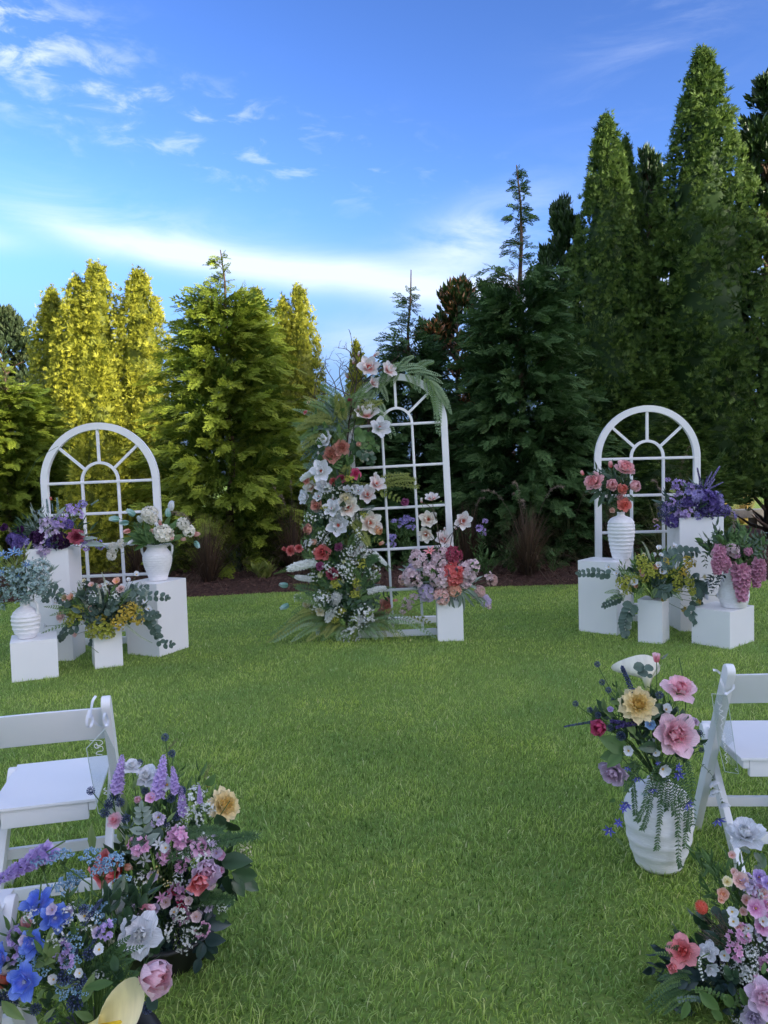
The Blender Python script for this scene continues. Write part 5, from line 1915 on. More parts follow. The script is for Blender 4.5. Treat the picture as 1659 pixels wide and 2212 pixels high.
A.f('opentulip', 660, 1160, 240, CORAL, face=(-.1, -.8, .35), dY=-.16); A.f('cuppeony', 830, 750, 60, PINKROSE); A.f('openrose', 690, 870, 90, PINKROSE); A.f('tulip', 770, 1150, 60, PEACHL, face=(.6, -.6, .1))
for (x, y, s) in ((968, 1330, 85), (1030, 1308, 85), (1085, 1378, 90)):
    A.f('starlily', x, y, s, HOTPINK if x > 1000 else ORCHID)
A.f('blossom', 830, 1390, 110, PALELIL, dY=-.2)
A.c('berries', 930, 1185, 130, CREAM); A.c('berries', 880, 1240, 90, CREAM); A.c('berries', 1000, 1250, 90, CREAM)
for (x, y, s) in ((1000, 1545, 120), (1150, 1505, 130), (1115, 1610, 110), (1060, 1450, 70)):
    A.c('gyp', x, y, s, GYPC, stem=False, dY=-.2)
for a in ((1390, 1180, 1560, 1215), (1400, 1210, 1470, 1330), (1370, 1200, 1385, 1390), (1450, 1220, 1560, 1290), (1330, 1120, 1500, 1095), (1400, 1110, 1500, 1150), (1380, 1020, 1430, 960)):
    A.leaf(*a, 'broad', G_DARK)
for a in ((1240, 1480, 1385, 1500), (1200, 1480, 1110, 1430), (1230, 1470, 1280, 1400), (1220, 1600, 1120, 1660), (1220, 1600, 1190, 1720), (1230, 1600, 1310, 1690), (1230, 1580, 1340, 1590), (1240, 1640, 1270, 1740), (1180, 1560, 1110, 1590), (1200, 1690, 1165, 1800)):
    A.leaf(*a, 'broad', G_TEAL, dY=-.12)
for a in ((950, 1760, 1000, 1700), (940, 1770, 900, 1720), (940, 1870, 1010, 1880), (950, 1880, 920, 1960), (930, 1820, 860, 1800), (1120, 1420, 1150, 1380)):
    A.leaf(*a, 'broad', G_TEAL, dY=-.16)
for a in ((1000, 1100, 1540, 960), (1100, 1080, 1500, 960), (1200, 1350, 1390, 1345), (1100, 950, 1330, 930)):
    A.frond(a[:2], a[2:], 60, G_PLUM, 18, .05, 'plumosus_fern', fine=True)
A.branch([(850, 1100), (800, 980), (760, 850)], 90, 'lance', G_EUC, 5); A.branch([(880, 1080), (860, 900), (850, 800)], 110, 'broad', G_SAGE, 5)
A.branch([(960, 1020), (900, 960), (840, 1000)], 100, 'round', G_EUC, 4); A.branch([(1200, 1250), (1300, 1330), (1330, 1440)], 80, 'round', G_MID, 5)
A.fill(46, (950, 1300, 330, 420), 190, 'broad', G_DARK, 6); A.fill(26, (950, 1000, 300, 260), 170, 'lance', G_MID, 6); A.fill(12, (900, 1150, 260, 260), 160, 'lance', G_LIGHT, 5); A.fill(24, (1000, 1550, 280, 180), 180, 'broad', G_TEAL, 6)
A.mix(30, (1080, 1180, 270, 420), (('blossom_cluster', ORCHID, 90, 140), ('gyp', GYPC, 90, 140), ('blossom', PALELIL, 60, 90), ('anemone', WHITE, 60, 90), ('blossom_cluster', PALELIL, 80, 120), ('blossom', BLUSH, 60, 90)))

# ---- left foreground, nearest the camera
A = Bouquet('aisle_flowers', 'aisle flowers at bottom left with blue delphiniums and a big cream calla lily', (-.80, 1.95, .06), 1.95, (120, 2080), (230, 250), .20, c4, 5)
pot(A, .13, .16, .11)
A.spike('spike', (300, 1045), (-60, 1260), LILAC, dY=.12, width=.9)
for (x, y, s) in ((255, 1100, 170), (380, 1085, 130), (545, 1090, 150), (690, 1110, 150), (610, 1170, 150), (400, 1265, 185), (460, 1210, 130), (740, 1235, 110), (585, 1430, 170), (650, 1490, 110), (740, 1300, 90)):
    A.c('statice', x, y, s, LBLUE, face=(.1, -.25, 1), dY=.12 if y < 1350 else -.05)
for (x, y, s) in ((60, 1700, 150), (150, 1700, 120)):
    A.c('statice', x, y, s, LBLUE, dY=-.02)
A.f('delphinium', 235, 1370, 215, BLUE, face=(-.1, -.5, .8)); A.f('delphinium', 330, 1450, 200, BLUE, face=(.4, -.8, .2)); A.f('delphinium', 205, 1600, 190, BLUE, face=(-.1, -.9, .3), dY=-.2); A.f('delphinium', 20, 1700, 190, BLUE, face=(-.6, -.6, .3), dY=-.2); A.f('delphinium', 150, 1835, 235, BLUE, face=(0, -.9, .4), dY=-.26)
A.f('tulip', 165, 1490, 100, PINKPE, face=(-.1, -.3, .9), dY=.05); A.f('tulip', 10, 1830, 110, CORALP, face=(-.2, -.6, .6), dY=-.1); A.f('starlily', 290, 1400, 130, WHITE, dY=.04)
for (x, y, s) in ((368, 1600, 92), (425, 1668, 86), (532, 1668, 78), (384, 1812, 88), (470, 1832, 104), (450, 1965, 104), (800, 1905, 90), (885, 1990, 76), (500, 1402, 62), (20, 1935, 86), (70, 1960, 80), (215, 2000, 70), (300, 2040, 70)):
    A.c('globe', x, y, s, NAVY)
A.spike('lavender', (500, 1490), (610, 1340), NAVY, width=1.3); A.spike('lavender', (540, 1640), (600, 1520), NAVY, width=1.3)
A.f('cuppeony', 870, 1790, 275, PINKROSE, face=(.85, -.5, .12), dY=-.24, sq=1.25)
A.f('openrose', 845, 1560, 240, WHITE, face=(.1, -.75, .55), dY=-.06); A.f('anemone', 690, 1392, 160, WHITE, face=(.1, -.6, .7), dY=.02); A.f('bud', 885, 1410, 110, PINKROSE, face=(.8, -.45, .1), dY=.02)
A.f('openrose', 590, 1580, 170, CREAM, face=(.2, -.5, .7), dY=0)
for a in ((310, 1740, 305, 1540), (500, 1960, 560, 1790), (380, 1800, 480, 1720), (200, 1730, 310, 1700), (340, 1760, 250, 1700), (270, 1880, 200, 1960), (330, 1850, 480, 1840), (10, 1950, 130, 2080), (260, 2070, 330, 1990), (560, 2060, 450, 2020), (400, 1900, 300, 1930), (480, 1750, 400, 1700), (120, 1990, 180, 1900)):
    A.leaf(*a, 'lance', G_LIGHT, wide=1.5, dY=-.2)
for a in ((680, 1840, 480, 1870), (230, 1560, 90, 1510), (300, 1640, 200, 1790)):
    A.leaf(*a, 'lance', G_MID, wide=1.2, dY=-.2)
for a in ((520, 1800, 860, 1620), (540, 1830, 780, 1560), (560, 1850, 800, 1700), (500, 1850, 620, 1560), (560, 1880, 830, 1780), (520, 1900, 720, 1720)):
    A.frond(a[:2], a[2:], 120, G_PLUM, 18, .08, 'fern_frond', dY=-.14)
for a in ((960, 1850, 1005, 1790), (930, 1850, 1010, 1880), (920, 1880, 930, 1960), (880, 1930, 960, 2010)):
    A.leaf(*a, 'broad', G_TEAL, dY=-.12)
A.fill(50, (300, 1850, 440, 300), 220, 'lance', G_MID, 6); A.fill(34, (400, 1850, 420, 260), 220, 'broad', G_DARK, 6); A.fill(14, (250, 1850, 320, 240), 200, 'lance', G_LIGHT, 5)

A.mix(26, (380, 1640, 330, 260), (('statice', LBLUE, 110, 170), ('gyp', GYPC, 90, 130), ('blossom', PALELIL, 70, 100), ('blossom_cluster', LILAC, 90, 130), ('anemone', WHITE, 70, 100)))

def calla(bq, mouth, tube_end, D, cols, face, dY, lift=.5, reach=.35, dYq=None, flare=3.0, tip=0.0, name='calla_lily'):
    """funnel-shaped spathe wrapped round a spadix; mouth and tube_end seen positions"""
    P = bq.pt(*mouth, dY)
    Q = bq.pt(*tube_end, dY + .02 if dYq is None else dYq)
    ax = (P - Q).normalized()
    L = (P - Q).length
    w = bq.size(D, P) * .5
    F = Vector(face).normalized()
    side = ax.cross(F).normalized()
    F = side.cross(ax).normalized()                 # front of the mouth, perpendicular to the tube
    b = MB()
    nu, nv = 28, 14
    vs, g = [], []
    for j in range(nv + 1):
        v = j / nv
        for i in range(nu + 1):
            u = i / nu
            th = (u - .5) * 2 * math.pi * 1.06
            r = w * (.16 + .10 * v + .74 * v ** flare)
            lip = max(0, v - .6) / .4
            back = .5 * (1 + math.cos(th))           # back of the spathe = 1, overlapped front = 0
            rise = L * v + lip * lip * w * (lift * back - .25 * (1 - back))
            r += lip * w * .28 * back
            d = -F * math.cos(th) * (1 + .15 * lip) + side * math.sin(th)
            p = Q + ax * rise + d * r - F * (lip ** 2) * w * reach * back
            p += (-F + side * .15) * w * tip * lip * back ** 8
            if u > .97 or u < .03:
                p += -F * .0 + d * (.010 if u > .5 else -.004) * v
            p += (d * math.sin(3 * th + 1.0) * .05 + ax * math.sin(2 * th + .5) * .06) * w * lip
            vs.append(p); g.append(v)
    b.add(vs, [(j * (nu + 1) + i, j * (nu + 1) + i + 1, (j + 1) * (nu + 1) + i + 1, (j + 1) * (nu + 1) + i) for j in range(nv) for i in range(nu)], g)
    ob = link(name, b.mesh('spathe', petal_mat(*cols, rough=.45, trans=.2)), bq.root, bq.off)
    sb = MB()
    sb.tube([Q + ax * L * .2, Q + ax * L * .7, Q + ax * (L * 1.0 + w * .25), Q + ax * (L * 1.0 + w * .34)], [w * .09, w * .10, w * .085, w * .03], 8)
    link('spadix', sb.mesh('spadix', petal_mat(srgb(226, 190, 40), srgb(236, 204, 60), srgb(240, 214, 90))), ob, Matrix.Identity(4))
    bq.stem(Q + ax * .004, ax, ob, bq.off.inverted() @ bq.off, r=w * .12 if w * .12 < .006 else .006)
    return ob


CALLA = (srgb(150, 160, 60), srgb(238, 228, 190), srgb(244, 236, 206))
calla(A, (690, 2085), (470, 2130), 290, (srgb(200, 190, 90), srgb(240, 226, 150), srgb(244, 236, 190)), (.2, -.8, -.25), -.30, .5, .3)

# ---- right foreground vase
A = Bouquet('vase_bouquet', 'bouquet in the large floor vase with pink roses and a yellow peony', (BIGV.x, BIGV.y, 195 * bs), BIGV.y, (1420, 1590), (150, 190), .15, c5, 7)
A.f('rose', 980, 690, 290, PINKROSE, face=(.05, -.92, .35)); A.f('openrose', 1018, 375, 222, PINKROSE, face=(.1, -.55, .8)); A.f('dahlia', 720, 482, 240, YELLOW, face=(-.1, -.8, .55)); A.f('cuppeony', 462, 640, 165, HOTPINK, face=(-.6, -.65, .2)); A.f('peony', 555, 950, 195, LILACP, face=(-.6, -.6, -.25))
A.f('bud', 857, 130, 70, PINKROSE, face=(-.05, -.15, 1)); A.leaf(890, 145, 940, 110, 'lance', G_SAGE); A.f('blossom', 808, 620, 100, SKYB); A.f('blossom', 525, 510, 56, LILAC)
for a in ((690, 210, 772, 190, 'round'), (830, 200, 775, 215, 'round'), (720, 250, 800, 235, 'round'), (790, 270, 830, 262, 'round')):
    A.leaf(*a[:4], a[4], G_EUC, dY=-.12)
A.spike('lavender', (690, 390), (605, 195), NAVY, width=1.5); A.spike('lavender', (400, 595), (190, 632), NAVY, width=.7); A.spike('lavender', (720, 600), (560, 640), DEEPV, width=1.6); A.spike('lavender', (700, 620), (520, 590), DEEPV, width=1.6)
for (x, y, s) in ((430, 182, 46), (465, 312, 46), (510, 368, 46), (273, 466, 46), (376, 512, 46), (436, 548, 48), (878, 404, 60), (600, 700, 70), (520, 640, 56), (1160, 680, 60), (545, 442, 40), (1180, 800, 40)):
    A.c('globe', x, y, s, NAVY)
for a in ((620, 430, 585, 350), (470, 515, 590, 555), (700, 690, 640, 560), (730, 730, 690, 680), (520, 450, 610, 465), (480, 510, 475, 430), (560, 1430, 625, 1490), (590, 900, 610, 850)):
    A.leaf(*a, 'lance', G_LIGHT, wide=1.5)
A.spike('berries', (700, 720), (760, 720), LIME, width=.3)
for (x, y, s, fc) in ((925, 510, 95, (.2, -.6, .6)), (655, 805, 95, (-.3, -.7, .2)), (850, 820, 70, (0, -.9, .2)), (900, 935, 120, (.1, -.8, -.1)), (815, 730, 60, (0, -1, 0))):
    A.f('anemone', x, y, s, WHITE, face=fc)
A.f('rose', 1130, 600, 60, LILACP)
for a in ((640, 800, 460, 710), (620, 830, 440, 850), (600, 820, 500, 920), (860, 770, 740, 790), (830, 830, 880, 880), (960, 540, 840, 470), (900, 560, 940, 480), (1000, 500, 1040, 560), (560, 1150, 515, 1180), (760, 560, 900, 520)):
    A.leaf(*a, 'broad', G_MID if a[0] < 700 else G_DARK)
for (x, y, s, fc) in ((650, 930, 64, (-.3, -.7, -.3)), (718, 1000, 84, (-.1, -.7, -.5)), (826, 1080, 92, (0, -.6, -.6)), (1012, 970, 110, (.1, -.8, -.3)), (1010, 925, 80, (.2, -.8, .2)), (640, 1185, 104, (-.4, -.7, -.3)), (620, 1220, 80, (-.4, -.7, .3)), (1078, 1188, 112, (.3, -.8, -.3)), (520, 1375, 112, (-.5, -.7, -.2)), (583, 1322, 84, (-.3, -.7, .3)), (1295, 1300, 130, (.2, -.8, -.4)), (865, 890, 50, (0, -1, 0)), (765, 1110, 60, (-.2, -.8, -.4))):
    A.f('starlily', x, y, s, STARB if x != 765 else SAGEB, face=fc, dY=-.16 if x < 1200 else -.05, stem=False)
for (x, y) in ((1262, 1020), (1262, 1082), (1332, 1180)):
    A.f('anemone', x, y, 110, WHITE, face=(.2, -.4, -.6), dY=-.06, stem=False)
A.branch([(1130, 860), (1230, 950), (1290, 1040), (1330, 1170)], 26, 'lance', G_DARK, 6, 'trailing_vine', dY=-.06, r=.0012); A.branch([(760, 900), (660, 1000), (600, 1180), (540, 1330), (590, 1470)], 26, 'lance', G_MID, 6, 'trailing_vine', dY=-.12, r=.0012)
A.branch([(1020, 800), (1120, 820), (1180, 860)], 40, 'lance', G_DARK, 6, dY=-.1); A.branch([(1060, 760), (1130, 700), (1190, 690)], 40, 'lance', G_EUC, 6); A.branch([(1060, 780), (1150, 760), (1210, 740)], 40, 'lance', G_EUC, 6)
for i, a in enumerate((((900, 850), (800, 1050), (770, 1200), (715, 1310)), ((910, 850), (830, 1080), (800, 1250), (755, 1372)), ((940, 850), (890, 1080), (880, 1300), (858, 1515)), ((760, 860), (690, 1000), (695, 1130), (706, 1265)), ((980, 850), (990, 1080), (1010, 1300), (1015, 1560), (1028, 1640)), ((1010, 850), (1050, 1080), (1070, 1300), (1062, 1500)), ((1040, 850), (1085, 1080), (1095, 1250), (1085, 1380)), ((960, 850), (940, 1060), (930, 1230)), ((970, 850), (970, 1120), (985, 1260)), ((1000, 860), (1030, 1150), (1005, 1420)), ((930, 860), (880, 1000), (850, 1130)), ((1060, 860), (1110, 1000), (1120, 1340)), ((990, 860), (1000, 1020), (1040, 1200)), ((950, 860), (920, 1000), (900, 1180)), ((720, 860), (660, 960), (640, 1090)))):
    A.branch(a, 34, 'lance', G_PLUM, 30 if len(a) > 3 else 20, 'trailing_fern', dY=-.155 + .012 * (i % 4), wide=1.3, pair=True, spread=.75, r=.0012, swell=False)
A.fill(26, (840, 720, 320, 220), 190, 'broad', G_DARK, 6); A.fill(16, (800, 640, 330, 260), 170, 'lance', G_MID, 6); A.fill(10, (900, 900, 200, 120), 150, 'lance', G_FERN, 7)
calla(A, (785, 190), (792, 385), 165, (srgb(170, 176, 80), srgb(240, 234, 206), srgb(245, 241, 226)), (1, -.35, .1), .06, .05, .45, -.12, 1.9, 1.1)

# ---- right foreground corner
o = ground(1640, 2130)
A = Bouquet('aisle_flowers', 'aisle flowers at bottom right with lilac blossom, coral rose and fern', (1.10, 2.25, .06), 2.25, (1610, 2050), (210, 280), .18, c6, 9)
pot(A, .13, .16, .11)
A.f('openrose', 1400, 590, 300, WHITE, face=(-.25, -.35, .85), dY=.05); A.leaf(1470, 730, 1560, 830, 'broad', G_DARK); A.leaf(1440, 720, 1360, 690, 'broad', G_DARK)
for (x, y, s, cc) in ((1280, 755, 85, BLUSHP), (1350, 975, 175, BLUSHP), (1240, 985, 110, CREAM), (1205, 1090, 125, PEACHL), (1190, 1140, 80, PEACHL), (1300, 900, 80, BLUSHP)):
    A.f('blossom', x, y, s, cc)
for (x, y, s) in ((1515, 945, 165), (1500, 1060, 180), (1485, 1215, 205), (1545, 1370, 200), (1590, 1180, 180), (1590, 1000, 150), (1600, 1320, 150)):
    A.f('blossom', x, y, s, ORCHID if y > 1000 else LILAC)
for (x, y, s) in ((1530, 1000, 160), (1540, 1150, 180), (1560, 1290, 180)):
    A.c('blossom_cluster', x, y, s, ORCHID, dY=-.08)
A.c('gomphrena', 1020, 1208, 118, CORALP, face=(-.35, -.3, .9)); A.spike('plume', (1330, 1580), (1095, 1305), DRY, width=.8, dY=-.14); A.spike('plume', (1320, 1600), (1010, 1425), DRY, width=.45, dY=-.14); A.spike('plume', (1300, 1500), (1160, 1280), DRY, width=.5, dY=-.14)
A.f('openrose', 860, 1590, 250, CORAL, face=(-.35, -.6, .55), dY=-.14); A.f('opentulip', 775, 1715, 110, CORAL, face=(-.6, -.7, .1), dY=-.15)
A.f('openrose', 1080, 1580, 150, WHITE, dY=-.15); A.f('anemone', 1215, 1620, 120, WHITE, dY=-.15); A.f('magnolia', 1095, 1720, 140, WHITE, face=(0, -.9, -.2), dY=-.16)
b_ = [(1090, 1600), (1015, 1640), (1005, 1720), (1035, 1830)]
A.branch(b_, 20, 'round', leaf_mat('bell_white', srgb(220, 222, 214), srgb(240, 242, 238), .5, .3, attr='grad'), 10, 'lily_of_the_valley', dY=-.18, spread=.6, swell=False)
for (x, y, s) in ((1400, 1690, 210), (1350, 1760, 150), (1440, 1600, 130), (1330, 1620, 90), (1210, 1750, 90), (1480, 1560, 80), (1320, 2170, 90)):
    A.c('gyp', x, y, s, GYPC, stem=False, dY=-.16)
A.f('rose', 1560, 1985, 300, PALEROSE, face=(-.25, -.8, .5), dY=-.22); A.f('peony', 1470, 2150, 200, PALELIL, face=(-.3, -.8, .2), dY=-.22); A.f('blossom', 1420, 1960, 130, BLUSH, dY=-.18); A.f('blossom', 1500, 1830, 120, CREAM, dY=-.14); A.c('berries', 1280, 1760, 100, REDC, dY=-.14)
for a in ((1000, 1840, 860, 1690), (990, 1850, 760, 1860), (1000, 1830, 1080, 1640), (1010, 1840, 1130, 1720), (1050, 1850, 1060, 1960), (900, 1850, 780, 1900), (1150, 1850, 1130, 1740)):
    A.leaf(*a, 'broad', G_TEAL, dY=-.15)
for a in ((1270, 1300, 1180, 1330), (1280, 1300, 1190, 1230), (1200, 1270, 1110, 1230), (1330, 830, 1280, 820), (1500, 830, 1590, 770), (1480, 840, 1530, 920), (1340, 1090, 1400, 1050), (1310, 1060, 1270, 1000)):
    A.leaf(*a, 'round', G_EUC if a[0] < 1290 else G_DARK, dY=-.08)
for a in ((1000, 1940, 1200, 2120), (1200, 1950, 1330, 2100), (1350, 1900, 1440, 2100), (1540, 1780, 1580, 1680), (900, 2010, 860, 2200), (1100, 2100, 1240, 2190)):
    A.leaf(*a, 'broad', G_MID, dY=-.2, wide=.8)
for i, a in enumerate(((950, 1800, 600, 1940), (960, 1820, 520, 2020), (980, 1860, 620, 2010), (960, 1880, 640, 2110), (1000, 1900, 560, 2150), (940, 1780, 640, 1830), (1000, 1920, 700, 2210), (1050, 1930, 800, 2220), (1100, 1700, 700, 1540), (1060, 1750, 610, 1600), (980, 1900, 540, 2080), (1010, 1930, 690, 2140))):
    A.frond(a[:2], a[2:], 120, G_PLUM if i % 3 else G_FERN, 20, .10, 'fern_frond', dY=-.14)
A.branch([(930, 1915), (1060, 1925), (1230, 1990)], 34, 'round', G_MID, 9, dY=-.2, swell=False); A.branch([(780, 2010), (900, 1990), (1000, 2000)], 30, 'round', G_EUC, 8, dY=-.2, swell=False); A.branch([(1300, 1900), (1340, 2000), (1280, 2100)], 60, 'broad', G_FERN, 6, dY=-.18)
A.fill(50, (1330, 1900, 330, 300), 260, 'broad', G_DARK, 6); A.fill(28, (1420, 1400, 220, 400), 240, 'lance', G_MID, 6); A.fill(20, (1100, 2000, 300, 180), 240, 'broad', G_TEAL, 6)
A.mix(26, (1450, 1500, 200, 560), (('blossom_cluster', ORCHID, 120, 180), ('gyp', GYPC, 120, 180), ('blossom', BLUSHP, 90, 130), ('blossom_cluster', PALELIL, 110, 160), ('anemone', WHITE, 90, 120)))

# ---- left group: violet and plum on the tall pedestal
def on(key, dx=0.0, dy=0.0):
    _r, c, h = PED[key]
    return Vector((c.x + dx, c.y + dy, h))


o = on('tall_l')
A = Bouquet('flower_arrangement', 'plum and lilac flowers spilling over the tall left pedestal', o, o.y, c1(360, 1050), (110, 70), .16, c1, 11)
for (x, y) in ((50, 980), (172, 1000)):
    A.f('ranunculus', x, y, 84, DKPURP, face=(-.3, -.8, .5))
for (x, y, s, cc) in ((150, 1085, 140, DEEPV), (95, 1060, 90, DEEPV), (285, 1045, 110, DKPURP), (455, 1075, 130, DKPURP), (515, 950, 80, DEEPV), (395, 1090, 90, DEEPV)):
    A.c('hydrangea', x, y, s, cc)
A.f('dahlia', 575, 1045, 112, BURG, face=(.5, -.75, .25))
for (x, y, s, cc) in ((370, 985, 140, PALELIL), (345, 930, 90, PALELIL), (450, 935, 110, LILAC), (400, 1030, 120, PALELIL), (330, 1115, 140, PALELIL), (290, 1080, 80, LILAC), (545, 835, 100, LILAC), (590, 870, 80, LILAC), (625, 800, 80, VIOLET), (340, 1160, 90, LILAC), (370, 1200, 70, VIOLET), (635, 1075, 70, VIOLET), (700, 1068, 60, LILAC), (760, 1108, 70, VIOLET), (650, 1125, 60, LILAC), (480, 890, 80, LILAC), (210, 1090, 90, VIOLET), (400, 1240, 40, DEEPV)):
    A.c('blossom_cluster', x, y, s, cc)
for a in ((440, 850, 432, 745), (365, 860, 352, 755), (690, 800, 748, 762), (400, 850, 395, 790), (320, 900, 290, 840)):
    A.spike('lavender', a[:2], a[2:], SAGEB, width=1.4)
A.f('bud', 385, 752, 26, CORALP)
for a in ((420, 900, 490, 810), (350, 900, 280, 850), (330, 930, 270, 930), (560, 1000, 650, 1030), (600, 1080, 800, 1100), (620, 1060, 740, 1040)):
    A.leaf(*a, 'lance', G_SAGE)
A.fill(34, (350, 1030, 260, 110), 150, 'lance', G_DARK, 6); A.fill(12, (350, 950, 200, 120), 140, 'lance', G_SAGE, 6)

# ---- left group: pale blue in the jug
o = JUG + Vector((0, 0, 82 * js))
A = Bouquet('flower_arrangement', 'pale blue stars and misty sage filler standing in the jug', o, o.y, c1(190, 1380), (70, 90), .13, c1, 12)
for (x, y, s) in ((20, 1180, 95), (105, 1160, 110), (150, 1172, 80), (20, 1320, 100), (205, 1258, 80), (60, 1200, 70), (140, 1350, 70), (-20, 1250, 90), (-10, 1380, 80)):
    A.f('starlily', x, y, s, SKYB)
for (x, y, s) in ((185, 1350, 190), (290, 1300, 170), (245, 1410, 190), (110, 1400, 170), (325, 1385, 140), (150, 1465, 150), (20, 1480, 130), (15, 1560, 80), (330, 1240, 90), (230, 1270, 130), (70, 1330, 130), (190, 1500, 110), (300, 1450, 110), (-30, 1440, 130)):
    A.c('gyp', x, y, s, SAGEB, name='sage_mist')
    A.c('statice', x + 20, y + 20, s * .6, SAGEB, stem=False, name='sage_mist')
A.fill(16, (60, 1260, 110, 100), 140, 'lance', G_LIME, 6); A.fill(22, (190, 1400, 170, 110), 130, 'lance', G_SAGE, 7)

# ---- left group: tulips in the urn
o = URN + Vector((0, 0, 76 * us))
A = Bouquet('flower_arrangement', 'pale green and pink tulips with white lilac in the two-handled urn', o, o.y, c1(1160, 1000), (95, 70), .15, c1, 13)
for (x, y, s, cc, fc) in ((868, 905, 62, TEALT, (-.9, -.3, .05)), (993, 858, 62, TEALT, (-.6, -.4, .6)), (943, 935, 56, TEALT, (-.9, -.3, .1)), (1298, 808, 66, WHITE, (.25, -.3, .9)), (1272, 860, 56, TEALT, (.1, -.3, .9)), (1492, 1100, 52, TEALT, (.4, -.3, -.75)), (840, 1115, 54, TEALT, (-.9, -.3, -.1)), (1003, 1085, 58, WHITE, (-.7, -.5, -.2)), (962, 1000, 46, PINKT, (-.8, -.5, -.1)), (1490, 1020, 52, PINKT, (.95, -.3, .1)), (1385, 1055, 52, PINKT, (.8, -.5, -.1)), (1300, 1052, 46, PINKT, (.5, -.8, -.1)), (1216, 936, 42, PINKT, (.1, -.6, .7)), (1155, 1000, 46, PINKT, (-.1, -.8, .3)), (1060, 910, 50, WHITE, (-.3, -.5, .7))):
    A.f('tulip', x, y, s, cc, face=fc)
for (x, y, s) in ((1135, 875, 130), (1150, 905, 90), (1240, 1018, 130), (1205, 1010, 90), (1390, 945, 90), (1432, 1000, 90), (862, 1130, 90), (850, 1180, 80), (920, 1095, 70), (1280, 1040, 80)):
    A.c('hydrangea', x, y, s, LILACW, name='white_lilac')
for a in ((1150, 1090, 935, 960), (1140, 1090, 1010, 930), (1150, 1090, 1085, 890), (1140, 1090, 1040, 1010), (1130, 1090, 950, 1030), (1230, 1080, 1345, 860), (1220, 1090, 1285, 930), (1220, 1090, 1260, 860), (1210, 1085, 1340, 1020), (1180, 1090, 1200, 980), (1120, 1095, 870, 1025), (1240, 1080, 1420, 1010), (1150, 1095, 1060, 1080), (1100, 1090, 1000, 1160), (1200, 1090, 1150, 940), (1250, 1080, 1300, 1000)):
    A.leaf(*a, 'tulip', G_MID, wide=1.25)
A.fill(26, (1160, 1030, 170, 70), 120, 'tulip', G_MID, 5)
for a in ((1330, 1040, 1492, 1090), (960, 930, 1060, 1000), (1050, 890, 1110, 1000)):
    A.stem(A.pt(*a[:2]), Vector((0, 0, 1)), to=A.pt(*a[2:]))

# ---- left group: peach, white and lime on the small pedestal
o = on('small_l')
A = Bouquet('flower_arrangement', 'low peach, white and lime flowers with eucalyptus on the small left pedestal', o, o.y, c1(770, 1600), (125, 75), .20, c1, 14)
for (k, x, y, s, cc) in (('anemone', 500, 1512, 70, PEACHL), ('anemone', 545, 1505, 76, PEACHL), ('anemone', 885, 1385, 74, PEACHL), ('anemone', 697, 1412, 60, BLUSHP), ('anemone', 755, 1425, 50, BLUSHP), ('openrose', 465, 1650, 80, BLUSHP), ('anemone', 580, 1780, 66, BLUSHP), ('anemone', 705, 1590, 72, PEACHL), ('openrose', 915, 1440, 60, BLUSHP), ('anemone', 425, 1542, 80, WHITE), ('anemone', 640, 1680, 62, WHITE), ('anemone', 1050, 1602, 78, WHITE), ('anemone', 1122, 1590, 66, WHITE), ('anemone', 1035, 1330, 58, WHITE), ('anemone', 930, 1422, 54, WHITE), ('anemone', 975, 1372, 46, WHITE), ('anemone', 350, 1720, 54, WHITE), ('anemone', 700, 1500, 50, WHITE), ('anemone', 810, 1400, 50, WHITE), ('anemone', 1095, 1530, 50, WHITE), ('anemone', 420, 1430, 50, WHITE), ('anemone', 640, 1380, 44, CREAM)):
    A.f(k, x, y, s, cc)
for (x, y, s, cc) in ((580, 1630, 140, LIME), (530, 1665, 120, LIME), (770, 1735, 170, LIME), (700, 1755, 120, LIME), (780, 1630, 100, GOLD), (960, 1620, 130, GOLD), (1030, 1655, 130, GOLD), (900, 1690, 120, GOLD), (1000, 1580, 90, GOLD), (830, 1760, 110, LIME), (1060, 1600, 80, LIME), (600, 1590, 80, LIME)):
    A.c('umbel', x, y, s, cc)
A.spike('catkin', (665, 1575), (540, 1462), TASSEL, width=1.3); A.spike('catkin', (760, 1600), (722, 1395), TASSEL, width=.9); A.spike('catkin', (800, 1480), (762, 1315), TASSEL, width=1.0); A.spike('catkin', (950, 1700), (1160, 1838), TASSEL, width=.8)
for p in ([(900, 1520), (1000, 1470), (1110, 1420)], [(930, 1510), (1130, 1490), (1265, 1505)], [(1010, 1600), (1130, 1640), (1200, 1630)], [(1070, 1660), (1170, 1740), (1220, 1840), (1300, 1855)], [(580, 1560), (440, 1500), (325, 1520)], [(500, 1490), (390, 1440), (340, 1500)], [(640, 1700), (500, 1760), (450, 1822)], [(730, 1780), (715, 1860), (770, 1862)], [(820, 1620), (850, 1560), (880, 1500)], [(1020, 1620), (1150, 1700), (1190, 1780)], [(720, 1700), (730, 1640), (700, 1600)]):
    A.branch(p, 62, 'round', G_EUC, 6, 'eucalyptus_branch')
for a in ((560, 1610, 335, 1572), (640, 1690, 318, 1772), (900, 1560, 995, 1440), (600, 1600, 380, 1640), (560, 1560, 440, 1480), (680, 1640, 560, 1500)):
    A.frond(a[:2], a[2:], 70, G_FERN, 14, .06)
for (x, y, s) in ((700, 1500, 90), (800, 1420, 90), (620, 1400, 80), (870, 1490, 90), (1080, 1400, 60)):
    A.c('gyp', x, y, s, GYPC, stem=False)
A.fill(40, (760, 1610, 290, 120), 150, 'round', G_EUC, 6); A.fill(30, (720, 1620, 300, 120), 150, 'lance', G_MID, 6); A.fill(10, (820, 1560, 200, 100), 150, 'broad', G_SAGE, 5)

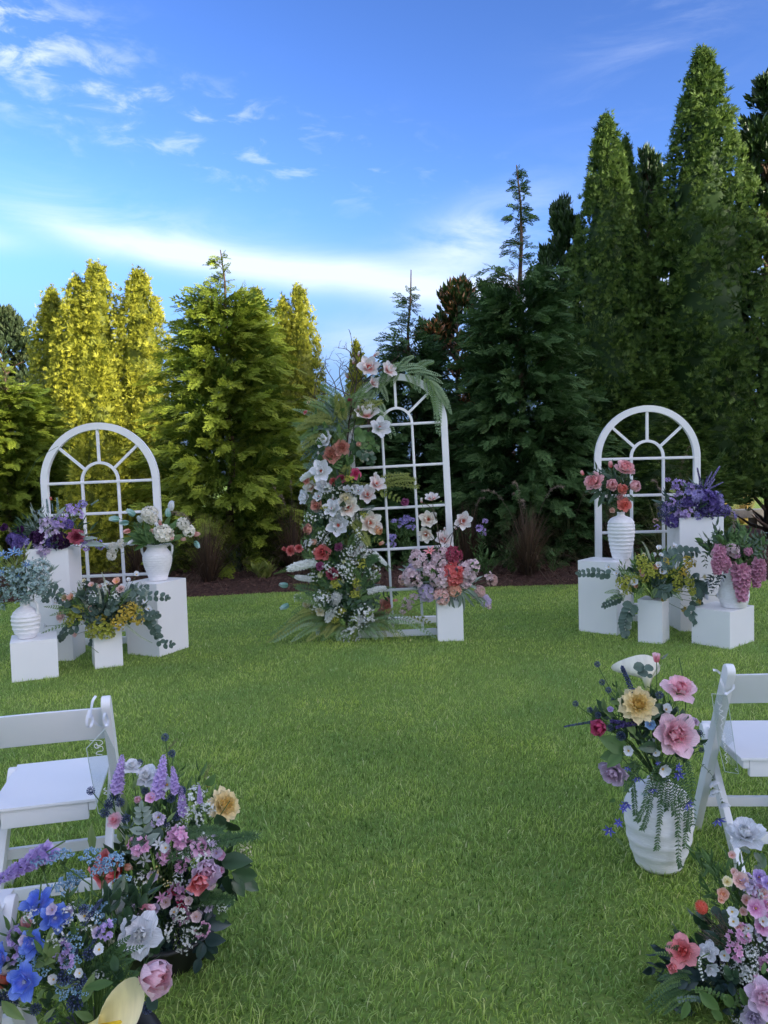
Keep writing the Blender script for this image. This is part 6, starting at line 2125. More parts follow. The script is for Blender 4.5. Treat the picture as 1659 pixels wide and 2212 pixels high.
# ---- middle: blush hydrangea and magnolia on the pedestal in front of the arch
o = on('centre')
A = Bouquet('flower_arrangement', 'blush and red hydrangeas with magnolia stems on the middle pedestal', o, o.y, c2(1210, 1680), (95, 85), .17, c2, 15)
for (x, y, s, cc, fc) in ((1120, 1158, 100, MAGN, (-.1, -.5, .8)), (1095, 1290, 122, MAGN_C, (0, -.95, .2)), (1082, 1385, 112, MAGN_C, (-.2, -.8, -.2)), (1320, 1298, 124, MAGN, (.15, -.95, .1)), (1195, 1422, 112, MAGN, (.1, -.8, .4))):
    A.f('magnolia', x, y, s, cc, face=fc)
A.f('magbud', 1050, 1165, 30, MAGN, face=(-.1, -.2, 1)); A.f('magbud', 1272, 1345, 26, MAGN, face=(-.4, -.2, .6)); A.f('magbud', 1200, 1350, 22, MAGN, face=(.1, -.2, .9)); A.f('magbud', 1175, 1370, 20, MAGN, face=(.2, -.2, .9))
for p in ([(1240, 1700), (1170, 1450), (1150, 1300), (1120, 1190)], [(1150, 1300), (1110, 1210), (1060, 1185)], [(1230, 1650), (1240, 1450), (1270, 1350), (1320, 1310)], [(1230, 1700), (1180, 1500), (1110, 1400)], [(1200, 1450), (1250, 1380), (1300, 1340)]):
    b = MB(); q = curve_pts([A.pt(*k, -.06) for k in p], 10); b.tube(q, [.0045 * (1.1 - .07 * i) for i in range(11)], 5); link('twig', b.mesh('twig', TWIG), A.root, A.off)
for (x, y, s, cc) in ((1258, 1640, 165, REDC), (1175, 1672, 140, BLUSH), (1342, 1640, 140, BLUSH), (1380, 1600, 100, BLUSH), (1030, 1560, 120, BLUSH), (1170, 1565, 110, BLUSH), (1105, 1622, 100, BLUSH), (985, 1668, 120, BLUSH), (930, 1682, 66, BLUSHP), (1085, 1772, 112, PALELIL), (1178, 1792, 110, BLUSHP), (1268, 1752, 90, PEACHL), (1430, 1760, 76, BLUSHP), (1510, 1685, 76, BLUSHP), (1470, 1822, 76, PALELIL), (1262, 1522, 112, BURG), (1190, 1500, 60, BLUSH), (1000, 1620, 90, PALELIL), (1330, 1700, 90, BLUSH)):
    A.c('hydrangea', x, y, s, cc)
A.f('starlily', 1105, 1500, 95, PINKPE)
for (x, y, s) in ((950, 1830, 70), (930, 1885, 50), (1000, 1800, 70), (975, 1860, 50), (1040, 1700, 70), (960, 1640, 60), (1400, 1780, 60), (1490, 1860, 44), (1490, 1660, 60), (1010, 1510, 60), (1140, 1530, 60)):
    A.c('blossom_cluster', x, y, s, BLUSH)
A.leaf(1210, 1560, 1290, 1530, 'broad', G_MID)
for a in ((1250, 1770, 1190, 1905), (1250, 1770, 1235, 1965), (1280, 1770, 1282, 1900), (1300, 1770, 1335, 1955), (1310, 1770, 1385, 1885), (1320, 1760, 1430, 1915), (1330, 1740, 1545, 1822), (1330, 1720, 1505, 1722), (1330, 1720, 1425, 1705), (1290, 1770, 1322, 1885), (1060, 1620, 935, 1600), (1060, 1610, 960, 1575), (1350, 1740, 1520, 1880), (1270, 1760, 1215, 1850), (1330, 1760, 1480, 1800), (1280, 1760, 1260, 1860), (1150, 1700, 1050, 1680), (1340, 1720, 1460, 1640), (1310, 1760, 1360, 1930)):
    A.leaf(*a, 'strap', G_SAGE, dY=-.18)
A.fill(36, (1200, 1690, 230, 110), 120, 'lance', G_SAGE, 6); A.fill(20, (1200, 1680, 220, 110), 120, 'broad', G_MID, 5)

# ---- right group: coral peonies in the tall vase
o = TALLV + Vector((0, 0, 100 * ts))
A = Bouquet('flower_arrangement', 'coral and pink peonies with dark leaves in the tall banded vase', o, o.y, c3(470, 730), (75, 75), .13, c3, 16)
for (k, x, y, s, cc, fc) in (('peony', 325, 690, 150, PINKPE, (-.5, -.6, .5)), ('cuppeony', 450, 715, 122, PINKPE, (-.1, -.9, .2)), ('peony', 553, 588, 150, PINKPE, (.2, -.6, .7)), ('cuppeony', 525, 740, 110, CORALP, (.1, -.95, .1)), ('cuppeony', 605, 720, 122, PINKPE, (.5, -.8, .1)), ('peony', 545, 862, 104, CORALP, (.1, -.95, .1)), ('cuppeony', 512, 805, 66, PINKPE, (0, -.9, .1)), ('cuppeony', 460, 900, 58, PEACHL, (-.3, -.9, -.1))):
    A.f(k, x, y, s, cc, face=fc)
A.f('bud', 225, 615, 40, PINKPE, face=(-.5, -.3, .7)); A.f('bud', 445, 547, 48, PINKPE, face=(-.1, -.3, .9))
for a in ((470, 660, 370, 600), (470, 650, 440, 600), (400, 700, 270, 600), (330, 720, 240, 760), (380, 750, 270, 840), (400, 770, 340, 880), (590, 780, 640, 850), (600, 640, 640, 600), (430, 760, 360, 780), (520, 660, 480, 620), (330, 640, 300, 600), (360, 730, 290, 770), (570, 800, 620, 830), (480, 780, 420, 850), (540, 650, 590, 640), (250, 640, 300, 680), (410, 640, 390, 590), (440, 780, 440, 860)):
    A.leaf(*a, 'lance', G_DARK, wide=1.3)
A.fill(26, (470, 740, 150, 150), 130, 'lance', G_DARK, 6)

# ---- right group: violet on the tall pedestal
o = on('tall_r')
A = Bouquet('flower_arrangement', 'violet and purple flowers spreading over the tall right pedestal', o, o.y, c3(1120, 860), (85, 60), .16, c3, 17)
for (x, y, s, cc) in ((1180, 835, 180, DEEPV), (930, 985, 110, DEEPV), (1255, 815, 110, VIOLET), (1120, 800, 110, VIOLET), (1040, 840, 90, DEEPV)):
    A.c('hydrangea', x, y, s, cc)
for (x, y, s, cc) in ((968, 700, 90, LILAC), (945, 750, 80, LILAC), (975, 790, 80, LILAC), (884, 670, 46, LILAC), (1085, 760, 130, VIOLET), (1060, 730, 90, LILAC), (1010, 920, 130, LILAC), (968, 960, 70, LILAC), (880, 985, 70, LILAC), (1280, 840, 80, VIOLET), (1000, 850, 70, VIOLET), (790, 985, 40, BLUSHP), (802, 1032, 44, LILAC), (1400, 942, 50, VIOLET), (910, 840, 70, LILAC), (1120, 940, 80, VIOLET), (1240, 1000, 60, DRY)):
    A.c('blossom_cluster', x, y, s, cc)
for a in ((1150, 740, 1113, 575), (1190, 720, 1288, 562), (1200, 740, 1315, 685), (1130, 740, 1128, 650), (1170, 720, 1228, 605), (1180, 760, 1250, 660), (1160, 760, 1190, 640)):
    A.spike('lavender', a[:2], a[2:], VIOLET if a[2] > 1200 else DEEPV, width=.8)
for (x, y, s) in ((1200, 910, 150), (1300, 900, 140), (870, 900, 130), (1260, 940, 110), (1340, 910, 90), (920, 870, 110), (1150, 900, 110), (850, 950, 90)):
    A.c('statice', x, y, s, NAVY if x < 1000 else DEEPV, name='sea_lavender'); A.c('statice', x + 12, y - 15, s * .8, VIOLET, stem=False, name='sea_lavender')
A.leaf(950, 760, 895, 745, 'broad', G_LIME); A.leaf(990, 940, 1035, 970, 'broad', G_LIME)
A.fill(30, (1110, 860, 190, 100), 130, 'lance', G_DARK, 6); A.fill(18, (1080, 830, 190, 110), 140, 'lance', G_EUC, 6)

# ---- right group: yellow, white and eucalyptus on the small pedestal
o = on('small_r')
A = Bouquet('flower_arrangement', 'yellow and white flowers with trailing eucalyptus on the small right pedestal', o, o.y, c3(810, 1420), (110, 75), .19, c3, 18)
for (x, y, s, cc) in ((545, 1460, 120, LIME), (560, 1515, 90, LIME), (720, 1350, 125, LIME), (770, 1385, 100, LIME), (680, 1290, 100, LIME), (840, 1400, 90, LIME), (950, 1430, 100, LIME), (1040, 1450, 115, LIME), (1070, 1522, 90, LIME), (960, 1495, 100, LIME), (1000, 1372, 90, GOLD), (1120, 1610, 66, GOLD), (850, 1570, 70, GOLD), (1010, 1670, 66, GOLD), (700, 1420, 90, LIME), (900, 1360, 90, LIME), (620, 1420, 80, LIME), (880, 1300, 70, GOLD)):
    A.c('umbel', x, y, s, cc)
for (x, y, s, cc) in ((1020, 1456, 72, WHITE), (1182, 1475, 68, WHITE), (842, 1380, 76, WHITE), (812, 1330, 66, WHITE), (430, 1342, 60, WHITE), (490, 1390, 56, WHITE), (630, 1462, 76, WHITE), (1262, 1562, 78, WHITE), (1170, 1572, 66, WHITE), (815, 1197, 56, WHITE), (935, 1180, 56, WHITE), (790, 1346, 62, PEACHL), (680, 1372, 50, PEACHL), (640, 1492, 46, PEACHL), (900, 1310, 50, WHITE), (780, 1250, 44, WHITE), (830, 1250, 44, WHITE), (1070, 1470, 50, WHITE), (690, 1402, 50, BLUSHP), (700, 1250, 40, CREAM), (1160, 1420, 50, CREAM)):
    A.f('anemone', x, y, s, cc)
A.spike('catkin', (750, 1300), (680, 1148), TASSEL, width=1.0); A.spike('catkin', (640, 1400), (552, 1612), TASSEL, width=1.0, flip=-1); A.spike('catkin', (640, 1400), (690, 1450), TASSEL, width=1.2)
for p, s in (([(860, 1300), (960, 1240), (1110, 1225)], 86), ([(800, 1480), (860, 1530), (930, 1510)], 86), ([(1080, 1480), (1140, 1520), (1150, 1570)], 86), ([(480, 1400), (340, 1385), (205, 1388)], 62), ([(640, 1590), (580, 1690), (555, 1780), (560, 1860)], 72), ([(980, 1620), (1100, 1730), (1140, 1840), (1168, 1950)], 72), ([(560, 1560), (470, 1600), (395, 1640)], 50), ([(900, 1380), (880, 1330), (900, 1280)], 80), ([(1050, 1580), (1140, 1640), (1190, 1680)], 56)):
    A.branch(p, s, 'round', G_EUC, 7 if len(p) < 4 else 10, 'eucalyptus_branch', dY=-.16 if len(p) > 3 else None)
for a in ((520, 1530, 400, 1540), (560, 1560, 410, 1595), (700, 1500, 640, 1580), (900, 1500, 1000, 1600), (800, 1500, 760, 1590), (1050, 1520, 1130, 1640), (700, 1440, 520, 1380)):
    A.frond(a[:2], a[2:], 70, G_FERN, 13, .05)
A.c('umbel', 1050, 1300, 110, GOLD, name='dill_head')
A.fill(44, (820, 1440, 270, 120), 140, 'lance', G_MID, 6); A.fill(26, (840, 1400, 280, 130), 140, 'lance', G_FERN, 7); A.fill(16, (900, 1420, 240, 110), 150, 'round', G_EUC, 5)

# ---- right group: trailing dusky pink in the ribbed vase
o = RIBV + Vector((0, 0, 82 * rs_))
A = Bouquet('flower_arrangement', 'dusky pink wisteria and green leaves trailing from the ribbed vase', o, o.y, c3(1410, 1280), (85, 70), .16, c3, 19)
for a in ((1285, 1190, 1268, 1400), (1330, 1270, 1335, 1390), (1440, 1330, 1462, 1610), (1410, 1350, 1420, 1490), (1590, 1290, 1568, 1500), (1490, 1340, 1500, 1500), (1610, 1330, 1625, 1450), (1470, 1370, 1480, 1560), (1240, 1290, 1250, 1390)):
    A.spike('raceme', a[:2], a[2:], DUSKP, width=1.15, stem=False, dY=-.17)
for (x, y, s, cc) in ((1290, 1215, 100, DUSKP), (1305, 1310, 120, DUSKP), (1385, 1210, 100, BLUSH), (1410, 1240, 70, ORCHID), (1502, 1220, 70, DUSKP), (1590, 1345, 90, DUSKP), (1450, 1400, 90, DUSKP), (1250, 1240, 60, BLUSH)):
    A.c('hydrangea', x, y, s, cc)
for p, m, s in (([(1330, 1180), (1270, 1130), (1250, 1080)], G_DARK, 60), ([(1300, 1220), (1210, 1210), (1170, 1260), (1180, 1330)], G_DARK, 50), ([(1310, 1350), (1250, 1420), (1220, 1500)], G_TEAL, 60), ([(1320, 1380), (1290, 1450), (1230, 1530)], G_TEAL, 60), ([(1500, 1250), (1580, 1190), (1660, 1160)], G_DARK, 80), ([(1500, 1260), (1600, 1240), (1700, 1260)], G_DARK, 80), ([(1420, 1200), (1470, 1130), (1480, 1080)], G_MID, 70), ([(1380, 1180), (1400, 1110), (1370, 1060)], G_MID, 60), ([(1250, 1400), (1200, 1440), (1190, 1480)], G_TEAL, 50), ([(1520, 1200), (1560, 1120), (1640, 1080)], G_DARK, 70)):
    A.branch(p, s, 'lance', m, 6, wide=1.4)
for a in ((1430, 1280, 1480, 1330), (1400, 1260, 1440, 1180), (1460, 1240, 1520, 1290), (1450, 1280, 1400, 1340), (1480, 1200, 1530, 1160), (1340, 1180, 1400, 1150)):
    A.leaf(*a, 'lobed', G_MID)
A.fill(36, (1420, 1230, 180, 110), 150, 'broad', G_MID, 6); A.fill(20, (1400, 1180, 200, 90), 150, 'lance', G_DARK, 6)

# ---- middle: tall flower column climbing the arch
o = ground(*c2(560, 2060))
A = Bouquet('flower_column', 'tall column of magnolias, peonies, ferns and twigs climbing the left of the tall arch', (o.x, o.y, 0.02), o.y - .02, c2(500, 1350), (115, 330), .24, c2, 21)
A.column, A.lean = True, -.03
MAG = ((705, 297, 125, MAGN, (0, -.9, .3)), (830, 315, 92, MAGN, (.5, -.7, .3)), (692, 612, 130, MAGN, (.05, -.6, .75)), (770, 690, 118, WHITE, (.4, -.8, .2)), (425, 780, 110, WHITE, (-.4, -.7, .4)), (395, 975, 120, WHITE, (-.1, -.9, .2)), (298, 1148, 92, WHITE, (-.6, -.6, .2)), (330, 1082, 84, MAGN_C, (-.5, -.7, .4)), (408, 1088, 96, WHITE, (.1, -.7, .6)), (470, 1222, 100, WHITE, (-.2, -.8, .4)), (568, 1212, 118, MAGN_C, (.1, -.9, .3)), (505, 1330, 128, WHITE, (0, -.9, .2)), (710, 1312, 126, MAGN_C, (.3, -.9, .1)), (695, 1130, 100, MAGN, (.1, -.9, .3)), (752, 1062, 104, MAGN, (.3, -.8, .4)), (562, 1100, 56, WHITE, (.1, -.7, .6)), (380, 1140, 60, WHITE, (-.3, -.8, .3)), (640, 1105, 66, WHITE, (-.2, -.8, .5)), (730, 400, 70, MAGN, (.5, -.5, .2)), (300, 800, 70, SAGEB, (-.6, -.6, .2)))
for (x, y, s, cc, fc) in MAG:
    A.f('magnolia', x, y, s * 1.18, cc, face=fc, dY=None if 700 < y < 1350 and x > 350 else -.1)
for (x, y, s, fc) in ((755, 208, 40, (.8, -.3, .5)), (605, 250, 40, (-.1, -.3, 1)), (560, 345, 36, (-.3, -.3, .9)), (745, 1002, 44, (.2, -.4, .8)), (636, 560, 30, (0, -.3, .9)), (720, 555, 24, (.2, -.3, .9)), (655, 1460, 50, (.2, -.5, .7)), (640, 205, 30, (.1, -.2, 1)), (380, 860, 34, (-.4, -.4, .6)), (470, 1150, 30, (.2, -.4, .7)), (660, 900, 44, (.3, -.6, -.3))):
    A.f('magbud', x, y, s, MAGN if x != 660 else CREAM, face=fc)
for (k, x, y, s, cc, fc) in (('peony', 525, 820, 104, PEACH, (.1, -.9, .2)), ('peony', 462, 870, 108, PEACH, (-.1, -.9, .3)), ('cuppeony', 322, 1360, 92, PEACH, (-.5, -.7, .3)), ('cuppeony', 352, 1442, 56, PEACHL, (-.3, -.8, .3)), ('cuppeony', 755, 1370, 84, ORANGE, (.5, -.7, .3)), ('bud', 790, 1445, 36, PEACHL, (.8, -.3, .3)), ('peony', 812, 1850, 96, PEACH, (.5, -.8, .1)), ('peony', 785, 1922, 92, PEACH, (.2, -.9, 0)), ('bud', 880, 1820, 30, PEACHL, (.9, -.3, .1)), ('cuppeony', 636, 805, 46, PEACHL, (.1, -.8, .5)), ('openrose', 555, 1165, 104, CREAM, (0, -.7, .7)), ('dahlia', 476, 1045, 58, REDC, (-.2, -.8, .4)), ('dahlia', 526, 1025, 58, BURG, (.1, -.8, .4)), ('openrose', 615, 992, 72, HOTPINK, (.4, -.8, .2)), ('dahlia', 580, 522, 58, BURG, (.1, -.7, .6)), ('peony', 402, 1510, 104, REDC, (-.1, -.9, .3)), ('dahlia', 465, 1645, 80, BURG, (0, -.8, -.2)), ('ranunculus', 507, 1472, 74, PLUM, (.1, -.95, .2)), ('ranunculus', 390, 1595, 74, PLUM, (-.1, -.95, .1)), ('ranunculus', 935, 1180, 70, PLUM, (.3, -.9, .2)), ('dahlia', 198, 1492, 66, REDC, (-.4, -.8, .2)), ('dahlia', 246, 1480, 54, REDC, (.2, -.7, .5)), ('bud', 150, 1482, 34, REDC, (-.7, -.3, .5)), ('openrose', 365, 1200, 80, PEACH, (-.3, -.8, .1)), ('cuppeony', 312, 1842, 76, CREAM, (-.4, -.8, .2)), ('openrose', 388, 1890, 60, CREAM, (-.1, -.9, .1)), ('openrose', 300, 1040, 50, PEACH, (-.4, -.7, .3)), ('dahlia', 292, 590, 30, CORAL, (-.5, -.6, .5)), ('openrose', 315, 525, 34, PEACHL, (-.5, -.5, .6))):
    A.f(k, x, y, s, cc, face=fc)
for (x, y, s, cc, fc) in ((388, 1650, 46, GREENT, (-.1, -.7, -.5)), (457, 1725, 48, GREENT, (.1, -.8, .1)), (530, 1700, 44, GREENT, (.2, -.8, .2)), (540, 1568, 44, GREENT, (.1, -.8, .3)), (148, 1720, 50, TEALT, (-.95, -.3, .1)), (155, 1860, 52, TEALT, (-.8, -.4, -.4)), (375, 2015, 54, TEALT, (0, -.5, -.9))):
    A.f('tulip', x, y, s, cc, face=fc)
for (a, w, fl) in (((360, 1572, 78, 1612), .8, -1), ((350, 975, 205, 1045), 1.0, -1), ((505, 1768, 418, 2055), .8, 1), ((330, 1680, 168, 1672), .9, 1), ((700, 1765, 870, 1708), .9, 1)):
    A.spike('foxtail', a[:2], a[2:], FOX, width=w, dY=-.2, flip=fl, stem=False)
A.spike('foxtail', (615, 1545), (760, 1500), FOX, width=.8, dY=-.16, stem=False); A.spike('foxtail', (740, 1505), (852, 1635), FOX, width=.7, dY=-.16, stem=False, flip=-1)
for (x, y, s) in ((395, 1815, 120), (670, 1900, 130), (720, 1620, 110), (600, 2025, 130), (620, 1960, 100), (400, 1400, 90), (330, 1280, 90), (760, 1960, 90), (740, 1660, 80), (560, 2060, 90), (700, 1940, 100), (360, 1860, 90), (430, 1440, 60), (820, 1990, 70), (240, 1800, 60), (480, 1810, 70)):
    A.c('gyp', x, y, s, GYPC, stem=False)
# curly twigs
for p in ([(560, 2050), (545, 1500), (560, 1000), (575, 650), (620, 350), (605, 150), (590, 62)], [(570, 700), (500, 520), (480, 400), (430, 300), (420, 255), (460, 240)], [(575, 650), (640, 480), (700, 380), (790, 300), (900, 230), (905, 195)], [(560, 900), (500, 650), (400, 560), (300, 490), (190, 520)], [(580, 600), (540, 420), (510, 330), (520, 250), (490, 200)], [(570, 760), (610, 560), (600, 420), (560, 330), (500, 290)], [(560, 1000), (600, 700), (650, 560), (740, 450)], [(560, 1100), (480, 800), (380, 640), (350, 440), (390, 300), (450, 290)], [(540, 1500), (480, 1200), (430, 1000), (380, 950)], [(560, 1300), (640, 1150), (760, 1080), (860, 1060)], [(530, 600), (450, 480), (380, 470), (330, 510)], [(600, 500), (660, 420), (640, 330), (600, 260)], [(610, 420), (690, 330), (760, 230)], [(560, 560), (590, 400), (640, 200)], [(540, 1250), (420, 1170), (330, 1130)], [(555, 1350), (630, 1250), (700, 1150)], [(620, 250), (560, 180), (500, 160)], [(580, 480), (500, 440), (440, 400), (400, 330), (380, 240)], [(600, 380), (560, 300), (530, 290), (540, 250)], [(680, 390), (740, 330), (820, 290), (880, 250)]):
    b = MB()
    q = curve_pts([A.pt(*k, -.02 + A.r.uniform(-.06, .06)) + Vector((A.r.uniform(-.015, .015), 0, A.r.uniform(-.015, .015))) for k in p], 22)
    th = .011 if len(p) > 6 else .006
    b.tube(q, [th * (1.1 - .042 * i) for i in range(23)], 5)
    for i in range(6, 22, 3):
        d = Vector((A.r.uniform(-1, 1), A.r.uniform(-.5, .5), A.r.uniform(-.2, 1))).normalized() * A.r.uniform(.05, .12)
        b.tube([q[i], q[i] + d * .6 + Vector((0, 0, .015)), q[i] + d], [th * .35, th * .28, th * .15], 3)
    link('curly_twig', b.mesh('curly_twig', TWIG), A.root, A.off)
# ferns: head, flanks and the skirt on the grass
for i, a in enumerate(((500, 620, 280, 520), (480, 640, 300, 640), (500, 700, 330, 700), (520, 560, 360, 480), (440, 740, 250, 830), (430, 780, 260, 900), (600, 560, 680, 430), (600, 620, 780, 520), (560, 700, 440, 560), (620, 480, 760, 380), (420, 640, 240, 700), (500, 660, 420, 520), (640, 600, 800, 600), (540, 640, 500, 480), (420, 820, 300, 960), (380, 700, 260, 760), (640, 1300, 560, 1450), (640, 1280, 740, 1200), (620, 1380, 560, 1520), (600, 1300, 700, 1450), (440, 1260, 330, 1240), (420, 1340, 330, 1420), (540, 1050, 560, 950), (700, 500, 800, 420))):
    A.frond(a[:2], a[2:], 95, (G_FERN, G_OLIVE, G_EUC)[i % 3], 16, .10, fine=(i % 3 == 1))
for i, a in enumerate(((640, 1720, 560, 1600), (640, 1720, 700, 1580), (660, 1740, 760, 1650), (560, 1760, 400, 1700), (640, 1800, 760, 1760), (500, 1850, 240, 1730), (480, 1880, 230, 1800), (640, 1600, 760, 1540), (600, 1660, 480, 1560))):
    A.frond(a[:2], a[2:], 110, (G_FERN, G_PLUM)[i % 2], 16, .10, fine=True)
for i, a in enumerate(((470, 1900, 180, 1960), (470, 1920, 150, 2020), (470, 1960, 90, 2090), (480, 1980, 40, 2100), (480, 2000, 60, 2170), (500, 2000, 200, 2130), (520, 2010, 300, 2130), (540, 2010, 400, 2120), (560, 2010, 500, 2130), (600, 2000, 600, 2130), (640, 2000, 700, 2120), (680, 1990, 800, 2110), (700, 1980, 920, 2110), (700, 1960, 880, 2030), (720, 1960, 1140, 2060), (440, 1900, 250, 1900), (500, 1960, 260, 2050), (660, 2000, 760, 2130), (520, 1960, 420, 2060), (600, 1980, 560, 2090))):
    A.frond(a[:2], a[2:], 120, (G_OLIVE, G_FERN, G_FERNP)[i % 3], 24, .16, dY=-.10, dY1=-.26)
    A.frond((a[0], a[1] - 30), (a[2] + 20, a[3] - 60), 110, (G_FERN, G_PLUM, G_OLIVE)[i % 3], 22, .16, dY=-.06, dY1=-.16)
for a in ((640, 1150, 1020, 1075), (660, 1130, 960, 1000), (760, 1100, 1000, 1030)):
    A.frond(a[:2], a[2:], 50, G_OLIVE, 18, .14, 'yellow_fern', fine=True, dY=-.12)
for p, m, s, sh in (([(620, 760), (700, 790), (760, 830)], G_MID, 60, 'round'), ([(620, 800), (700, 850), (720, 910)], G_DARK, 62, 'round'), ([(600, 740), (660, 740), (720, 740)], G_MID, 60, 'round'), ([(580, 760), (640, 830), (680, 880)], G_DARK, 66, 'round'), ([(760, 1100), (830, 1120), (900, 1160)], G_LIME, 46, 'broad'), ([(640, 1380), (730, 1410), (790, 1440)], G_LIME, 50, 'lance'), ([(640, 1800), (700, 1850), (760, 1800)], G_DARK, 60, 'lobed'), ([(560, 1780), (620, 1850), (640, 1880)], G_DARK, 60, 'lobed'), ([(480, 1600), (440, 1560), (420, 1540)], G_MID, 50, 'broad'), ([(400, 1560), (340, 1520), (280, 1500)], G_MID, 40, 'lance'), ([(780, 1800), (840, 1780), (880, 1760)], G_DARK, 60, 'lance'), ([(500, 1640), (540, 1600), (560, 1560)], G_MID, 50, 'broad'), ([(470, 960), (500, 920), (520, 880)], G_MID, 46, 'broad')):
    A.branch(p, s, sh, m, 5)
A.fill(60, (510, 1450, 170, 480), 120, 'broad', G_DARK, 6, ybias=-.02); A.fill(60, (470, 1250, 190, 520), 130, 'lance', G_FERN, 8); A.fill(40, (450, 1500, 220, 300), 130, 'lance', G_MID, 8); A.fill(50, (520, 1500, 180, 480), 120, 'lobed', G_MID, 6); A.fill(40, (560, 1800, 210, 160), 120, 'lobed', G_DARK, 7); A.fill(30, (480, 800, 170, 260), 120, 'broad', G_MID, 6); A.fill(24, (480, 1300, 160, 400), 120, 'lance', G_EUC, 6); A.fill(18, (420, 620, 130, 120), 110, 'lance', G_OLIVE, 7)
for i in range(26):
    x0, y0 = A.r.uniform(420, 600), A.r.uniform(560, 820)
    A.frond((x0, y0), (x0 - A.r.uniform(60, 240), y0 - A.r.uniform(-90, 170)), 80, (G_FERN, G_OLIVE, G_FERNP)[i % 3], 16, .12, fine=i % 3 == 0, dY=A.r.uniform(-.14, .04))

A.mix(34, (500, 1450, 190, 520), (('gyp', GYPC, 70, 110), ('umbel', LIME, 50, 80), ('gyp', FOX, 60, 100)))
for i in range(46):
    q = A.r.uniform(0, 1); yy = 560 + 1400 * q; sd = A.r.choice((-1, 1))
    A.frond((500, yy), (500 + sd * A.r.uniform(120, 240) * (.8 + .5 * q), yy + A.r.uniform(-130, 60)), 80, (G_FERN, G_OLIVE, G_FERNP, G_FERN)[i % 4], 15, .12, fine=i % 2 == 0, dY=A.r.uniform(-.18, 0))

# ---- fern garland over the head of the tall arch
cr = (o.x + .33, o.y, 2.45)
A = Bouquet('fern_garland', 'pale green fern garland draped over the top of the tall arch', at(*c2(1000, 330), gc.y), gc.y, c2(1000, 420), (110, 90), .07, c2, 22, cat='garland', group=None)
for a in ((760, 420, 860, 300), (780, 360, 900, 270), (820, 330, 960, 260), (860, 330, 1030, 270), (900, 310, 1080, 300), (940, 320, 1120, 330), (980, 330, 1130, 260), (1000, 330, 1180, 350), (1040, 330, 1190, 400), (1060, 360, 1200, 470), (1090, 380, 1230, 520), (1120, 400, 1240, 590), (1100, 380, 1140, 580), (1120, 420, 1160, 640), (1140, 440, 1150, 720), (1150, 440, 1220, 560), (900, 320, 850, 420), (950, 330, 1000, 430), (1000, 340, 1040, 460), (880, 330, 800, 420), (1040, 340, 1010, 440), (1080, 360, 1090, 500), (820, 340, 760, 470), (780, 400, 830, 520), (760, 420, 700, 470), (1160, 470, 1170, 740), (800, 620, 850, 760), (790, 600, 880, 740), (780, 520, 820, 640), (900, 290, 1000, 220), (1000, 300, 1130, 250), (740, 440, 680, 560), (760, 480, 640, 500), (1180, 480, 1246, 600)):
    A.frond(a[:2], a[2:], 84, G_FERNP if A.r.random() < .75 else G_FERN, 16, .10, dY=-.05 + A.r.uniform(-.04, .04))
b = MB(); q = curve_pts([A.pt(*k, .0) for k in ((720, 520), (780, 400), (860, 330), (960, 300), (1060, 340), (1140, 420), (1200, 520))], 20); b.tube(q, .008, 5); link('garland_stem', b.mesh('garland_stem', STEM), A.root, A.off)

# ------------------------------------------------------------------ acrylic chair signs and ribbons
def acrylic_mat():
    m, N, L, out = new_mat('clear_acrylic')
    t = N.new('ShaderNodeBsdfTransparent'); t.inputs[0].default_value = (0.93, 0.95, 0.96, 1)
    g = N.new('ShaderNodeBsdfGlossy'); g.inputs['Roughness'].default_value = 0.06
    fr = N.new('ShaderNodeLayerWeight'); fr.inputs[0].default_value = 0.25
    mr = N.new('ShaderNodeMath'); mr.operation = 'MULTIPLY_ADD'; mr.inputs[1].default_value = 0.35; mr.inputs[2].default_value = 0.05
    L.new(fr.outputs['Facing'], mr.inputs[0])
    ms = N.new('ShaderNodeMixShader'); L.new(mr.outputs[0], ms.inputs[0])
    L.new(t.outputs[0], ms.inputs[1]); L.new(g.outputs[0], ms.inputs[2]); L.new(ms.outputs[0], out.inputs[0])
    return m


ACRYL = acrylic_mat()
EDGE_M = plain_mat('acrylic_edge', (0.62, 0.68, 0.68), rough=0.2)
INK = plain_mat('white_lettering', (0.85, 0.85, 0.85), rough=0.5)
RIBBON = plain_mat('white_satin_ribbon', (0.72, 0.75, 0.86), (0.80, 0.82, 0.90), rough=0.3, scale=30, spec=0.6)


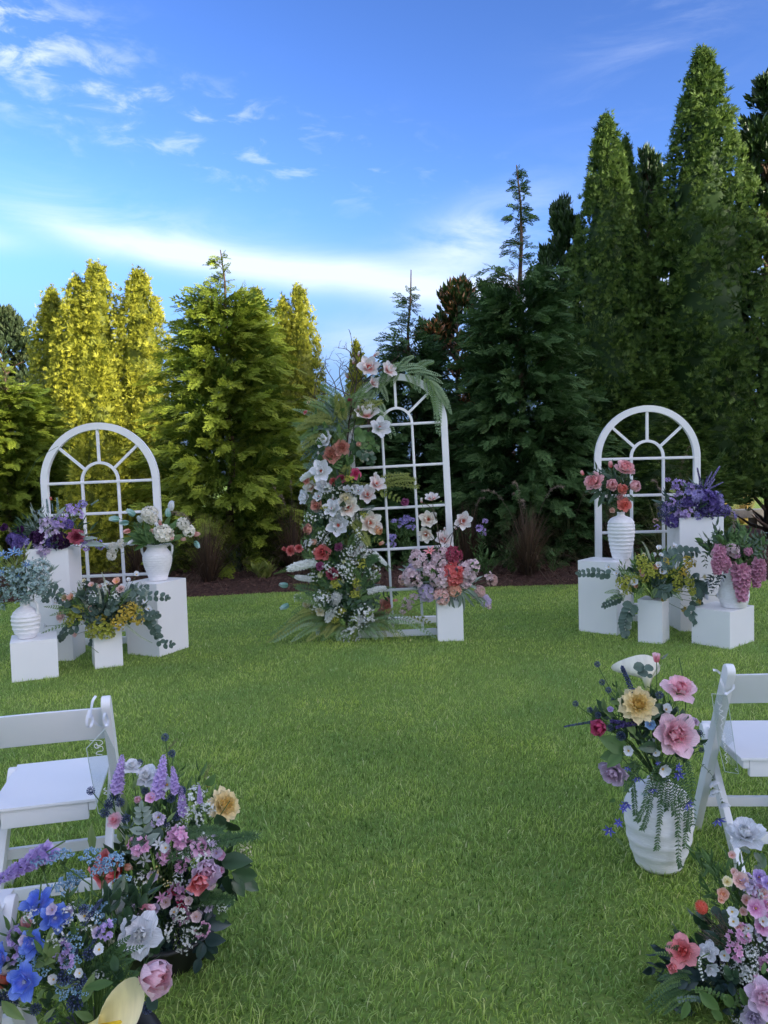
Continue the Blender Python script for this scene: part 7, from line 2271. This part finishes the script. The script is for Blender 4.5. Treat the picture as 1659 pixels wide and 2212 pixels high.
def sign(label, conv, poly, depth, strokes, knot, tails):
    P = lambda q, k=0.0: at(*conv(*q), depth(q[0], q[1]) + k)
    top = P(poly[0])
    root = thing('chair_sign', top, label, 'sign', 'clear signs hung on the aisle chairs')
    pts = [P(q) for q in poly]
    n = (pts[2] - pts[0]).cross(pts[-2] - pts[0]).normalized()
    b = MB(); k = len(pts)
    b.add([p - n * .0012 for p in pts] + [p + n * .0012 for p in pts], [tuple(range(k)), tuple(range(2 * k - 1, k - 1, -1))] + [(i, k + i, k + (i + 1) % k, (i + 1) % k) for i in range(k)])
    b.build('acrylic_sheet', ACRYL, root)
    for i in range(k):
        b = MB(); b.tube([pts[i], pts[(i + 1) % k]], .0014, 4); b.build('polished_edge', EDGE_M, root)
    for st in strokes:
        b = MB(); b.tube(curve_pts([P(q, -.004) for q in st], 6 * len(st)), .0011, 5)
        b.build('lettering', INK, root)
    for st in tails:
        w = [P(q, -.006) for q in st]
        c = curve_pts(w, 14)
        b = MB(); vs = []
        for i, p in enumerate(c):
            t = (c[min(i + 1, 14)] - c[max(i - 1, 0)]).normalized()
            s = t.cross(Vector((.3 * math.sin(i * .5), -1, .4 * math.cos(i * .4)))).normalized() * .0045
            vs += [p - s, p + s]
        b.add(vs, [(2 * i, 2 * i + 1, 2 * i + 3, 2 * i + 2) for i in range(14)])
        b.build('ribbon', RIBBON, root, smooth=True)
    b = MB(); ball(b, P(knot, -.008), .006, .5, 8, 6); b.build('ribbon_knot', RIBBON, root, smooth=True)
    return root


cl_ = lambda x, y: (165.9 + .13796 * x, 1486.4 + .13796 * y)
sign('clear pointed acrylic sign with white script tied to the left chair post', cl_, [(440, 640), (150, 945), (210, 1290), (340, 1960), (560, 2030), (690, 1540), (590, 960)], lambda x, y: 2.60 + .12 * (x - 150) / 540 + .03 * (y - 640) / 1400,
     [[(200, 822), (300, 815), (385, 826), (402, 866), (345, 902), (292, 880), (275, 905), (305, 942), (380, 910), (412, 942), (398, 985), (335, 992), (305, 1030), (395, 1044)], [(300, 850), (330, 905), (330, 950)], [(450, 1560), (420, 1590), (470, 1610), (425, 1650), (480, 1670)]],
     (460, 590), [[(300, 120), (250, 200), (225, 330), (205, 470)], [(205, 330), (160, 480), (165, 600), (215, 600), (250, 500), (230, 420)], [(250, 500), (320, 570), (400, 605), (470, 590)], [(470, 590), (420, 480), (440, 390)], [(480, 600), (490, 500), (450, 380)]])
cr_ = lambda x, y: (1479.8 + .12297 * x, 1426.7 + .12297 * y)
sign('clear acrylic sign with white script tied to the right chair post', cr_, [(470, 585), (735, 600), (800, 1040), (940, 1990), (700, 1950), (590, 1500), (520, 1000)], lambda x, y: 2.86 + .05 * (x - 470) / 470 + .05 * (y - 585) / 1400,
     [[(570, 720), (600, 775), (650, 790), (600, 850), (610, 870), (670, 890), (600, 930), (660, 985), (690, 1000), (640, 1040), (670, 1100), (630, 1150), (665, 1225)], [(655, 1280), (700, 1310), (660, 1340), (705, 1370), (668, 1400), (710, 1430), (675, 1460), (715, 1490), (685, 1520), (725, 1550), (695, 1590), (735, 1620), (700, 1660), (740, 1690), (710, 1730), (745, 1770), (720, 1810)], [(905, 1890), (890, 1920), (925, 1950)]],
     (715, 595), [[(490, 165), (560, 180), (625, 230)], [(625, 320), (660, 430), (690, 530), (715, 595)], [(715, 595), (790, 545), (850, 490), (855, 420)]])


# ------------------------------------------------------------------ planting in the bed
GRASS_DK = leaf_mat('fountain_grass_blade', (0.035, 0.022, 0.018), (0.13, 0.085, 0.05), 0.6, 0.2)
GRASS_GN = leaf_mat('fountain_grass_green', (0.05, 0.07, 0.025), (0.18, 0.19, 0.07), 0.6, 0.25)
GRASS_GO = leaf_mat('dry_golden_grass', (0.30, 0.22, 0.07), (0.62, 0.48, 0.18), 0.6, 0.3)
PLUMEM = leaf_mat('grass_plume_soft', (0.16, 0.12, 0.09), (0.36, 0.29, 0.22), 0.7, 0.3)


def grass_clump(name, label, base, H, spread, n, mat, plumes, seed, width=.006, group='fountain grasses in the bed', mat2=None):
    rng = np.random.default_rng(seed)
    root = thing(name, base, label, 'ornamental grass', group)
    Vs, Fs, Ts = [], [], []
    seg = 5
    az = rng.uniform(0, 2 * np.pi, n); L = H * rng.uniform(.65, 1.1, n); le = np.abs(rng.normal(.0, 1, n)) * spread * 1.7
    r0 = rng.uniform(0, .09, n)
    t = rng.random(n)
    V = []
    for j in range(seg + 1):
        k = j / seg
        ang = le * (.35 + 1.35 * k)
        rad = r0 + L * le * (.35 * k + .55 * k * k)
        z = L * k * np.cos(np.minimum(ang * .55, 1.5)) - .25 * L * np.maximum(0, le - .5) * k ** 3
        c = np.stack([np.cos(az) * rad, np.sin(az) * rad, np.maximum(z, .01)], 1)
        s = np.stack([-np.sin(az), np.cos(az), np.zeros(n)], 1) * width * (1 - .85 * k)
        V += [c - s, c + s]
    V = np.stack(V, 1)
    F = np.array([[2 * j, 2 * j + 1, 2 * j + 3, 2 * j + 2] for j in range(seg)])
    T = np.repeat(t[:, None], 2 * seg + 2, 1) * .7 + np.linspace(0, .35, seg + 1).repeat(2)[None]
    me = np_mesh('blades', V.reshape(-1, 3), (F[None] + (np.arange(n) * (2 * seg + 2))[:, None, None]).reshape(-1, 4), mat, np.clip(T, 0, 1).ravel())
    o = link('blades', me, root); o['kind'] = 'stuff'
    r = random.Random(seed)
    for i in range(plumes):
        a = r.uniform(0, 6.28); q = r.uniform(.15, .75) * spread * 1.3
        hh = H * r.uniform(1.0, 1.35)
        pts = curve_pts([(0, 0, 0), (math.cos(a) * q * hh * .3, math.sin(a) * q * hh * .3, hh * .6), (math.cos(a) * q * hh * .8, math.sin(a) * q * hh * .8, hh * .98), (math.cos(a) * q * hh * 1.25, math.sin(a) * q * hh * 1.25, hh * 1.02)], 14)
        b = MB(); b.tube(pts, [.003] * 15, 3, g=.2)
        for j in range(9, 15):
            for m in range(16):
                d = Vector((r.gauss(0, 1), r.gauss(0, 1), r.gauss(.3, 1))).normalized()
                p = pts[j].lerp(pts[j - 1], r.random())
                w = d.orthogonal().normalized() * .003
                b.add([p - w, p + w, p + d * .035 + w * .2, p + d * .035 - w * .2], [(0, 1, 2, 3)], [.3, .3, 1, 1])
        link('plume', b.mesh('plume', PLUMEM, attr='tint'), root)
    return root


for i, (px, py, H, sp, n, pl, lab, m) in enumerate((
        (452, 1272, .95, .45, 420, 2, 'brown fountain grass right of the two-handled urn', GRASS_DK), (636, 1250, 1.1, .55, 380, 5, 'fountain grass with pale plumes left of the flower column', GRASS_DK),
        (1150, 1262, .95, .5, 460, 5, 'dark fountain grass in the bed between the middle and right groups', GRASS_DK), (1012, 1240, 1.0, .3, 260, 1, 'upright dark grass just right of the tall arch', GRASS_DK),
        (1330, 1240, 1.0, .45, 320, 3, 'fountain grass seen behind the coral peony vase', GRASS_DK), (300, 1262, .8, .5, 260, 2, 'fountain grass seen through the left arch', GRASS_DK),
        (1230, 1232, .9, .6, 220, 3, 'thin fountain grass left of the right pedestals', GRASS_GN), (690, 1262, .55, .6, 200, 0, 'low green grass tuft left of the flower column', GRASS_GN), (1440, 1235, 1.0, .5, 260, 3, 'fountain grass under the right arch', GRASS_GN), (20, 1300, .8, .5, 220, 2, 'fountain grass in the bed at the left edge', GRASS_DK))):
    g0 = ground(px, py)
    grass_clump('fountain_grass', lab, (g0.x, max(g0.y, edge_y(g0.x) + .45), .08), H, sp, n, m, pl, 40 + i)


def leafy_plant(name, label, base, H, n, mat, leaf, fl=None, seed=0, shape='lance', group=None, cat='plant', spread=.5):
    r = random.Random(seed)
    root = thing(name, base, label, cat, group)
    lf = leaf_mesh(shape, mat)
    for i in range(n):
        a = r.uniform(0, 6.28); q = r.uniform(.1, 1) * spread
        h = H * r.uniform(.75, 1.08)
        tip = Vector((math.cos(a) * q * h, math.sin(a) * q * h, h))
        pts = curve_pts([(math.cos(a) * .03, math.sin(a) * .03, 0), tip * .5 + Vector((0, 0, h * .08)), tip], 10)
        b = MB(); b.tube(pts, [.004 * (1.1 - .08 * j) for j in range(11)], 4, g=.3)
        LV = [v.co.copy() for v in lf.vertices]; LF = [tuple(p.vertices) for p in lf.polygons]; LG = [d.value for d in lf.attributes['grad'].data]
        k = int(h / leaf * 1.6) + 3
        for j in range(k):
            t = .12 + .85 * j / k
            p = pts[int(t * 10)]
            R3 = Matrix.Rotation(j * 2.4 + a, 3, 'Z') @ Matrix.Rotation(-r.uniform(.7, 1.3), 3, 'X')
            b.add([p + R3 @ (v * leaf * r.uniform(.8, 1.15)) for v in LV], LF, LG)
        st = link('leafy_stem', b.mesh('leafy_stem', mat), root)
        if fl:
            me, _s = cluster('blossom_cluster', fl, i % 3)
            link('phlox_head', me, st, M4(orient((tip - pts[8]).normalized() + Vector((0, -.5, .3))), tip, r.uniform(.11, .16)))
    return root


g0 = ground(882, 1256); leafy_plant('phlox_plant', 'purple phlox seen through the tall arch', (g0.x, g0.y + .3, .1), .86, 7, G_MID, .10, VIOLET, 3, group='phlox in the bed', spread=.3)
g0 = ground(1042, 1256); leafy_plant('phlox_plant', 'pale purple phlox right of the tall arch', (g0.x, g0.y + .2, .1), .72, 5, G_MID, .10, LILAC, 4, group='phlox in the bed', spread=.35)
g0 = ground(840, 1258); leafy_plant('phlox_plant', 'single purple phlox stem beside the flower column', (g0.x, g0.y + .1, .1), .55, 3, G_MID, .10, VIOLET, 6, group='phlox in the bed', spread=.3)
g0 = ground(566, 1268); leafy_plant('hosta_plant', 'small yellow-green clump on the mulch left of the flower column', (g0.x, g0.y + .2, .07), .20, 16, G_LIME, .16, None, 5, 'broad', spread=1.1)
g0 = ground(1120, 1262); leafy_plant('perennial_plant', 'low leafy green plant beside the dark fountain grass', (g0.x, g0.y + .5, .08), .42, 12, G_MID, .10, None, 7, spread=.7)
g0 = ground(1060, 1262); leafy_plant('perennial_plant', 'narrow-leaved green plant right of the tall arch foot', (g0.x, g0.y + .25, .08), .35, 9, G_MID, .13, None, 8, spread=.6)
g0 = ground(335, 1275); leafy_plant('perennial_plant', 'leafy plant in the bed behind the urn pedestal', (g0.x, g0.y + .5, .08), .55, 12, G_MID, .11, None, 9, spread=.6)
g0 = ground(1215, 1262); leafy_plant('perennial_plant', 'sparse plant left of the peony pedestal', (g0.x, g0.y + .6, .08), .35, 7, G_MID, .10, None, 10, spread=.7)
g0 = ground(500, 1265); leafy_plant('perennial_plant', 'leafy green plant between two brown grasses', (g0.x, g0.y + .6, .08), .40, 8, G_DARK, .12, None, 12, spread=.7)

# stone urn planter and bench beyond the right arch
STONE = plain_mat('weathered_stone', (0.30, 0.28, 0.24), (0.16, 0.155, 0.14), rough=0.9, scale=6, bump=0.8, bscale=25, bdist=0.02)
ub = at(1463, 1100, 12.4)
root = thing('stone_planter', (ub.x, 12.4, .12), 'weathered stone urn planter glimpsed through the right arch', 'planter')
b = MB(); b.lathe([(.20, .12), (.22, .16), (.15, .22), (.12, .34), (.13, .46), (.24, .54), (.31, .66), (.335, .80), (.31, .86), (.36, .90), (.375, .95), (.34, .97), (.30, .90)], 32, (ub.x, 12.4, 0)); b.build('urn_bowl', STONE, root, smooth=True)
b = MB(); b.box((ub.x, 12.4, .10), (.26, 0, 0), (0, .26, 0), (0, 0, .06)); b.build('plinth', STONE, root, bevel=.01)
grass_clump('planter_grass', 'arching dry grass growing in the stone urn', (ub.x, 12.4, .88), .75, .55, 160, GRASS_GN, 3, 77, group=None)
bp = at(1625, 1100, 18.0)
root = thing('stone_bench', (bp.x, 18.0, 0), 'sunlit pale stone bench beyond the right end of the hedge', 'bench')
b = MB(); b.box((bp.x + .2, 18.0, bp.z - .09), (1.15, 0, 0), (0, .28, 0), (0, 0, .09)); b.build('seat_slab', STONE, root, bevel=.01)
for dx in (-.55, .1, .95):
    b = MB(); b.box((bp.x + dx, 18.0, (bp.z - .18) / 2), (.09, 0, 0), (0, .22, 0), (0, 0, (bp.z - .18) / 2 - .001)); b.build('leg', STONE, root, bevel=.01)
for i, dx in enumerate((-1.9, -1.1, -.3, .5, 1.3, 2.1)):
    grass_clump('golden_grass', ('golden dry grass behind the stone bench, clump %s' % ('furthest left', 'second from left', 'third from left', 'third from right', 'second from right', 'furthest right')[i]), (bp.x + dx, 19.2 + .3 * (i % 2), 0), .95, .35, 260, GRASS_GO, 0, 90 + i, width=.01, group='golden grasses behind the bench')
